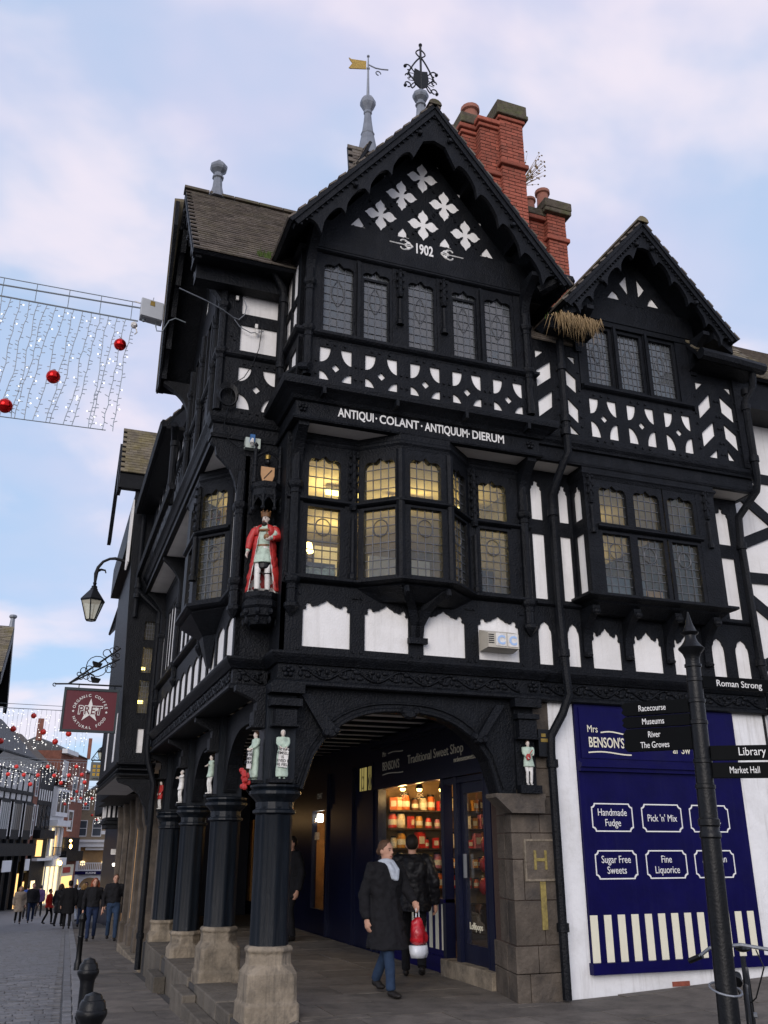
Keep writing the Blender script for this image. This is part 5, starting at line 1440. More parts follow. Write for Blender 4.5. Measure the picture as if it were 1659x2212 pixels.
for k, (y, z, x) in enumerate(((4.75, 2.66, 3.36), (4.75, 2.66, 3.66), (4.7, 2.66, 4.05))):
    o = thing('spot_lamp', ['leftmost', 'middle', 'rightmost'][k] + ' of the warm spot lamps glowing under the shop ceiling', 'lamp', loc=(x, y, z))
    MB().ball((x, y, z - .14), (.05, .05, .04), 8, 6).build('bulb', 'bulb', o); MB().lathe([(.02, .3), (.02, 0), (.07, -.12), (.075, -.13)], x, y, 8, z0=z).build('shade', 'blackiron', o)
    point_light('spot_lamp_light', (x, y, z - .25), (1.0, .60, .24), 9)
o = thing('lantern', 'white glowing lantern seen through the shop door', 'lamp', loc=(3.75, 2.2, 2.0))
MB().lathe([(.05, 0), (.075, .02), (.075, .2), (.05, .22)], 3.75, 2.2, 10, z0=1.98).build('globe', 'bulbw', o)
MB().tube([(3.75, 2.2, 2.2), (3.75, 2.2, 3.0)], .01, 5).build('flex', 'blackiron', o)
point_light('lantern_light', (3.75, 2.2, 1.85), (1.0, .7, .4), 5)
# second shop further down the walk
B('shop_room', 'shopwall', BLD, XYZ, (3.3, 5.3, 11.2, 11.3, 0, 3.2), (5.2, 5.3, 7.6, 11.3, 0, 3.2), (3.3, 5.2, 7.6, 7.7, 0, 3.2), (3.3, 5.2, 7.7, 11.2, 2.6, 2.65))
MB(SH).box(8.5, 9.5, .44, 2.32, -.07, -.065).build('shop_window', 'shopglass', BLD)
MT['litwall'] = mat('warm_display_back', (.72, .40, .15), .8, .25, 9, 0)
B('display_back', 'litwall', BLD, XYZ, (3.2, 4.6, 10.2, 10.25, .2, 2.55))
text('1780', .22, 'cream', SHP, SH(9.4, 1.75, -.06), dl, (0, 0, 1), sx=.8)
text('CHAT', .16, 'cream', SHP, SH(9.15, 2.55, -.02), dl, (0, 0, 1), sx=.9)
o = thing('display_lamp', 'small bright white lamp hanging in the orange lit window', 'lamp', loc=(3.28, 9.35, 2.12))
MB().lathe([(.05, 0), (.07, .02), (.07, .15), (.05, .17)], 3.28, 9.35, 8, z0=2.1).build('globe', 'bulbw', o)
MB().tube([(3.28, 9.35, 2.27), (3.28, 9.35, 2.6)], .01, 5).build('flex', 'blackiron', o)
point_light('display_lamp_light', (3.55, 9.3, 1.7), (1.0, .55, .2), 6)
for k, (y, z) in enumerate(((8.75, .7), (9.05, .55), (9.2, .95))):
    o = thing('gift_box', ['dark round box standing in the orange lit window', 'small brown box at the foot of the orange lit window', 'brown jar on a stand in the orange lit window'][k], 'box', loc=(3.45, y, z - .25))
    MB().lathe([(.09, 0), (.10, .01), (.10, .22), (.105, .22), (.105, .26), (.0, .27)], 3.45, y, 10, z0=z - .25).build('box', 'jar_brown', o)
    MB().lathe([(.12, -.02), (.12, 0)], 3.45, y, 8, z0=z - .25).build('stand', 'shelfwood', o)
# third lit front at the end of the walk
B('lit_shopfront', 'litwall', BLD, SH, (15.0, 15.9, .3, 2.3, -.03, .02))
B('end_wall', 'litwall', BLD, XYZ, (.2, 3.2, 16.0, 16.1, -.1, 3.42))
B('end_frame', 'navydark', BLD, XYZ, (.3, 1.0, 15.9, 15.99, 0, 3.3), (1.9, 2.1, 15.9, 15.99, 0, 3.3), (2.9, 3.1, 15.9, 15.99, 0, 3.3), (.2, 3.2, 15.9, 15.985, 2.4, 3.42))
point_light('end_shop_light', (1.6, 15.0, 2.3), (1.0, .6, .25), 5)
# strip lights and added fill lamps in the offices upstairs
for k, x in enumerate((.95, 1.95, 2.75)):
    o = thing('strip_light', ['leftmost', 'middle', 'rightmost'][k] + ' of the yellow strip lights behind the first floor windows', 'lamp', loc=(x, 1.5, 6.25))
    B('tube', 'tubelight', o, XYZ, (x, x + .55, 1.46, 1.54, 6.30, 6.35)); B('housing', 'whitepaint', o, XYZ, (x - .02, x + .57, 1.44, 1.56, 6.35, 6.39))
for x, y, e_ in ((.9, 1.5, 17), (2.2, 1.5, 14), (1.5, 3.0, 12), (3.0, 1.2, 4), (4.7, 3.1, 14), (5.9, 3.1, 14), (5.2, 1.3, 4), (-.1, 2.6, 5)): point_light('office_fill_light', (x, y, 6.1), (1.0, .74, .30), e_, .15)  # carries the tubes' light; unseen lamps added further back warm the lower panes
o = thing('strip_light', 'yellow strip light behind the oriel window', 'lamp', loc=(5.0, 2.3, 6.25))
B('tube', 'tubelight', o, XYZ, (4.7, 5.3, 2.26, 2.34, 6.30, 6.35)); B('housing', 'whitepaint', o, XYZ, (4.68, 5.32, 2.24, 2.36, 6.35, 6.39))
o = thing('filing_cabinet', 'grey cabinet behind the left first floor window', 'cabinet', loc=(.5, 1.2, 3.7)); B('body', 'lead', o, XYZ, (.3, .95, 1.0, 1.5, 3.7, 5.1)); B('drawer', 'lead', o, XYZ, (.33, .92, .98, .999, 4.4, 4.7), (.33, .92, .98, .999, 4.75, 5.05))
o = thing('office_screen', 'pale office screen behind the bay window', 'screen', loc=(1.8, 1.0, 3.7)); B('panel', 'soffit', o, XYZ, (1.5, 2.4, 1.2, 1.25, 3.9, 5.35)); B('foot', 'lead', o, XYZ, (1.6, 2.3, 1.1, 1.35, 3.68, 3.75))
o = thing('office_screen', 'grey board standing low in the oriel window', 'screen', loc=(5.0, .6, 3.7)); B('panel', 'lead', o, XYZ, (4.2, 5.35, .35, .38, 4.3, 5.15)); B('foot', 'lead', o, XYZ, (4.4, 5.2, .3, .5, 3.68, 3.75))
o = thing('plastic_bundle', 'crumpled pale plastic bundle on the sill behind the left first floor window', 'bundle', loc=(.5, .42, 4.6))
mb = MB()
for k in range(9): mb.ball((.36 + .045 * k, .45 + RND.uniform(-.04, .04), 4.68 + RND.uniform(0, .12)), (.07, .06, .09), 7, 5)
mb.build('sheeting', mat('translucent_sheeting', (.42, .5, .48), .3, .4, 18, .8, 14), o); B('tray', 'lead', o, XYZ, (.3, .75, .36, .55, 4.58, 4.61))
o = thing('bookcase', 'dark bookcase behind the right first floor window', 'bookcase', loc=(2.9, 1.1, 3.7)); B('case', 'shelfwood', o, XYZ, (2.75, 3.3, 1.0, 1.35, 3.7, 5.25))
for k in range(3): B('shelf', 'roomceil', o, XYZ, (2.78, 3.27, .98, .999, 4.3 + .3 * k, 4.33 + .3 * k))
o = thing('added_lamp', 'added small orange lamp glowing behind the left first floor window', 'lamp', loc=(.62, 1.25, 5.1)); MB().lathe([(.06, 5.30), (.09, 5.30), (.06, 5.42)], .62, 1.2, 8).build('shade', 'bulb', o); MB().tube([(.62, 1.2, 5.1), (.62, 1.2, 5.30)], .012, 5).build('stem', 'blackiron', o)  # invented glowing lamp, put in to break up the flat grey panes
o = thing('wall_chart', 'pale wall chart hanging behind the bay window', 'chart', loc=(1.3, 2.2, 5.0)); B('sheet', 'soffit', o, XYZ, (1.0, 1.55, 2.2, 2.22, 5.1, 5.75)); B('frame', 'shelfwood', o, XYZ, (.97, 1.58, 2.221, 2.24, 5.07, 5.78))
o = thing('paper_stack', 'stack of pale boxes in the oriel window', 'box', loc=(5.6, .5, 4.6)); B('lower_box', 'soffit', o, XYZ, (5.4, 5.8, .45, .8, 4.62, 4.85)); B('upper_box', 'litwall', o, XYZ, (5.45, 5.75, .5, .78, 4.851, 5.05))
# things fixed to the front
o = thing('alarm_unit', 'cream twin-fronted air unit with two blue letters on the right white panel', 'air unit', loc=(2.75, -.02, 3.84))
mb = MB(FR); mb.loft([[(2.53, 3.86, .0), (2.99, 3.86, .0), (2.97, 3.88, .2), (2.55, 3.88, .2)], [(2.53, 4.13, .0), (2.99, 4.13, .0), (2.97, 4.06, .2), (2.55, 4.06, .2)]]); mb.build('housing', mat('aged_cream_plastic', (.46, .43, .36), .5, .06, 8, .05), o)
for u in (2.66, 2.82):
    q = B('panel', 'whitepaint', o, FR, (u - .005, u + .135, 3.90, 4.06, .19, .208)); text('C', .15, mat('pale_blue_print', (.35, .5, .75), .5, .02), q, (u + .065, -.21, 3.925), (1, 0, 0), (0, 0, 1), 'CENTER', bold=.006)
mb = MB(FR)
for k in range(5): mb.box(2.555, 2.63, 3.93 + .025 * k, 3.94 + .025 * k, .19, .206)
mb.build('louvre', 'blackiron', o)
o = thing('meter_box', 'black meter box with small yellow labels on the stone pier', 'box', loc=(3.36, .05, 2.62)); B('case', 'blackiron', o, FR, (3.26, 3.46, 2.63, 2.95, -.1, .03)); B('sticker', 'gold', o, FR, (3.30, 3.36, 2.86, 2.90, .03, .034)); B('sticker', 'gold', o, FR, (3.29, 3.39, 2.80, 2.84, .03, .034))
o = thing('hydrant_sign', 'worn yellow letter H hydrant sign in a frame on the stone pier', 'sign', loc=(3.24, .08, 1.24))
MT['wornyellow'] = mat('worn_yellow_paint', (.27, .21, .06), .7, .3, 20, .3, 40, dirt=(.1, .08, .05), dirt_amt=.8, dirt_scale=9)
B('plate', 'stonedark', o, FR, (3.06, 3.45, 1.25, 1.68, -.10, -.085)); B('border', 'stone', o, FR, (3.05, 3.46, 1.67, 1.695, -.1, -.078), (3.05, 3.46, 1.235, 1.26, -.1, -.078), (3.05, 3.07, 1.26, 1.67, -.1, -.078), (3.44, 3.46, 1.26, 1.67, -.1, -.078))
B('letter', 'wornyellow', o, FR, (3.17, 3.20, 1.36, 1.57, -.085, -.076), (3.31, 3.34, 1.36, 1.57, -.085, -.076), (3.20, 3.31, 1.45, 1.485, -.085, -.076)); B('stripe', 'wornyellow', o, FR, (3.24, 3.31, .72, 1.23, -.1, -.088))
o = thing('junction_box', 'grey junction box with blue plug on the corner beam', 'box', loc=(-.33, .44, 6.3))
B('case', mat('pale_grey_plastic', (.42, .47, .42), .5, .05), o, FA, (-.44, -.25, 6.33, 6.47, 0, .09)); B('plug', mat('blue_plastic', (.03, .12, .3), .4, .05), o, FA, (-.39, -.33, 6.40, 6.50, .09, .13)); MB(FA).tube([(-.36, 6.44, .11), (-.37, 6.37, .15), (-.36, 6.36, .12)], .025, 6).build('connector', 'whitepaint', o)
o = thing('cable_coil', 'coil of black cable hanging on the corner wall', 'cable', loc=(-.72, .42, 6.9))
mb = MB(FA)
for k in range(6): mb.tube([(-.70 + (.135 - .006 * k) * math.cos(t * .35) + RND.uniform(-.004, .004), 7.05 + (.17 - .008 * k) * math.sin(t * .35) - .01 * k, .05 + .008 * k) for t in range(18)], .008, 5, True)
mb.build('coil', 'blackiron', o); MB(FA).tube([(-.68, 7.2, .06), (-.66, 7.05, .09), (-.70, 6.8, .08), (-.72, 6.6, .05), (-.66, 6.42, .05), (-.52, 6.32, .05), (-.42, 6.36, .07)], .007, 5).tube([(-.66, 7.2, .04), (-.50, 7.35, .02), (-.42, 7.5, .12), (-.33, 7.8, .04), (-.30, 8.15, .02)], .006, 5).build('tail', 'blackiron', o)
o = thing('light_string', 'grey wire with small white connectors strung along the corner wall', 'cable', loc=(-.6, .4, 8.2))
MB(FA).tube([(-1.45, 8.35, .25), (-1.1, 8.28, .2), (-.85, 8.24, .12), (-.70, 8.20, .05), (-.62, 8.19, .04), (-.55, 8.28, .04), (-.53, 8.42, .04), (-.56, 8.5, .04)], .008, 5).tube([(-.68, 8.18, .04), (-.6, 8.08, .04), (-.45, 8.02, .04), (-.28, 8.08, .04)], .007, 5).build('wire', 'lead', o)
for u, z in ((-.66, 8.52), (-.38, 8.14), (-.37, 8.06)): B('connector', 'whitepaint', o, FA, (u - .018, u + .018, z - .03, z + .03, .02, .05))
# ================================================================ street furniture and signs
# finger post
MT['fingerblack'] = mat('black_enamel', (.0035, .004, .0045), .6, .1, 8, 0, spec=.06)
SPX, SPY = 2.26, -4.2
sp = thing('finger_post', 'tall black cast iron finger post standing in the right foreground', 'signpost', loc=(SPX, SPY, gh(SPX, SPY)))
MB().lathe([(0.0963, -.05), (0.0963, .25), (0.0791, .30), (0.0722, .35), (0.0694, 1.2), (0.0678, 1.66), (0.0763, 1.67), (0.0762, 1.70), (0.0676, 1.71), (0.0674, 1.74), (0.0760, 1.75), (0.0758, 1.79), (0.0659, 1.80), (0.0652, 2.0), (0.0717, 2.005), (0.0716, 2.03), (0.0631, 2.035), (0.0626, 2.18), (0.0684, 2.185), (0.0683, 2.21), (0.0606, 2.215), (0.0598, 2.46), (0.0661, 2.465), (0.0660, 2.49), (0.0583, 2.495), (0.0579, 2.62), (0.0642, 2.625), (0.0641, 2.65), (0.0566, 2.655), (0.0562, 2.78), (0.0611, 2.785), (0.0610, 2.81), (0.0548, 2.815), (0.0546, 2.89)], SPX, SPY, 16).build('post', 'blackiron', sp, smooth=2)
MB().lathe([(0.0563, 2.89), (0.0640, 2.895), (0.0640, 2.915), (0.0544, 2.92), (0.0544, 2.96), (0.0704, 3.0), (0.0960, 3.03), (0.0992, 3.04), (0.0768, 3.06), (0.0544, 3.09), (0.0416, 3.12), (0.0416, 3.14), (0.0640, 3.155), (0.0672, 3.165), (0.0512, 3.175), (0.0288, 3.23), (0.0128, 3.30), (0.0051, 3.33)], SPX, SPY, 16).build('finial', 'blackiron', sp, smooth=2)
def finger(name, d, z0, z1, length, lines, size, start, pt=.0):
    d = Vector((d[0], d[1], 0)).normalized()
    f = lambda u, z, w: (SPX + d.x * u + d.y * w, SPY + d.y * u - d.x * w, z)
    h = z1 - z0
    o = MB(f).plate([(.06, z0), (length, z0), (length + pt, z0 + h * .25), (length + pt * .5, (z0 + z1) / 2), (length + pt, z0 + h * .75), (length, z1), (.06, z1)], (), -.018, .018).build('finger', 'fingerblack', sp, bevel=.004)
    return o, f, d
rt_ = (math.sin(rad(69.765)), -math.cos(rad(69.765)))
aw_ = (math.cos(rad(69.765)), math.sin(rad(69.765)))
o, f, d = finger('finger', (rt_[0] + .2 * aw_[0], rt_[1] + .2 * aw_[1]), 2.738, 2.832, .9, [], 0, 0)
text('Roman Strong', .070, 'lettering', o, f(.165, 2.757, .021), d, (0, 0, 1), sx=.95)
for z0, z1, lab, off, sz, sx in ((2.20, 2.305, 'Library', .25, .082, .80), (2.075, 2.185, 'Market Hall', .178, .068, .64)):
    o, f, d = finger('finger', (rt_[0] - .4 * aw_[0], rt_[1] - .4 * aw_[1]), z0, z1, .70, [], 0, 0)
    text(lab, sz, 'lettering', o, f(off, z0 + .033, .021), d, (0, 0, 1), sx=sx)
for z0, z1, labs in ((2.556, 2.66, ('Racecourse',)), (2.462, 2.550, ('Museums',)), (2.285, 2.456, ('River', 'The Groves'))):
    dd = Vector((-rt_[0] + .7 * aw_[0], -rt_[1] + .7 * aw_[1], 0)).normalized()
    o, f, _d = finger('finger', (dd.x, dd.y), z0, z1, .56, [], 0, 0, .03)
    for k, t_ in enumerate(labs):
        c = f(.34, (z0 + z1) / 2 - .022 + (len(labs) - 1) * .037 - k * .078, -.021)
        text(t_, .066, 'lettering', o, c, -dd, (0, 0, 1), 'CENTER', sx=.70)
sp.rotation_euler = (0, rad(1.5), 0); sp.location.x -= .085
# bicycle leaning against the finger post, mostly hidden by it
bk = thing('bicycle', 'black bicycle chained up against the back of the finger post', 'bicycle', loc=(2.95, -3.6, gh(2.95, -3.6)))
bd = Vector((-.66, -.751, 0)); bs = Vector((.751, -.66, 0)); b0 = Vector((2.86, -3.62, gh(2.86, -3.62)))
BK = lambda u, z, w: tuple(b0 + bd * u + bs * w + Vector((0, 0, z)))
for u in (-.55, .50):
    wl_ = MB(BK).tube([(u + .33 * math.cos(t * .2618), .35 + .33 * math.sin(t * .2618), 0) for t in range(24)], .02, 6, True).build('wheel', 'blackiron', bk, smooth=True)
    mb = MB(BK)
    for t in range(14): mb.tube([(u, .35, .01 * (-1) ** t), (u + .31 * math.cos(t * .4488), .35 + .31 * math.sin(t * .4488), 0)], .0025, 3)
    mb.tube([(u, .35, -.04), (u, .35, .04)], .02, 6).build('spokes', 'lead', wl_)
mb = MB(BK)
for a, b in (((-.55, .35, 0), (-.10, .30, 0)), ((-.10, .30, 0), (-.22, .80, 0)), ((-.55, .35, 0), (-.2, .72, 0)), ((-.2, .72, 0), (.33, .75, 0)), ((-.10, .30, 0), (.36, .66, 0)), ((.50, .35, 0), (.32, .85, 0))): mb.tube([a, b], .016, 6)
mb.build('frame', 'blackiron', bk)
MB(BK).ball((-.25, .86, 0), (.14, .03, .065), 10, 6).build('saddle', 'blackiron', bk)
hb = MB(BK).tube([(.28, .84, -.30), (.30, .90, -.22), (.31, .93, 0), (.30, .90, .22), (.28, .84, .30)], .013, 6).build('handlebar', 'lead', bk)
for w_ in (-1, 1): MB(BK).tube([(.28, .845, w_ * .28), (.23, .80, w_ * .38)], .02, 8).build('grip', 'blackiron', hb)
MB(BK).tube([(.40, .74, -.05), (.47, .70, -.06)], [.03, .045], 8).build('lamp', 'blackiron', bk)
MB(BK).tube([(.31, .90, .1), (.44, .80, .14), (.42, .6, .06), (.36, .56, .02)], .005, 4).tube([(.31, .90, -.1), (.46, .82, -.1), (.43, .6, -.04)], .005, 4).build('brake_cable', 'blackiron', bk)
MB().tube([(SPX - .065 + .105 * math.cos(t * .45) + .01, SPY + .105 * math.sin(t * .45) + .02, .70 + .03 * math.sin(t * .45)) for t in range(14)], .007, 6, True).build('lock_cable', 'lead', bk)
# bollards
def bollard(x, y, label, s_=.86):
    z = gh(x, y)
    o = thing('bollard', label, 'bollard', 'black bollards along the kerb', (x, y, z))
    MB().lathe([(.09 * s_, -.05), (.09 * s_, .12), (.078 * s_, .15), (.066 * s_, .2), (.064 * s_, .55), (.073 * s_, .56), (.078 * s_, .575), (.073 * s_, .59), (.062 * s_, .60), (.062 * s_, .80), (.068 * s_, .83)], x, y, 16, z0=z).build('shaft', 'blackiron', o, smooth=2)
    MB().lathe([(.068 * s_, .83), (.093 * s_, .87), (.097 * s_, .885), (.093 * s_, .90), (.085 * s_, .905), (.08 * s_, .935), (.07 * s_, .95), (.062 * s_, .952), (.05 * s_, .975), (.0, .99)], x, y, 16, z0=z).build('cap', 'blackiron', o, smooth=2)
bollard(-1.915, -4.05, 'nearest black bollard, cut off by the bottom of the picture')
bollard(-1.80, -1.6, 'second black bollard, just behind the nearest one')
bollard(-1.29, 9.6, 'farther slim black bollard beside the walking couple', .78)
# ---- light curtains across the street
MT['fairy'] = emit_mat('fairy_bulb', (1.0, .97, .92), 1.7)
MT['strand'] = mat('clear_light_cable', (.42, .47, .52), .4, .1, 20, 0)
MT['wire'] = mat('grey_cable', (.20, .23, .25), .5, .1, 20, 0)
MT['bauble'] = mat('red_mirror_bauble', (.62, .012, .012), .12, .05, 10, 0, metal=.85)
MT['baublesmall'] = mat('red_glossy_bauble', (.65, .03, .02), .35, .05, 10, 0)
def curtain(x0, x1, y, ztop, drop, step, label, near, baubles, seed, slope_=.0, bulb=.01, fade=1.0):
    R_ = random.Random(seed)
    o = thing('light_curtain', label, 'string lights', 'light curtains strung across the street', ((x0 + x1) / 2, y, ztop))
    zt = lambda x: ztop + (x - x1) * slope_
    th = .012 if near else .014
    mb = MB().tube([(x0, y, zt(x0) + .02), (x1, y, zt(x1))], th, 5)
    if near:
        mb.tube([(x0, y, zt(x0) + .17), (x1 + .05, y, zt(x1) + .22)], .012, 5).tube([(x0, y, zt(x0) + .30), (x1 + .05, y, zt(x1) + .30)], .007, 5)
        k = x1 - .1
        while k > x0:
            mb.tube([(k, y, zt(k)), (k, y, zt(k) + .30)], .005, 4); k -= .42
    else: mb.tube([(x0, y, zt(x0) + .2), (x1, y, zt(x1) + .16)], .01, 4)
    mb.build('suspension_cable', 'wire', o)
    bulbs = MB()
    n = int((x1 - x0) / step)
    for k in range(n):
        x = x1 - .05 - k * step
        seg = 14 if near else 9
        pts = [(x, y, zt(x))]
        cx_, dl_ = x, drop * (1 if near else R_.uniform(.75, 1.0))
        for t in range(1, seg + 1):
            cx_ += R_.uniform(-.02, .02) - (.0 if not near else .010)
            pts.append((cx_, y + R_.uniform(-.02, .02), zt(x) - dl_ * t / seg))
        MB().tube(pts, .0055 if near else .005, 4).build('light_strand', 'strand', o)
        twigs = MB()
        for t in range(1, seg * 2):
            q = Vector(pts[min(seg, t // 2)]).lerp(Vector(pts[min(seg, t // 2 + 1)]), .5 * (t % 2))
            s_ = R_.choice((-1, 1))
            if near:
                e = q + Vector((s_ * R_.uniform(.03, .055), R_.uniform(-.02, .02), R_.uniform(-.01, .025)))
                bulbs.tube([tuple(q), tuple(e)], .006, 4) if False else twigs.tube([tuple(q), tuple(e)], .006, 4)
                if R_.random() < .14: bulbs.ball(tuple(e), bulb, 5, 3)
            elif R_.random() < .42:
                e = q + Vector((s_ * R_.uniform(.0, .05), 0, R_.uniform(-.05, .05)))
                bulbs.ball(tuple(e), bulb * R_.uniform(.5, 1.25), 4, 3)
        if twigs.v: tag(twigs.build('bulb_holders', 'strand', o), kind='stuff')
    if bulbs.v: tag(bulbs.build('bulbs', 'fairy', o), kind='stuff')
    if near: MB().tube([(x0, y, zt(x0) - drop - .02), (x1 - .25, y, zt(x1) - drop)], .007, 4).build('hem_wire', 'wire', o)
    for (x, dz, r) in baubles:
        r *= 1 if near else .8
        q = MB().ball((x, y, zt(x) - dz), r, 16, 12).build('bauble', 'bauble' if near else 'baublesmall', o, smooth=True)
        MB().lathe([(r * .25, r * .95), (r * .25, r * 1.15), (.0, r * 1.2)], x, y, 8, z0=zt(x) - dz).build('cap', 'wire', q)
    return o
curtain(-4.6, -1.86, 1.5, 8.52, 1.74, .115, 'nearest light curtain with large red baubles hanging from a cable at upper left', True, [(-2.06, .42, .085), (-2.85, 1.07, .092), (-3.37, 1.59, .095)], 3, .01, .012)
curtain(-7.5, -.95, 28, 6.66, 1.75, .17, 'second light curtain across the street, passing behind the dark red sign', False, [(-2.98, .25, .13), (-3.65, .78, .14), (-2.55, .85, .14), (-2.07, 1.2, .14), (-1.61, .88, .14), (-4.03, 1.25, .14), (-5.2, .6, .14)], 5, 0, .021)
curtain(-7.0, .25, 53, 6.75, 1.65, .20, 'third light curtain, in front of the dark timbered houses', False, [(-4.02, .35, .16), (-4.45, .82, .16), (-3.52, .84, .16), (-3.06, 1.4, .16), (-2.16, .3, .16), (-2.68, .84, .16), (-1.7, .84, .16), (-.81, .8, .16), (-1.24, 1.28, .16), (-.41, .25, .16), (-.02, .74, .16), (.2, 1.2, .16)], 6, 0, .030)
curtain(-1.25, 3.2, 79, 6.66, 1.6, .26, 'fourth light curtain, in front of the red brick house', False, [(-1.2, .4, .17), (.65, .3, .17), (2.8, .3, .17), (.27, .92, .17), (1.07, .88, .17), (2.05, .88, .17), (1.55, 1.36, .17), (-.24, 1.4, .17)], 8, 0, .042)
curtain(2.7, 4.5, 90.5, 4.95, 1.3, .26, 'farthest light curtain, in front of the stone house at the end of the street', False, [(2.8, .25, .16), (3.3, .7, .16), (4.2, .7, .16), (3.8, 1.1, .16)], 9, 0, .046)
# grey control box of the near curtain
o = thing('control_box', 'pale grey electrical box with a yellow warning label at the near light curtain', 'box', loc=(-1.69, 1.5, 8.55))
MT['greybox'] = mat('grey_plastic', (.40, .42, .44), .5, .05, 6, .05)
bx_ = lambda u, z, w: (-1.69 + u * .98, 1.5 - w + u * .1, 8.70 + z - u * .05)
MB(bx_).box(-.16, .16, -.14, .15, -.08, .08).build('case', 'greybox', o, bevel=.012)
MB(bx_).box(-.155, .155, -.135, .145, .081, .095).build('lid', 'greybox', o, bevel=.006)
MB(bx_).plate([(-.035, .05), (.035, .05), (.03, .125), (-.03, .125)], (), .096, .1).build('warning_label', 'gold', o)
MB(bx_).tube([(0, .145, .0), (.01, .25, .0)], .006, 5).build('aerial', 'lead', o)
MB(bx_).tube([(-.1, -.14, 0), (-.1, -.18, 0)], .02, 6).tube([(.08, -.14, 0), (.08, -.2, 0), (.10, -.27, 0), (.18, -.25, 0), (.26, -.05, 0), (.35, .02, 0), (.5, .0, 0)], .009, 6).build('cable', 'wire', o)
MB(bx_).tube([(-.17, .1, 0), (-.25, .1, 0)], .012, 5).ball((-.22, -.28, 0), (.05, .05, .06), 7, 5).tube([(-.2, -.3, 0), (-.17, -.38, 0), (-.2, -.42, 0)], .01, 5).build('plug', 'whitepaint', o)
# ---- street lantern on a swan-neck bracket
def lantern(x, y, z, s_, arm, label, wall_x, lit=False):
    o = thing('street_lantern', label, 'lantern', loc=(x, y, z))
    MT.setdefault('lampglass', glass_mat('opal_lamp_glass', (.85, .85, .75), 1.45, .1, .55, (.75, .72, .58), 0))
    q = lambda a, b: (a * s_, b * s_)
    hexr = lambda r, zz: [(x + r * s_ * math.cos(k * math.pi / 3 + .3), y + r * s_ * math.sin(k * math.pi / 3 + .3), z + zz * s_) for k in range(6)]
    MB().loft([hexr(.10, 0), hexr(.245, .42)]).build('globe', 'lampglass', o)
    fr_ = MB()
    for k in range(6): fr_.tube([hexr(.105, 0)[k], hexr(.25, .43)[k]], .012 * s_, 4)
    fr_.tube(hexr(.105, 0), .014 * s_, 4, True).tube(hexr(.255, .43), .018 * s_, 4, True)
    fr_.build('frame', 'blackiron', o)
    MB().loft([hexr(.27, .42), hexr(.27, .45), hexr(.15, .60), hexr(.085, .68), hexr(.085, .70), hexr(.065, .72), hexr(.065, .76), hexr(.03, .78), hexr(.045, .83), hexr(.02, .88)]).build('hood', 'blackiron', o)
    a = MB()
    if arm == 'swan':
        ps = [(x, y, z + .86 * s_), (x, y, z + 1.05 * s_), (x + .03, y, z + 1.2 * s_), (x + .12, y, z + 1.34 * s_), (x + .25, y, z + 1.42 * s_), (x + .36, y, z + 1.44 * s_), (wall_x, y, z + 1.38 * s_)]
        a.tube(ps, [.03, .045, .035, .03, .03, .035, .03], 7).tube([(x + .02, y, z + 1.08), (x + .10, y, z + 1.12), (x + .18, y, z + 1.11), (x + .2, y, z + 1.05)], [.035, .025, .02, .015], 6)
    else:
        a.tube([(x - .35, y, z - .02), (wall_x, y, z - .02)], .025, 6).tube([(x - .35, y, z), (x - .1, y, z + .4), (wall_x, y, z + .75)], .018, 5).tube([(x, y, z + .85 * s_), (x + .03, y, z + 1.0), (x + .18, y, z + 1.05), (wall_x, y, z + 1.25)], .02, 6)
        for k in range(4): a.tube([(x - .22 + .14 * k + .05 * math.cos(t * .7), y, z + .06 + .05 * math.sin(t * .7)) for t in range(8)], .008, 4)
    a.build('bracket', 'blackiron', o)
    return o
lantern(-1.80, 9.5, 6.07, .97, 'swan', 'old black street lantern on a swan-neck arm above the dark red sign', -1.15)
lantern(-.39, 26, 4.66, .62, 'scroll', 'smaller scrolled lantern on the wall above the grey hanging sign', .05)
# ---- dark red hanging sign
pr = thing('hanging_sign', 'dark red square cafe sign hanging from an iron bracket with rings', 'sign', loc=(-1.64, 8.5, 3.66))
MT['maroon'] = mat('maroon_sign', (.105, .008, .016), .4, .06, 3, .02, 30)
MT['signgrey'] = mat('dark_grey_frame', (.018, .03, .034), .5, .1, 6, 0)
PF = lambda u, z, w: (-1.64 + u, 8.5 - w, z)
bd_ = B('board', 'maroon', pr, PF, (-.48, .48, 3.70, 4.44, -.03, .03))
B('frame', 'signgrey', pr, PF, (-.51, .51, 3.66, 3.70, -.05, .05), (-.51, .51, 4.44, 4.49, -.05, .05), (-.51, -.47, 3.70, 4.44, -.05, .05), (.47, .51, 3.70, 4.44, -.05, .05))
star = []
for k in range(10):
    r = .235 if k % 2 == 0 else .085
    a = math.pi / 2 + k * math.pi / 5
    star.append((r * math.cos(a), 4.065 + r * math.sin(a)))
MB(PF).plate(star, (), .031, .036).build('star', 'lettering', bd_)
MT['maroon2'] = MT['maroon']
text('PRET', .215, 'lettering', bd_, (-1.64, 8.5 - .038, 4.0), (1, 0, 0), (0, 0, 1), 'CENTER', sx=.84, bold=.016, shear=.06, spacing=1.12)
text('PRET', .215, 'maroon', bd_, (-1.64, 8.5 - .042, 4.0), (1, 0, 0), (0, 0, 1), 'CENTER', sx=.84, bold=.002, shear=.06, spacing=1.12)
def ringtext(s_, r, a0, a1, up, size):
    for k, ch in enumerate(s_):
        if ch == ' ': continue
        a = rad(lerp(a0, a1, k / (len(s_) - 1)))
        c = Vector((-1.64 + r * math.cos(a), 8.5 - .036, 4.05 + r * math.sin(a)))
        tx = Vector((math.sin(a), 0, -math.cos(a))) if up else Vector((-math.sin(a), 0, math.cos(a)))
        uz = Vector((math.cos(a), 0, math.sin(a))) * (1 if up else -1)
        text(ch, size, 'lettering', bd_, c - uz * size * .35, tx, uz, 'CENTER', bold=.001)
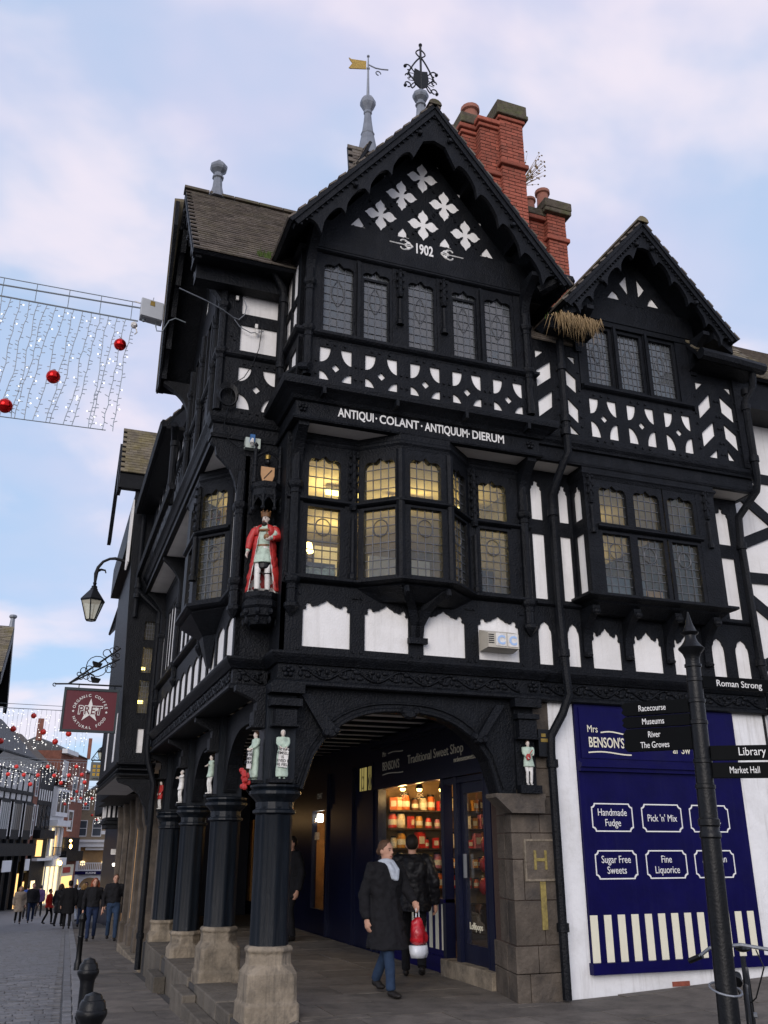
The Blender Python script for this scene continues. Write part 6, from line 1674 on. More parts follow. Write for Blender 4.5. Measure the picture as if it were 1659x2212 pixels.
ringtext('ORGANIC COFFEE', .305, 165, 15, True, .075)
ringtext('NATURAL FOOD', .305, 205, 335, False, .075)
for s_ in (-1, 1): MB(PF).plate([(s_ * .305 + (.028 if k % 2 == 0 else .012) * math.cos(math.pi / 2 + k * math.pi / 5), 4.045 + (.028 if k % 2 == 0 else .012) * math.sin(math.pi / 2 + k * math.pi / 5)) for k in range(10)], (), .031, .036).build('small_star', 'lettering', bd_)
mb = MB(PF)
mb.tube([(-.70, 4.545, 0), (-.45, 4.56, 0), (.55, 4.57, 0)], .016, 6).tube([(-.70 + .03 * math.cos(t * .7), 4.53 + .03 * math.sin(t * .7), 0) for t in range(9)], .010, 5)
mb.tube([(-.45, 4.56, 0), (.45, 5.32, 0)], .018, 6).tube([(-.45, 4.56, 0), (.45, 5.10, 0)], .016, 6)
for k, (u, z, r) in enumerate(((.04, 4.93, .20), (-.10, 4.86, .07), (-.20, 4.83, .06), (-.14, 4.72, .055), (-.24, 4.70, .045), (-.05, 4.70, .07), (.20, 5.20, .075), (.30, 5.26, .055), (.37, 5.31, .04), (.26, 5.08, .07), (.34, 5.12, .055), (.40, 5.17, .04), (.26, 4.88, .06), (.34, 4.98, .05), (-.28, 4.76, .035))):
    mb.tube([(u + r * math.cos(t * .45), z + r * math.sin(t * .45), 0) for t in range(14)], .009, 5, True)
for u in (-.25, .42): mb.tube([(u, 4.56, 0), (u, 4.48, 0)], .010, 5)
mb.build('bracket', 'blackiron', pr)
for z, zz in ((4.90, 0), (4.60, 1)):
    mb = MB(PF); mb.loft([[(-.02, z, .02), (.10, z + .0, .02), (.10, z, .16), (-.02, z, .16)], [(-.06, z + .10, .0), (.13, z + .06, .0), (.13, z + .06, .18), (-.06, z + .10, .18)]]); mb.build('spotlight', 'blackiron', pr)
# grey shop sign further down
lk = thing('hanging_sign', 'grey hanging sign with nine yellow flowers below the small lantern', 'sign', loc=(-.44, 26, 3.91))
MT['greysign'] = mat('grey_sign', (.12, .13, .125), .5, .1, 4, 0)
B('board', 'greysign', lk, XYZ, (-.73, -.15, 25.97, 26.03, 3.91, 4.57)); B('hanger', 'blackiron', lk, XYZ, (-.7, -.66, 25.99, 26.01, 4.57, 4.65), (-.22, -.18, 25.99, 26.01, 4.57, 4.65))
MT['yellowprint'] = mat('yellow_print', (.55, .33, .02), .5, .05, 4, 0)
for i in range(3):
    for j in range(3):
        mb = MB()
        for k in range(4): mb.ball((-.60 + .155 * i + .035 * math.cos(k * 1.57 + .7), 25.965, 4.13 + .145 * j + .035 * math.sin(k * 1.57 + .7)), (.03, .006, .03), 6, 4)
        mb.build('flower', 'yellowprint', lk)
text('LAKELAND', .085, 'blackiron', lk, (-.44, 25.965, 3.955), (1, 0, 0), (0, 0, 1), 'CENTER', bold=.002)

# ================================================================ next building along the street
b2 = thing('jettied_building', 'dark timbered building with lichen-covered roof beside the corner building', 'building', loc=(-.4, 8.7, gl(8.7)))
Y2 = 8.66
FB = lambda u, z, w: (u, Y2 - w, z)
f2 = MB(FB).plate([(-1.0, 3.15), (-.45, 3.15), (-.45, 8.8), (-1.22, 8.8)], [rect(-.76, -.55, 4.08, 4.74), rect(-.75, -.55, 4.88, 5.41), rect(-.76, -.54, 5.55, 5.95), rect(-.70, -.58, 3.33, 3.79)], -.06, 0).build('side_wall', 'black', b2)
B('plaster_panel', 'white', f2, FB, (-.71, -.57, 3.32, 3.80, -.05, -.03))
MT['warmroom'] = emit_mat('lit_room', (.55, .33, .10), .30)
for k, (a, b, c, d) in enumerate(((-.76, -.55, 4.08, 4.74), (-.75, -.55, 4.88, 5.41), (-.76, -.54, 5.55, 5.95))):
    light(b2, FB, a + .01, b - .01, c + .01, d - .01, 4, 6 if k == 0 else 5, None, 0, .01, .012, .012, .012)
B('lit_lamp', 'tubelight', b2, XYZ, (-.74, -.60, 9.2, 9.24, 4.36, 4.42)); B('lit_lamp', 'tubelight', b2, XYZ, (-.74, -.62, 9.2, 9.24, 5.05, 5.10))
B('room_back', 'roomwall', b2, XYZ, (-.95, -.4, 9.6, 9.65, 3.3, 8.0)); B('floor_plate', 'dark', b2, XYZ, (-.95, -.3, 8.75, 15, 4.78, 4.84), (-.95, -.3, 8.75, 15, 3.2, 3.28), (-.95, -.3, 8.75, 15, 6.1, 6.16))
point_light('room_light', (-.7, 9.3, 5.3), (1, .7, .3), 1.6); point_light('room_light', (-.7, 9.3, 4.55), (1, .75, .4), 1.2)
for z0, z1, d in ((3.05, 3.15, .06), (2.95, 3.04, .03), (2.86, 2.94, .06)): sweep('jetty_moulding', [(-.98, 15), (-.98, Y2), (-.3, Y2)], mould(z0, z1, -.1, .1 + d), 'black', b2)
MB().poly([(-1.02, Y2 - .03, 2.86), (-.26, Y2 - .03, 2.86), (-.26, 15, 2.86), (-1.02, 15, 2.86)]).build('jetty_soffit', 'soffit', b2)
mb = MB(FB); mb.plate([(-.25, 2.85), (-1.0, 2.85), (-.95, 2.78), (-.75, 2.72), (-.55, 2.55), (-.42, 2.3), (-.36, 2.0), (-.25, 2.0)], (), -.25, -.02); mb.build('corner_bracket', 'black', b2)
f3 = B('street_wall', 'black', b2, XYZ, (-.985, -.9, Y2 + .01, 15, 3.15, 8.7))
for k in range(5):
    for z0, z1 in ((3.3, 4.3),) if k % 2 else (): B('plaster_panel', 'white', f3, XYZ, (-.992, -.984, Y2 + .5 + 1.2 * k, Y2 + .9 + 1.2 * k, z0, z1))
slope(b2, (-1.58, 8.55, 9.12), (1, 0, 0), Vector((0, .45, .89)), 1.15, 1.5, tw=.16, th=.085, mesh=TILEM, cols=8, deckmat='tilemoss')
B('eaves_beam', 'black', b2, XYZ, (-1.58, -.5, 8.58, 8.75, 8.78, 9.10))
MB(lambda a, b, c: (-1.56 + c, a, b)).plate([(8.6, 8.72), (8.95, 8.72), (9.62, 10.05), (10.6, 8.2), (10.9, 8.2), (9.64, 10.25)], (), -.04, .04).build('bargeboard', 'black', b2)
B('gable_wall', 'black', b2, XYZ, (-1.2, -.5, 8.67, 15, 8.0, 8.8))
for k in range(5): B('cove_rib', 'white', b2, XYZ, (-1.23, -1.2, 8.75 + .15 * k, 8.82 + .15 * k, 7.2, 8.6))
pipe2 = MB().tube([(-1.05, 8.6, 8.5), (-1.0, 8.6, 8.3), (-.98, 8.6, 6.2), (-.98, 8.6, 6.0)], .045, 7).build('downpipe', 'black', b2)
for k, y in enumerate((9.3, 11.0, 12.6, 14.2)):
    MB().loft([sq_ring(.05 + .03 * k, y, .16, .03, gl(y) - .1), sq_ring(.05 + .03 * k, y, .15, .03, gl(y) + .55), sq_ring(.05 + .03 * k, y, .11, .03, gl(y) + .6), sq_ring(.05 + .03 * k, y, .10, .03, 2.0), sq_ring(.05 + .03 * k, y, .16, .03, 2.2), sq_ring(.05 + .03 * k, y, .18, .03, 2.85)]).build('stone_pier', 'stonedark', b2)
B('shopfront', 'navydark', b2, XYZ, (.35, .5, 8.7, 15.5, gl(15) - .2, 2.9))
B('base_stone', 'stone', b2, XYZ, (-.28, .35, 8.85, 9.15, gl(9) - .2, gl(9) + .45), bevel=.02); B('base_stone', 'stone', b2, XYZ, (-.15, .35, 10.6, 15, gl(15) - .2, gl(15) + .18), bevel=.02)
# further dark houses on the same side
b3 = thing('timbered_house', 'dark timbered house with white studded oriels far along the right side of the street', 'house', loc=(.5, 20, gl(20)))
w3 = B('wall', 'black', b3, XYZ, (-.62, 3, 15.1, 20.0, 2.9, 8.2), (-.3, 3, 20.01, 26.4, 3.0, 7.0), (.02, 4, 26.41, 34, 2.9, 6.6))
B('shopfront', 'navydark', b3, XYZ, (.55, 3, 15.1, 26, gl(26) - .3, 3.0), (.95, 4, 26.01, 40, gl(40) - .3, 2.9))
for (x, y, z0, z1, n, st, w_) in ((-.03, 25.0, 2.61, 3.06, 4, .13, .08), (.17, 25.9, 3.14, 3.51, 4, .12, .075)):
    q = B('oriel', 'black', b3, XYZ, (x - .03, x + .75, y, y + 2.2, z0 - .1, z1 + .1), (x - .1, x + .8, y - .06, y + 2.3, z0 - .22, z0 - .12), (x + .0, x + .8, y + .02, y + 2.3, z0 - .36, z0 - .23))
    for k in range(n): B('plaster_panel', 'white', q, XYZ, (x + .02 + st * k * 1.25, x + .02 + st * k * 1.25 + w_, y - .012, y - .002, z0, z1))
    for k in range(6): B('plaster_panel', 'white', q, XYZ, (x - .04, x - .031, y + .1 + .35 * k, y + .32 + .35 * k, z0, z1))
for k, (y, z0, z1) in enumerate(((15.5, 3.4, 4.3), (16.4, 3.4, 4.3), (17.3, 3.4, 4.3), (15.5, 5.2, 6.4), (16.6, 5.2, 6.4), (18, 5.2, 6.4))): B('plaster_panel', 'white', w3, XYZ, (-.63, -.622, y, y + .45, z0, z1))
slope(b3, (-.9, 15.1, 8.1), (0, 1, 0), Vector((.6, 0, .8)), 5.0, 2.5, cols=1)
for k, y in enumerate((16.5, 18.5, 21, 23.5)):
    MB().loft([sq_ring(.28 + .03 * k, y, .15, .03, gl(y) - .1), sq_ring(.28 + .03 * k, y, .14, .03, gl(y) + .5), sq_ring(.28 + .03 * k, y, .09, .03, gl(y) + .55), sq_ring(.28 + .03 * k, y, .09, .03, 2.1), sq_ring(.28 + .03 * k, y, .16, .03, 2.9)]).build('stone_pier', 'stonedark', b3)
o = thing('shop_sign', 'small white sign with a lamp above a far doorway on the right', 'sign', loc=(.75, 27.5, 1.2)); B('board', 'whitepaint', o, XYZ, (.40, .62, 27.4, 27.45, 1.35, 1.55)); MB().ball((.55, 27.35, 1.0), (.06, .06, .06), 7, 5).build('lamp', 'bulbw', o)
# neighbour at the far right
nb = thing('timbered_house', 'white and black timbered house at the far right edge', 'house', loc=(8, .4, .2))
NF = lambda u, z, w: (u, .35 - w, z)
B('wall', 'white', nb, NF, (6.97, 12, .0, 8.6, -.3, 0))
def beam(mb, a, b, w_): 
    a, b = Vector(a), Vector(b); d = (b - a).normalized(); n = Vector((-d.y, d.x)) * w_ / 2
    mb.plate([tuple(a - n), tuple(b - n), tuple(b + n), tuple(a + n)], (), .001, .03)
for a, b, w_ in (((7.1, 6.85), (8.2, 6.05), .17), ((7.05, 5.85), (8.2, 6.35), .17), ((7.0, 5.37), (9, 5.42), .17), ((7.1, 5.1), (8.4, 4.2), .17), ((7.0, 7.05), (9, 7.05), .16), ((7.0, 3.55), (9.5, 3.6), .2), ((7.15, 4.0), (8.4, 4.6), .16)):
    mb = MB(NF); beam(mb, a, b, w_); mb.build('brace', 'black', nb)
B('eaves', 'black', nb, NF, (7.0, 12, 8.0, 8.55, 0, .5))
slope(nb, (7.25, -.25, 8.5), (1, 0, 0), Vector((0, .7, .71)), 4, 3, mesh=TILEM, cols=8)
B('soil_pipe', 'black', nb, XYZ, (7.18, 7.26, .18, .26, 0, 3.5), (7.4, 7.44, .2, .25, 0, 3.5))
B('iron_bar', 'black', nb, XYZ, (7.05, 7.1, .0, .05, 2.9, 3.35))
B('cover', 'drygrass', nb, NF, (7.1, 7.4, .1, .75, .001, .02)) if False else None
# ================================================================ houses at the end of the street
MT['brickwall'] = mat('far_red_brick', (.22, .085, .055), .9, .25, 3, .2, 8, dirt=(.12, .06, .05), dirt_amt=.5, dirt_scale=.5)
MT['stonewall'] = mat('far_sandstone', (.26, .20, .13), .9, .2, 1.5, .2, 5, dirt=(.15, .12, .09), dirt_amt=.5, dirt_scale=.6)
MT['slate'] = mat('far_slate', (.07, .072, .075), .8, .2, 2, .3, 6, stretch=(1, 1, 5))
MT['farwhite'] = mat('far_white_paint', (.74, .74, .74), .7, .05, 2, 0)
MT['litshop'] = emit_mat('lit_shop_interior', (1.0, .58, .20), 1.5)
MT['litshop2'] = emit_mat('bright_shop_interior', (1.0, .78, .42), 1.6)
MT['farglass'] = mat('far_window_glass', (.05, .06, .075), .1, .1, 2, 0, spec=.8)
LA, LD = (-4.9, 67.0), (.2932, .9561)
def lp(s_): return (LA[0] + LD[0] * s_, LA[1] + LD[1] * s_)
def house(name, label, A, Bp, z1, zr, m, roofm='slate', depth=7.0, cat='house'):
    f, L_ = FRM(A[0], A[1], Bp[0], Bp[1])
    o = thing(name, label, cat, loc=(A[0], A[1], gl(A[1])))
    w = MB(f).box(0, L_, gl(A[1]) - .6, z1, -depth, 0).build('wall', m, o)
    mb = MB(f)
    mb.loft([[(-.1, z1 + .001, .25), (-.1, z1 + .001, -depth), (-.1, zr, -depth / 2)], [(L_ + .1, z1 + .001, .25), (L_ + .1, z1 + .001, -depth), (L_ + .1, zr, -depth / 2)]])
    mb.build('roof', roofm, o)
    return o, f, L_
def fwin(o, f, u0, u1, z0, z1, fm='farwhite', gm='farglass', nx=2, nz=3, fr_=.07, w=0.0):
    q = MB(f).plate(rect(u0 - fr_, u1 + fr_, z0 - fr_, z1 + fr_), [rect(u0, u1, z0, z1)], w, w + .06).build('window', fm, o)
    mb = MB(f)
    for k in range(1, nx): mb.box(lerp(u0, u1, k / nx) - .025, lerp(u0, u1, k / nx) + .025, z0, z1, w + .02, w + .05)
    for k in range(1, nz): mb.box(u0, u1, lerp(z0, z1, k / nz) - .025, lerp(z0, z1, k / nz) + .025, w + .02, w + .051)
    if mb.v: mb.build('glazing_bar', fm, q)
    for i in range(nx):
        for k in range(nz): MB(f).box(lerp(u0, u1, i / nx), lerp(u0, u1, (i + 1) / nx), lerp(z0, z1, k / nz), lerp(z0, z1, (k + 1) / nz), w + .005, w + .02).build('pane', gm, q)
    return q
# left row, near to far (distances along the row)
z0 = -3.0
h, f, L_ = house('timbered_house', 'long black timbered house with coved white eaves at the left of the street', lp(-12), lp(6.6), 8.35, 11.9, 'black')
for k in range(36):
    u = L_ - .2 - k * .28
    mb = MB(f); mb.loft([[(u, 7.35, .02), (u + .14, 7.35, .02), (u + .14, 7.35, .05), (u, 7.35, .05)], [(u, 7.8, .12), (u + .14, 7.8, .12), (u + .14, 7.77, .16), (u, 7.77, .16)], [(u, 8.3, .55), (u + .14, 8.3, .55), (u + .14, 8.25, .6), (u, 8.25, .6)]]); mb.build('cove_panel', 'white', h)
B('eaves_gutter', 'black', h, f, (0, L_, 8.3, 8.42, .0, .7))
for k in range(8):
    u = L_ - 1.3 - k * 1.35
    for j in range(4): B('plaster_panel', 'white', h, f, (u + .24 * j, u + .24 * j + .13, 5.9, 7.2, 0, .03))
    for j in range(4): B('plaster_panel', 'white', h, f, (u + .24 * j, u + .24 * j + .13, 5.15, 5.6, 0, .03))
    B('rail', 'black', h, f, (u - .2, u + 1.1, 5.62, 5.88, .0, .12))
for u in (L_ - 3.0, L_ - 5.8, L_ - 8.6):
    q = MB(f).box(u, u + 2.2, 2.2, 5.0, 0.01, .45).build('bay', 'black', h)
    for j in range(5): B('pane', 'farglass', q, f, (u + .1 + .42 * j, u + .42 + .42 * j, 2.9, 4.8, .45, .46))
    for j in (0, 5): B('mullion', 'white', q, f, (u + .0 + .42 * j - .02, u + .42 * j + .08, 2.4, 4.9, .45, .48))
B('balcony', 'black', h, f, (0, L_, 1.0, 1.9, 0.01, .8))
for k in range(9): B('column', 'black', h, f, (L_ - .3 - 1.6 * k, L_ - .1 - 1.6 * k, z0 - .3, 2.2, .3, .6))
B('white_board', 'farwhite', h, f, (L_ - 2.4, L_ - 1.3, -.1, .75, .81, .85)); B('white_board', 'farwhite', h, f, (L_ - 7.6, L_ - 5.6, -.1, .7, .81, .85))
B('lit_window', 'litshop', h, f, (L_ - 1.6, L_ - .2, z0 + .1, -.35, .02, .06)); B('lit_board', 'gold', h, f, (L_ - 1.7, L_ - .1, -.3, .55, .02, .4))
h, f, L_ = house('brick_house', 'narrow red brick house with tall sash windows between two timbered houses', lp(6.7), lp(7.9), 8.0, 8.6, 'brickwall')
fwin(h, f, .35, .85, 2.6, 4.9, nx=1, nz=2); fwin(h, f, .3, .8, 5.7, 7.2, nx=1, nz=2)
B('lit_window', 'litshop', h, f, (.1, 1.1, z0, -1.0, .01, .05)); B('dark_fascia', 'black', h, f, (0, 1.2, -.9, .1, .01, .3))
h, f, L_ = house('timbered_house', 'narrow dark timbered house beyond the brick front on the left', lp(7.92), lp(12.1), 8.0, 11.3, 'black', 'tile')
for k in range(6): B('plaster_panel', 'white', h, f, (.25 + .65 * k, .5 + .65 * k, 5.4, 6.3, 0, .04))
for k in range(3): fwin(h, f, .6 + 1.2 * k, 1.4 + 1.2 * k, 3.2, 5.0, 'black', 'farglass', 2, 2)
for k in range(4): B('plaster_panel', 'white', h, f, (.2 + 1.2 * k, .38 + 1.2 * k, 3.3, 5.0, 0, .03))
B('balcony', 'black', h, f, (0, L_, 2.3, 3.0, 0.01, .6)); B('lit_window', 'litshop', h, f, (1.2, 2.8, .9, 2.2, .02, .05)); B('slab', 'farwhite', h, f, (0, L_, .55, .75, .01, .6)); B('lit_window', 'litshop2', h, f, (1.0, 2.0, z0, -1.0, .02, .05))
h, f, L_ = house('white_shop', 'white fronted shop with lit glass doors and an upper bay window', lp(12.12), lp(16.4), 6.8, 7.4, 'farwhite')
q = MB(f).box(.1, 4.0, 4.25, 6.6, .01, .4).build('bay', 'farwhite', h)
for j in range(3): B('pane', 'farglass', q, f, (.3 + 1.25 * j, 1.25 + 1.25 * j, 4.6, 6.4, .4, .41))
B('cornice', 'farwhite', h, f, (0, L_, 3.4, 3.9, .01, .7)); B('lit_window', 'litshop2', h, f, (.3, 1.6, .95, 3.2, .02, .05)); B('lit_window', 'litshop', h, f, (1.7, 2.4, .95, 2.6, .02, .05)); B('lit_window', 'litshop2', h, f, (.1, 4.1, z0 + .05, .0, .02, .05))
for j in range(4): B('pilaster', 'farwhite', h, f, (.0 + 1.2 * j, .36 + 1.2 * j, .9, 3.3, .06, .2)); B('pilaster', 'farwhite', h, f, (.0 + 1.35 * j, .16 + 1.35 * j, z0, .1, .06, .16))
B('balcony_rail', 'black', h, f, (.1, 4.1, .95, 1.0, .5, .55), (.1, 4.1, 1.6, 1.65, .5, .55)); B('slab', 'farwhite', h, f, (0, L_, .1, .75, .01, .7))
for j in range(12): B('baluster', 'black', h, f, (.15 + .34 * j, .19 + .34 * j, 1.0, 1.6, .5, .54))
MB(f).ball((1.6, .3, .9), (.16, .2, .16), 8, 5).build('lamp', 'bulb', h)
h, f, L_ = house('brick_house', 'tall red brick house with white sash windows before the end of the street', lp(16.42), lp(22.4), 10.0, 11.6, 'brickwall')
B('upper_wall', 'brickwall', h, f, (-3.2, 0, 7.5, 10.0, -4, -.02)); B('cornice', 'farwhite', h, f, (-3.2, .6, 9.75, 10.15, .01, .5))
fwin(h, f, -2.2, -1.0, 7.6, 9.0, nx=1, nz=2, fr_=.2)
fwin(h, f, 1.7, 2.9, 5.9, 7.9, nx=1, nz=2, fr_=.16); fwin(h, f, 1.4, 2.8, 3.2, 4.8, nx=1, nz=2, fr_=.16); fwin(h, f, 4.2, 5.2, 5.9, 7.9, nx=1, nz=2, fr_=.16)
q = B('shopfront', 'cream', h, f, (.1, 4.2, z0 - .3, .1, .02, .3)); B('red_sign', 'redpaint', q, f, (.6, 3.0, -.6, -.1, .3, .34))
B('lit_window', 'litshop', q, f, (.4, 3.8, z0, -.9, .3, .33)); B('balcony', 'black', h, f, (0, L_, .4, 1.3, .02, .6)); MB(f).ball((1.0, 2.2, .6), (.16, .12, .12), 8, 5).build('lamp', 'bulb', h); MB(f).ball((1.2, 1.7, .6), (.12, .22, .12), 8, 5).build('lamp', 'bulb', h)
B('dark_front', 'black', h, f, (.2, L_, 1.31, 2.5, .02, .1))
# roofs rising behind the row
h, f, L_ = house('slate_roofed_house', 'grey slate roofed house with a small chimney behind the brick house', (-1.2, 88.5), (2.4, 96), 9.2, 11.5, 'brickwall')
MB().box(1.75, 2.1, 93, 93.5, 10.5, 12.6).build('chimney', 'brickwall', h)
h, f, L_ = house('tall_house', 'tall house with grey gabled roof behind the narrow timbered house', lp(8.2), lp(13.4), 8.9, 11.0, 'brickwall', 'slate', 5)
for o_ in [q for q in h.children]: o_.location += Vector((-1.2, .4, 0))
MB().box(-3.4, -2.9, 76.5, 77, 10.5, 12.4).build('chimney', 'brickwall', h)
h, f, L_ = house('tall_house', 'tall house with green mossy roof behind the long timbered house', lp(-1.0), lp(5.6), 9.2, 12.4, 'black', 'tilemoss', 6)
for o_ in [q for q in h.children]: o_.location += Vector((-1.6, .5, 0))
h, f, L_ = house('tall_house', 'red roofed house with brick gable at the far left', lp(-12), lp(-1.6), 9.2, 11.8, 'brickwall', 'brickwall', 6)
for o_ in [q for q in h.children]: o_.location += Vector((-1.6, .5, 0))
# stone house closing the street
h, f, L_ = house('stone_house', 'stone house with white columned shopfront closing the end of the street', (1.0, 93), (7.6, 93), 6.85, 6.95, 'stonewall')
X = lambda x: x - 1.0
MB(f).plate([(X(1.9), 6.9), (X(5.3), 6.9), (X(3.6), 8.0)], (), -.5, .05).build('pediment', 'stonewall', h); MB(f).plate([(X(1.7), 6.9), (X(1.9), 6.9), (X(3.6), 8.02), (X(5.3), 6.9), (X(5.5), 6.9), (X(3.6), 8.2)], (), -.5, .2).build('pediment_cornice', 'lead', h)
B('parapet', 'stonewall', h, f, (0, L_, 6.75, 6.95, .01, .12))
for u in (1.72, 3.14, 4.6): fwin(h, f, X(u), X(u) + .80, 5.35, 6.4, nx=3, nz=4)
fwin(h, f, X(1.75), X(2.5), 2.75, 4.2, nx=1, nz=2); fwin(h, f, X(3.15), X(3.97), 2.75, 4.25, nx=1, nz=2); fwin(h, f, X(4.75), X(5.4), 2.75, 4.2, nx=1, nz=2)
B('white_plaque', 'farwhite', h, f, (X(4.02), X(4.62), 2.9, 3.25, .01, .06))
B('entablature', 'farwhite', h, f, (X(1.75), X(5.4), 1.66, 2.2, .01, .9), (X(1.65), X(5.5), 2.12, 2.36, .01, 1.1))
for j in range(14): B('dentil', 'farwhite', h, f, (X(1.8) + .26 * j, X(1.92) + .26 * j, 2.02, 2.12, .9, 1.0))
for u in (1.72, 5.02): B('column', 'farwhite', h, f, (X(u), X(u) + .4, z0 - .4, 1.66, .5, .89))
B('white_board', 'farwhite', h, f, (X(2.6), X(4.4), 1.35, 1.62, .5, .55))
B('lit_interior', 'shopwall', h, f, (X(2.1), X(5.02), -.7, 1.65, .01, .05))
for u, z in ((2.5, .1), (4.6, .1)): MB(f).ball((X(u), z, .2), (.30, .25, .1), 8, 5).build('lamp', 'litshop2', h)
B('balustrade_rail', 'farwhite', h, f, (X(2.1), X(5.02), .08, .16, .75, .85), (X(2.1), X(5.02), -.62, -.5, .75, .85))
for j in range(16): B('baluster', 'farwhite', h, f, (X(2.17) + .18 * j, X(2.25) + .18 * j, -.5, .08, .77, .83))
fa = B('fascia', 'navy', h, f, (X(1.4), X(5.75), -.96, -.64, .5, .95)); text('KUONI', .27, 'lettering', fa, f(X(2.85), -.90, .96), (1, 0, 0), (0, 0, 1), sx=1.15, bold=.01)
B('shopfront', 'farwhite', h, f, (X(1.5), X(5.6), z0 - .5, -.97, .3, .6))
MB(f).plate([(X(3.35) + 1.0 * math.cos(math.pi * k / 10), -2.2 + .95 * math.sin(math.pi * k / 10)) for k in range(11)], (), .6, .62).build('arched_window', 'shopwall', h)
for u in (2.0, 4.9): MB(f).plate([(X(u) + .28 * math.cos(math.pi * k / 8), -1.9 + .6 * math.sin(math.pi * k / 8)) for k in range(9)], (), .6, .62).build('arched_window', 'litshop', h)
h, f, L_ = house('stone_house', 'dim stone house at the far right end of the street', (7.61, 92.9), (13, 92), 6.5, 9.0, 'stonewall')
B('lit_window', 'litshop', h, f, (.3, 1.5, z0 + .1, -1.2, .01, .04))
# gabled house at the left edge, nearer
lh = thing('gabled_house', 'black gabled house with tiled roof and finial at the left edge', 'house', loc=(-5.5, 28, gl(28)))
slope(lh, (-8.2, 23.7, 7.3), (1, 0, 0), Vector((0, 4.2, 2.55)).normalized(), 4.05, 4.91, tw=.3, th=.19, mesh=TILEM, cols=27, c0=9, deckmat='tilemoss')
MB(lambda a, b, c: (-4.2 + c, a, b)).plate([(23.7, 7.2), (23.9, 6.9), (24.3, 7.0), (27.9, 9.2), (31.6, 6.9), (31.9, 7.1), (32.1, 7.3), (27.9, 9.8)], (), -.08, .06).build('bargeboard', 'black', lh)
MB().poly([(-8.2, 32.1, 7.25), (-4.2, 32.1, 7.25), (-4.2, 27.9, 9.75), (-8.2, 27.9, 9.75)]).build('rear_slope', 'black', lh)
B('wall', 'black', lh, XYZ, (-9, -4.62, 24.6, 31.5, 6.3, 7.6)); MB(lambda a, b, c: (-4.62 + c, a, b)).plate([(24.6, 7.6), (31.5, 7.6), (28, 9.6)], (), -.1, 0).build('gable', 'black', lh)
for k in range(6): B('plaster_panel', 'white', lh, XYZ, (-4.615, -4.60, 26.6 + .5 * k, 26.8 + .5 * k, 7.0, 8.3 - .1 * k))
B('lower_wall', 'black', lh, XYZ, (-9, -5.6, 24.6, 31.5, gl(31), 6.3))
MB().lathe([(.12, 9.7), (.09, 10.0), (.085, 10.15), (.14, 10.2), (.15, 10.25), (.13, 10.30), (.0, 10.33)], -4.25, 27.9, 8).build('finial', 'lead', lh)
# ================================================================ people and statues
def cloth(name, col, rough=.85, var=.2, vs=18, bump=.3, bs=60):
    MT[name] = mat(name, col, rough, var, vs, bump, bs, spec=.2)
cloth('skin', (.48, .27, .19), .55, .06, 20, .05); cloth('blackwool', (.010, .010, .012)); cloth('blackpuff', (.008, .008, .010), .5, .2, 9, .5, 14); cloth('jeans', (.022, .04, .078)); cloth('darkjeans', (.015, .025, .06)); cloth('brightjeans', (.03, .07, .20))
cloth('greyscarf', (.42, .46, .52)); cloth('brownhair', (.09, .05, .03), .6); cloth('darkhair', (.015, .011, .009), .6); cloth('redhair', (.20, .05, .02), .6); cloth('blondhair', (.30, .18, .07), .6); cloth('beigecoat', (.30, .24, .18)); cloth('redjacket', (.42, .02, .015)); cloth('bluejacket', (.02, .05, .2)); cloth('shoe', (.015, .013, .012), .5); cloth('whiteshoe', (.5, .5, .5)); cloth('purple', (.05, .03, .09))
MT['eye'] = mat('dark_eye', (.02, .015, .012), .3, 0, 5, 0); MT['lip'] = mat('lips', (.30, .09, .07), .5, 0, 5, 0)
FOLD = bpy.data.textures.new('folds', 'CLOUDS'); FOLD.noise_scale = .11; FOLD.noise_depth = 2
def folds(o, st):
    d = o.modifiers.new('folds', 'DISPLACE'); d.texture = FOLD; d.strength = st; d.mid_level = .5; d.texture_coords = 'LOCAL'
    return o
def vlerp(a, b, t): return tuple(lerp(p, q, t) for p, q in zip(a, b))
def ell(cx, cy, z, rx, ry, n=14): return [(cx + rx * math.cos(2 * math.pi * k / n), cy + ry * math.sin(2 * math.pi * k / n), z) for k in range(n)]
def hand(mb, w, d, s_, curl=.5):
    """palm, four bent fingers of unequal length and a thumb from the side of the palm; d = direction of the forearm"""
    w = Vector(w); d = Vector(d).normalized()
    a = d.orthogonal().normalized() if abs(d.z) < .9 else Vector((0, 1, 0)) - d * d.y
    a.normalize(); b = d.cross(a)
    fwd = Vector((0, -1, 0)); across = (fwd - d * fwd.dot(d))
    across = across.normalized() if across.length > .05 else a
    curlv = d.cross(across) * s_
    for t in (0, .35, .7, 1):
        mb.ball(tuple(w + d * (.02 + .06 * t)), .031, 8, 6)
        mb.ball(tuple(w + d * (.02 + .06 * t) + across * .018), .026, 8, 6); mb.ball(tuple(w + d * (.02 + .06 * t) - across * .018), .026, 8, 6)
    for k, ln in enumerate((.066, .076, .071, .056)):
        p = w + d * .085 + across * (.031 - .0205 * k)
        q = p + d * ln * .5 + curlv * ln * .12 * curl; r = q + d * ln * .28 + curlv * ln * .36 * curl; s2 = r + d * ln * .08 + curlv * ln * .34 * curl
        mb.tube([tuple(p), tuple(q), tuple(r), tuple(s2)], [.0105, .010, .0095, .008], 6)
    p = w + d * .03 + across * .03
    mb.tube([tuple(p), tuple(p + d * .03 + across * .026), tuple(p + d * .055 + across * .028 + curlv * .015)], [.013, .0115, .009], 6)
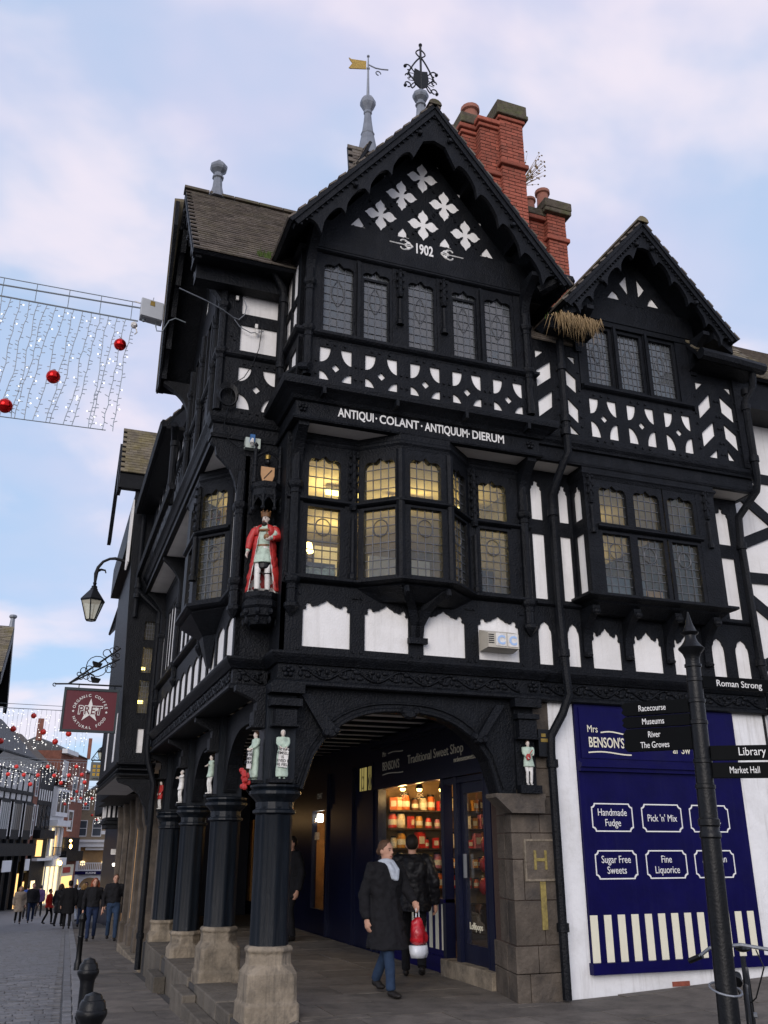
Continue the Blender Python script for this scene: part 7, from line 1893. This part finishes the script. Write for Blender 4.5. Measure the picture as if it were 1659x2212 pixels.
def figure(name, label, cat, loc, rz, H=1.70, group=None, lf=(.09, 0, 0), rf=(-.09, 0, 0), lh=(.27, -.04, .80), rh=(-.27, -.04, .80), head_rz=0.0, lean=0.0,
           top='blackwool', hem=.80, bulk=1.0, legs='darkjeans', shoes='shoe', hair='brownhair', hairlen=.0, skin='skin', vox=.014, parts=True, sleeve=None, hemw=1.0, hat=None, root=None, kneelen=1.0):
    o = root or thing(name, label, cat, group)
    s = H / 1.70
    S = lambda p: (p[0] * s, p[1] * s, p[2] * s)
    hipz, shz = .92, 1.41
    ly = lambda z: -lean * max(0, z - .9)
    hl, hr = (.095, 0, hipz), (-.095, 0, hipz)
    kn = lambda h, f: ((h[0] + f[0]) / 2, (h[1] + f[1]) / 2 - .06 - .10 * min(1, abs(f[2]) * 4) * (1 if f[1] > 0 else .3), lerp(h[2], f[2] + .08, .52))
    al, ar = (lf[0], lf[1] + .02, lf[2] + .08), (rf[0], rf[1] + .02, rf[2] + .08)
    kl, kr = kn(hl, lf), kn(hr, rf)
    shl, shr = (.185, ly(shz), shz), (-.185, ly(shz), shz)
    el = lambda sh, h, sg: ((sh[0] + h[0]) / 2 + sg * .05, (sh[1] + h[1]) / 2 + .07, (sh[2] + h[2]) / 2 - .02)
    ell_, elr = el(shl, lh, 1), el(shr, rh, -1)
    # ---- body: one continuous surface
    mb = MB()
    mb.loft([ell(0, 0, .84, .10, .08), ell(0, 0, .92, .15, .10), ell(0, ly(1.05), 1.05, .125, .085), ell(0, ly(1.25), 1.25, .15, .10), ell(0, ly(1.38), 1.38, .155, .085), ell(0, ly(1.44), 1.44, .07, .06)])
    for h, k, a in ((hl, kl, al), (hr, kr, ar)):
        mb.tube([h, vlerp(h, k, .5), k, vlerp(k, a, .35), vlerp(k, a, .8), a], [.085, .07, .052, .054, .036, .034], 10)
        mb.ball(k, .052, 8, 6); mb.loft([ell(a[0], a[1] - .03 - .055 * t, a[2] - .035 - .02 * t, .034, .05, 8) for t in (0, .5, 1)])
    for sh, e, h in ((shl, ell_, lh), (shr, elr, rh)):
        mb.tube([(sh[0] * .8, sh[1], sh[2] - .01), sh, vlerp(sh, e, .5), e, vlerp(e, h, .4), h], [.05, .056, .046, .038, .038, .026], 10)
        mb.ball(e, .04, 8, 6)
        hand(mb, h, Vector(h) - Vector(e), 1 if sh[0] > 0 else -1, .8)
    hz = 1.575
    c, s_ = math.cos(head_rz), math.sin(head_rz)
    hx, hy = 0, ly(hz) - .015
    HD = lambda x, y, z: (hx + x * c - y * s_, hy + x * s_ + y * c, hz + z)
    mb.tube([(0, ly(1.40), 1.40), (0, ly(1.48), 1.47), HD(0, .01, -.06)], [.062, .054, .052], 10)
    m2 = MB(HD)
    m2.ball((0, .005, .02), (.076, .096, .105), 14, 10); m2.ball((0, -.025, -.055), (.056, .066, .062), 12, 8); m2.ball((0, -.05, -.09), (.03, .03, .028), 8, 6)
    m2.tube([(0, -.085, .02), (0, -.108, -.018), (0, -.088, -.03)], [.010, .015, .011], 7)
    for q in (-1, 1): m2.ball((q * .078, .01, -.005), (.012, .024, .034), 7, 5)
    for f in m2.f: mb.f.append([i + len(mb.v) for i in f])
    mb.v += m2.v
    mb.v = [S(p) for p in mb.v]
    body = mb.build('body', skin, o); remesh(body, vox * s, 2)
    if parts:
        for q in (-1, 1):
            m3 = MB(lambda x, y, z: S(HD(x, y, z))); m3.ball((q * .030, -.086, .012), (.011, .006, .0065), 7, 5); m3.build('eye', 'eye', body)
            m3 = MB(lambda x, y, z: S(HD(x, y, z))); m3.tube([(q * .015, -.092, .031), (q * .033, -.090, .035), (q * .048, -.080, .029)], .004, 5); m3.build('eyebrow', hair if hair in MT else 'eye', body)
        m3 = MB(lambda x, y, z: S(HD(x, y, z))); m3.tube([(-.022, -.082, -.058), (0, -.092, -.056), (.022, -.082, -.058)], [.004, .007, .004], 5); m3.build('mouth', 'lip', body)
    # ---- clothes
    if top:
        mb = MB(); b = bulk
        rings = [ell(0, ly(1.47), 1.465, .075 * b, .07 * b), ell(0, ly(1.42), 1.425, .145 * b, .095 * b), ell(0, ly(1.36), 1.36, .195 * b, .125 * b), ell(0, ly(1.22), 1.22, .185 * b, .135 * b), ell(0, ly(1.05), 1.05, .165 * b, .125 * b)]
        if hem < .95: rings += [ell(0, 0, .92, .185 * b, .135 * b * lerp(1, hemw, .4)), ell((al[0] + ar[0]) * .2, (kl[1] + kr[1]) * .35, hem, (.19 if hem > .7 else .215) * b * hemw, (.14 + .35 * abs(kl[1] - kr[1])) * b * hemw)]
        else: rings += [ell(0, 0, hem, .165 * b, .125 * b)]
        mb.loft(rings)
        for sh, e, h in ((shl, ell_, lh), (shr, elr, rh)):
            mb.tube([(sh[0] * .75, sh[1], sh[2] - .02), (sh[0] * 1.0, sh[1], sh[2] - .015), vlerp(sh, e, .5), e, vlerp(e, h, .5), vlerp(e, h, .97)], [.07 * b, .075 * b, .066 * b, .058 * b, .052 * b, .043 * b], 10)
            mb.ball(e, .058 * b, 8, 6)
        mb.v = [S(p) for p in mb.v]
        folds(remesh(mb.build('coat' if hem < .9 else 'jacket', top, o), vox * 1.4 * s, 3), .05 * s)
    if legs:
        mb = MB()
        mb.loft([ell(0, 0, 1.04, .155, .115), ell(0, 0, .93, .175, .13), ell(0, 0, .86, .16, .12)])
        for h, k, a in ((hl, kl, al), (hr, kr, ar)):
            mb.tube([h, vlerp(h, k, .5), k, vlerp(k, a, .5), (a[0], a[1], a[2] - .01)], [.098, .085, .066, .062, .058], 10); mb.ball(k, .066, 8, 6)
        mb.v = [S(p) for p in mb.v]
        folds(remesh(mb.build('trousers', legs, o), vox * 1.4 * s, 2), .014 * s)
    if shoes:
        for a, f in ((al, lf), (ar, rf)):
            mb = MB(); tilt = min(.12, max(0, f[2]) * .6)
            mb.ball((a[0], a[1] + .0, f[2] + .045), (.042, .06, .045), 9, 6); mb.ball((a[0], a[1] - .10, f[2] + .03 - tilt * .6), (.045, .085, .034), 9, 6); mb.ball((a[0], a[1] - .05, f[2] + .04 - tilt * .2), (.043, .08, .04), 9, 6)
            mb.v = [S(p) for p in mb.v]
            remesh(mb.build('shoe', shoes, o), vox * .9 * s, 2)
    if hair:
        mb = MB(HD)
        mb.ball((0, .022, .035), (.086, .100, .105), 14, 10)
        if hairlen > 0:
            for q in (-1, 0, 1): mb.tube([(q * .06, .055, .05), (q * .085, .06 - .05 * abs(q), -.06), (q * .095, .05 - .05 * abs(q), -.06 - hairlen)], [.05, .05, .03], 8)
        elif hairlen < 0: mb.ball((0, .115, .0), (.045, .045, .045), 8, 6)
        hb_ = mb
        # keep the face clear: pull the front of the cap back above the brow
        hb_.v = [S(p) for p in hb_.v]
        hob = hb_.build('hair', hair, o, smooth=True)
        me = hob.data
        for v in me.vertices: pass
        bm = bmesh.new(); bm.from_mesh(me)
        inv = Matrix.Rotation(-head_rz, 3, 'Z')
        ctr = Vector((hx, hy, hz)) * s; off_ = WO[hob]
        for v in bm.verts:
            p = inv @ ((v.co + off_) - ctr)
            lim = -.055 * s if p.z > .055 * s else (-.02 * s + .0 if p.z > .0 else .015 * s)
            if p.y < lim:
                p.y = lim; v.co = (inv.transposed() @ p) + ctr - off_
        bm.to_mesh(me); bm.free()
    if hat == 'cap':
        mb = MB(HD); mb.lathe([(.085, .05), (.09, .09), (.06, .14), (0, .15)], 0, .01, 12); mb.v = [S(p) for p in mb.v]; mb.build('hat', 'darkhair', o, smooth=True)
    place(o, loc, rz)
    o['_s'] = s
    del o['_s']
    return o, (lambda x, y, z: S((x, y, z))), (lambda x, y, z: S(HD(x, y, z)))
def face(dx, dy): return math.atan2(dy, dx) + math.pi / 2     # rotation that turns a figure (which faces -y) towards (dx, dy)
# ---- woman with the red and white bag
W, WS, WH_ = figure('person', 'woman in a long black coat and pale grey scarf carrying a red and white bag', 'person', (1.71, 1.13, 0), face(.30, -.95), 1.68, lf=(.06, .26, .06), rf=(-.06, -.20, 0), lh=(.25, -.24, 1.0), rh=(-.27, .02, .82), head_rz=.16, top='blackwool', hem=.50, bulk=1.2, legs='jeans', hair='brownhair', hairlen=-.02, vox=.011)
mb = MB(WS); mb.tube([(.075 * math.cos(t * .52), -.01 + .07 * math.sin(t * .52), 1.45 + .01 * math.sin(t)) for t in range(12)], .042, 8, True); mb.tube([(.03, -.09, 1.44), (.05, -.145, 1.36), (.035, -.16, 1.24)], [.04, .05, .035], 8); mb.tube([(-.04, -.09, 1.44), (-.02, -.145, 1.36), (.0, -.155, 1.26)], [.04, .045, .03], 8)
remesh(mb.build('scarf', 'greyscarf', W), .014, 2)
MT['bagred'] = mat('red_plastic_bag', (.42, .012, .02), .3, .4, 9, .5, 12, dirt=(.08, .005, .008), dirt_amt=.7, dirt_scale=7); MT['bagwhite'] = mat('white_plastic_bag', (.62, .64, .68), .35, .1, 9, .5, 12)
bag = thing('carrier_bag', 'crumpled red and white plastic carrier bag in the hand of the woman in black', 'bag')
mb = MB()
for k, (z, rx, ry, cx) in enumerate(((.43, .02, .02, .0), (.40, .06, .05, .0), (.34, .10, .07, .01), (.24, .115, .085, .02), (.14, .12, .09, .02))): pass
rg = []
for z, rx, ry, cx in ((.40, .03, .025, 0), (.36, .075, .055, 0), (.30, .10, .075, .01), (.22, .115, .085, .015), (.12, .12, .09, .02)):
    rg.append([(cx + rx * (1 + .14 * math.sin(3.3 * k + z * 40)) * math.cos(k * .4488), ry * (1 + .15 * math.cos(4.1 * k + z * 30)) * math.sin(k * .4488), z) for k in range(14)])
ub = MB().loft(rg).build('upper_bag', 'bagred', bag, smooth=True); sb1 = ub.modifiers.new('sub', 'SUBSURF'); sb1.levels = sb1.render_levels = 2; folds(ub, .06)
r2 = [rg[-1]] + [[(.02 + rx * (1 + .12 * math.sin(2.3 * k + z * 40)) * math.cos(k * .4488), ry * (1 + .1 * math.cos(3.1 * k)) * math.sin(k * .4488), z) for k in range(14)] for z, rx, ry in ((.05, .125, .09), (.0, .10, .07))]
MB().loft(r2).build('lower_bag', 'bagwhite', bag, smooth=True)
MB().tube([(-.03, 0, .40), (-.02, 0, .50), (.0, 0, .535), (.02, 0, .50), (.03, 0, .40)], .008, 6).build('handle', 'bagwhite', bag)
hw = Matrix.Rotation(face(.30, -.95), 3, 'Z') @ Vector(WS(.25, -.30, .97))
place(bag, (1.71 + hw.x, 1.13 + hw.y, hw.z - .56), .6, 1.08)
# ---- man seen from behind
figure('person', 'man in a black padded jacket seen from behind, walking to the sweet shop', 'person', (2.55, 2.35, 0), face(.35, .94), 1.76, lf=(.09, -.20, 0), rf=(-.10, .30, .09), lh=(.30, -.10, .86), rh=(-.30, -.06, .86), head_rz=0, top='blackpuff', hem=.78, bulk=1.28, legs='blackwool', hair='darkhair', vox=.011)
figure('person', 'dark figure in a black coat standing deep in the arcade by the orange window', 'person', (2.25, 7.7, 0), face(-.8, -.3), 1.80, top='blackwool', hem=.70, bulk=1.15, legs='blackwool', hair='darkhair', vox=.016)
# ---- couple on the pavement
figure('person', 'man in a black sweatshirt and blue jeans walking towards the viewer', 'person', (.06, 19.6, gl(19.6)), face(-.05, -1), 1.78, lf=(.10, -.14, 0), rf=(-.09, .2, .05), lh=(.30, -.02, .82), rh=(-.28, -.05, .84), top='blackwool', hem=.95, bulk=1.1, legs='jeans', hair='brownhair', vox=.016)
figure('person', 'woman with long red hair in a black top and blue jeans walking beside him', 'person', (-.50, 19.8, gl(19.8)), face(-.05, -1), 1.68, lf=(.09, .18, .05), rf=(-.09, -.14, 0), lh=(.27, -.02, .82), rh=(-.27, -.05, .82), top='blackwool', hem=.93, bulk=1.05, legs='darkjeans', hair='redhair', hairlen=.2, vox=.016)
pb = thing('paper_bag', 'tan paper carrier bag held by the man in the black sweatshirt', 'bag'); MT['kraft'] = mat('kraft_paper', (.42, .25, .12), .8, .1, 6, .1)
MB().box(-.07, .07, -.16, .16, 0, .42).build('bag', 'kraft', pb); MB().tube([(0, -.08, .42), (0, -.06, .52), (0, .06, .52), (0, .08, .42)], .008, 5).build('handle', 'kraft', pb)
place(pb, (.36, 19.55, gl(19.6) + .30), .1)
far = [('woman in a beige winter coat among the left group of walkers', (-2.67, 40), (.1, -1), 1.65, 'beigecoat', .55, 'blackwool', 'blondhair', .08, None),
       ('man in dark jacket walking beside the woman in beige', (-2.10, 41), (0, -1), 1.78, 'blackwool', .85, 'darkjeans', 'brownhair', 0, None),
       ('person in a bright blue jacket just behind the woman in beige', (-2.36, 46), (0, 1), 1.72, 'bluejacket', .85, 'blackwool', 'darkhair', 0, None),
       ('person in purple by the bright shop door', (-1.68, 50), (.3, 1), 1.70, 'purple', .8, 'blackwool', 'darkhair', 0, None),
       ('person in a bright red jacket in the middle of the street', (-1.37, 37.5), (.8, -.4), 1.50, 'redjacket', .8, 'blackwool', 'darkhair', 0, None),
       ('woman in a long black coat with light hair next to the red jacket', (-1.02, 33.5), (.3, 1), 1.68, 'blackpuff', .55, 'blackwool', 'brownhair', .12, None),
       ('tall person in a black coat and flat cap walking away', (-.80, 30), (0, 1), 1.74, 'blackwool', .55, 'blackwool', 'darkhair', 0, 'cap'),
       ('person with blond hair and black coat left of the red-haired woman', (-.18, 32), (.2, 1), 1.66, 'blackwool', .75, 'darkjeans', 'blondhair', .1, None),
       ('person in grey trousers half hidden behind the black coats', (-.16, 40), (-.3, 1), 1.70, 'blackpuff', .8, 'greyscarf', 'brownhair', 0, None),
       ('dark figure between the couple, farther down the street', (.10, 36), (0, -1), 1.75, 'blackwool', .8, 'blackwool', 'darkhair', 0, None),
       ('dark figure behind the shoulder of the man in the sweatshirt', (.62, 27), (0, -1), 1.76, 'blackwool', .8, 'blackwool', 'brownhair', 0, None)]
for k, (lab, (x, y), d, H_, t_, hm, lg, hr_, hl_, ht) in enumerate(far):
    a = .2 if k % 2 else -.2
    figure('person', lab, 'person', (x, y, gl(y)), face(*d), H_, 'people walking down the street', lf=(.09, a, .05 if a > 0 else 0), rf=(-.09, -a, .05 if a < 0 else 0), lh=(.27, -.08 - a * .3, .82), rh=(-.27, -.05 + a * .3, .82), top=t_, hem=hm, bulk=1.15, legs=lg, hair=hr_, hairlen=hl_, hat=ht, vox=.026, parts=False)
# ---- the king on the corner
KS = 1.0 / 1.70
K, KF, KH = figure('king_statue', 'painted statue of a bearded king in a red robe on the corner bracket', 'statue', (-.16, .27, 4.40), face(-.42, -.9), 1.0, lf=(.10, -.02, 0), rf=(-.10, -.10, 0), lh=(.17, -.25, 1.10), rh=(-.33, -.10, .86), head_rz=-.25, top='greenpaint', hem=.62, bulk=1.0, hemw=1.05, legs='whitepaint', shoes='blackiron', hair=None, skin='skinpaint', vox=.013)
def partial(rad_f, z0, z1, a0, a1, nz=10, na=22, r=1.0):
    return [[(rad_f(t)[0] * r * math.cos(rad(lerp(a0(t), a1(t), k / na))), rad_f(t)[1] * r * math.sin(rad(lerp(a0(t), a1(t), k / na))), lerp(z0, z1, t)) for k in range(na + 1)] for t in [j / nz for j in range(nz + 1)]]
def sheet(rings, fr_):
    mb = MB(fr_); idx = [[mb.P(*p) for p in r] for r in rings]
    for A, Bq in zip(idx, idx[1:]):
        for j in range(len(A) - 1): mb.f.append([A[j], A[j + 1], Bq[j + 1], Bq[j]])
    return mb
rf_ = lambda t: (lerp(.36, .20, min(1, t * 1.05)) * (1 - .35 * max(0, t - .85) / .15), lerp(.25, .15, t) * (1 - .3 * max(0, t - .85) / .15))
ro = sheet(partial(rf_, .02, 1.45, lambda t: lerp(-36, -66, t), lambda t: lerp(216, 246, t)), KF).build('robe', 'redpaint', K, smooth=True)
ro.modifiers.new('solid', 'SOLIDIFY').thickness = .012; sb_ = ro.modifiers.new('sub', 'SUBSURF'); sb_.levels = sb_.render_levels = 2; folds(ro, .05)
sheet(partial(rf_, .0, 1.40, lambda t: lerp(-38, -64, t), lambda t: lerp(218, 244, t), r=.93), KF).build('robe_lining', 'whitepaint', K, smooth=True)
for sx, hnd in ((1, (.17, -.25, 1.10)), (-1, (-.33, -.10, .86))):
    mb = MB(KF); e = (sx * .30, -.02, 1.16)
    mb.tube([(sx * .15, 0, 1.40), (sx * .22, -.01, 1.34), e, vlerp(e, hnd, .8)], [.075, .09, .085, .06], 10); remesh(mb.build('sleeve', 'redpaint', K), .014, 2)
mt_ = sheet([[(rx * math.cos(rad(lerp(-62, 242, q / 24))), ry * math.sin(rad(lerp(-62, 242, q / 24))), zz) for q in range(25)] for rx, ry, zz in ((.085, .075, 1.475), (.15, .11, 1.45), (.225, .15, 1.40), (.25, .165, 1.32), (.25, .17, 1.22))], KF).build('mantle', 'redpaint', K, smooth=True); mt_.modifiers.new('solid', 'SOLIDIFY').thickness = .01
MB(KF).tube([(.15 * math.cos(t * .45), -.02 + .13 * math.sin(t * .45), 1.40 - .05 * (1 - math.sin(t * .45)) * .8) for t in range(14)], .028, 6, True).build('chain_collar', 'brownpaint', K)
mb = MB(KF); mb.loft([ell(0, 0, .98, .17, .135), ell(0, 0, 1.02, .172, .137)]); mb.build('belt', 'brownpaint', K)
mb = MB(KF); mb.loft([ell(0, -.03, .50, .17, .14), ell(0, -.02, .62, .185, .15), ell(0, 0, .78, .165, .13)]); remesh(mb.build('breeches', 'blackiron', K), .014, 2)
for sx, y in ((.098, -.05), (-.098, -.09)): MB(KF).tube([(sx + .062 * math.cos(t * .7), y + .062 * math.sin(t * .7), .40) for t in range(9)], .014, 5, True).build('garter', 'blackiron', K)
MB(KF).ball((.10, -.30, 1.11), .065, 12, 9).tube([(.10, -.30, 1.17), (.10, -.30, 1.23)], .012, 5).ball((.10, -.30, 1.24), .02, 6, 5).build('orb', 'brownpaint', K, smooth=True)
mb = MB(KH); mb.ball((0, -.055, -.105), (.055, .045, .06), 10, 7); mb.ball((0, -.088, -.045), (.035, .012, .008), 8, 5)
for q in (-1, 1): mb.ball((q * .072, .03, -.03), (.022, .05, .06), 8, 6)
mb.ball((0, .06, .0), (.07, .05, .08), 8, 6); mb.build('beard', 'darkhair', K, smooth=True)
mb = MB(KH); mb.lathe([(.086, .055), (.098, .06), (.104, .15), (.098, .15), (.092, .07)], 0, .0, 14)
for k in range(7): mb.ball((.095 * math.cos(k * .898), .095 * math.sin(k * .898), .17), (.018, .018, .03), 6, 5)
mb.tube([(-.09, 0, .14), (0, 0, .20), (.09, 0, .14)], .012, 5); mb.build('crown', 'brownpaint', K)
# bracket, canopy and small shield figure of the king's niche
nk = thing('statue_niche', 'black carved bracket and pinnacled canopy around the king', 'niche', loc=(-.15, .45, 3.9))
kc = (-.165, .30)
def octo(r, z, c=kc): return [(c[0] + r * math.cos(math.pi / 8 + k * math.pi / 4), c[1] + r * math.sin(math.pi / 8 + k * math.pi / 4), z) for k in range(8)]
MB().loft([octo(.13, 4.02), octo(.16, 4.10), octo(.19, 4.12), octo(.20, 4.20), octo(.225, 4.23), octo(.225, 4.29), octo(.20, 4.31), octo(.215, 4.34), octo(.215, 4.395)]).build('bracket', 'black', nk)
mb = MB()
for k in range(8): 
    p = octo(.205, 4.16)[k]; mb.ball(p, (.035, .035, .04), 6, 5); p = octo(.19, 4.06)[k]; mb.ball(p, (.025, .025, .05), 6, 5)
mb.build('bracket_carving', 'black', nk)
MB().loft([octo(.17, 5.58), octo(.19, 5.62), octo(.185, 5.70), octo(.20, 5.73), octo(.205, 5.78), octo(.17, 5.80)]).build('canopy', 'black', nk)
mb = MB()
for k in (3, 4, 5, 6, 7):
    p = octo(.185, 0)[k]
    mb.tube([(p[0], p[1], 5.45), (p[0], p[1], 5.62)], .018, 6).ball((p[0], p[1], 5.44), .03, 6, 5)
    q = octo(.185, 0)[(k + 1) % 8]
    mb.tube([(lerp(p[0], q[0], t / 8), lerp(p[1], q[1], t / 8), 5.50 + .09 * math.sin(math.pi * t / 8)) for t in range(9)], .014, 5)
mb.build('tracery', 'black', nk)
for x in (-.33, -.02):
    MB().lathe([(.035, 5.80), (.035, 5.86), (.025, 5.88), (.025, 6.02), (.033, 6.03), (.033, 6.06), (.024, 6.07), (.024, 6.2), (.03, 6.22), (.015, 6.28), (.028, 6.31), (.0, 6.35)], x, .26, 8).build('pinnacle', 'black', nk)
mb = MB(); mb.tube([(-.33, .26, 6.14), (-.25, .26, 6.20), (-.17, .25, 6.24), (-.09, .26, 6.2), (-.02, .26, 6.14)], .018, 6).tube([(-.33, .3, 5.82), (-.02, .3, 5.82)], .02, 6).build('niche_arch', 'black', nk)
hs = thing('shield_figure', 'small crowned lion holding a tan shield above the king', 'statue', loc=(-.17, .30, 5.82))
MB().ball((-.17, .33, 6.0), (.06, .05, .1), 9, 7).ball((-.17, .30, 6.11), (.04, .045, .045), 9, 7).build('body', 'blackiron', hs)
MB(lambda u, z, w: (-.17 + u, .27 - w, z)).plate([(-.085, 6.03), (.085, 6.03), (.085, 5.92), (.06, 5.84), (0, 5.80), (-.06, 5.84), (-.085, 5.92)], (), -.01, .012).build('shield', 'tanpaint', hs)
MB(lambda u, z, w: (-.17 + u, .27 - w, z)).plate([(-.05, 5.87), (-.04, 5.865), (.055, 5.99), (.045, 5.995)], (), .0125, .016).build('bend', 'blackiron', hs)
MB().lathe([(.03, 0), (.035, .03), (.04, .05), (.015, .05)], -.17, .30, 8, z0=6.15).build('crown', 'gold', hs)
# ---- small statues on the pillars
def statue(label, loc, rz, robe, legsm, hem, lh, rh, hair='brownhair', H_=.52, hemw=1.0):
    return figure('painted_statue', label, 'statue', loc, rz, H_, 'painted statues on the arcade', lf=(.08, 0, 0), rf=(-.08, -.04, 0), lh=lh, rh=rh, top=robe, hem=hem, bulk=1.05, legs=legsm, shoes='whitepaint' if legsm != 'greenpaint' else 'greenpaint', hair=hair, skin='skinpaint', vox=.02, parts=False, hemw=hemw)
LEFTF = face(-1, -.25)
s1, f1, h1 = statue('pale green robed statue holding a white scroll on the front of the corner pillar', (.08, -.05, 2.285), face(-.1, -1), 'greenpaint', 'greenpaint', .08, (.12, -.20, 1.08), (-.12, -.20, 1.10), 'whitepaint')
def scroll(st, f, lines, sx=1.0, u=.0):
    q = MB(f).plate([(u - .16, .48), (u + .12, .42), (u + .19, 1.02), (u - .10, 1.06)], (), 0, 0) if False else MB(lambda a, b, c: f(a + u, -.235 - c, b)).plate([(-.20, .42), (.15, .38), (.20, 1.04), (-.14, 1.08)], (), -.01, .01).build('scroll', 'whitepaint', st)
    for k, t_ in enumerate(lines):
        text(t_, .042, 'blackiron', q, Vector(f(u + .0 - .01 * k, -.25, .96 - .13 * k)), (1, 0, -.05), (0.03, 0, 1), 'CENTER', depth=.002, sx=.95, bold=.0006)
scroll(s1, f1, ('THE KING', 'HIMSELF', 'IS', 'SERVED BY', 'THE FIELD'))
s2, f2_, h2 = statue('pale green robed statue holding a white banner on the street side of the corner pillar', (-.16, .20, 2.285), LEFTF, 'greenpaint', 'greenpaint', .08, (.12, -.20, 1.08), (-.12, -.20, 1.10), 'brownhair')
scroll(s2, f2_, ('PROFIT', 'OF THE', 'EARTH', 'IS FOR ALL'))
rp = thing('red_poppy', 'bunch of red flowers fixed below the banner statue', 'flowers', loc=(-.28, .16, 2.22))
mb = MB()
for k in range(14): mb.ball((-.28 + RND.uniform(-.04, .04), .10 + RND.uniform(-.05, .05), 2.26 + RND.uniform(-.06, .13)), (.03, .03, .03), 6, 5)
mb.build('petals', 'redpaint', rp); MB().tube([(-.27, .12, 2.2), (-.22, .16, 2.15)], .01, 5).build('stem', 'blackiron', rp)
statue('green coated statue with folded arms and white stockings on the second pillar', (-.16, 3.0, 2.285), LEFTF, 'greenpaint', 'whitepaint', .72, (-.06, -.18, 1.22), (.06, -.18, 1.26), 'darkhair')
statue('white statue in a hat playing a pipe on the third pillar', (-.16, 5.80, 2.285), LEFTF, 'whitepaint', 'whitepaint', .68, (.10, -.22, 1.32), (-.10, -.22, 1.28), 'whitepaint')
statue('red coated statue on the farthest pillar', (-.16, 8.54, 2.285), LEFTF, 'redpaint', 'whitepaint', .60, (.2, -.1, .95), (-.2, -.1, .95), 'darkhair')
s6, f6, h6 = statue('pale statue with a red lute in the niche on the stone pier', (3.11, -.02, 2.29), face(-.2, -1), 'greenpaint', 'whitepaint', .70, (.14, -.22, 1.15), (-.10, -.20, 1.05), 'brownhair')
mb = MB(f6); mb.ball((-.06, -.22, 1.05), (.10, .05, .13), 9, 7); mb.tube([(-.02, -.23, 1.14), (.12, -.23, 1.32)], .018, 5); mb.build('lute', 'redpaint', s6)
tag(PEGS.build('oak_pegs', 'black', BLD), kind='stuff')
bpy.data.scenes.remove(TXT)
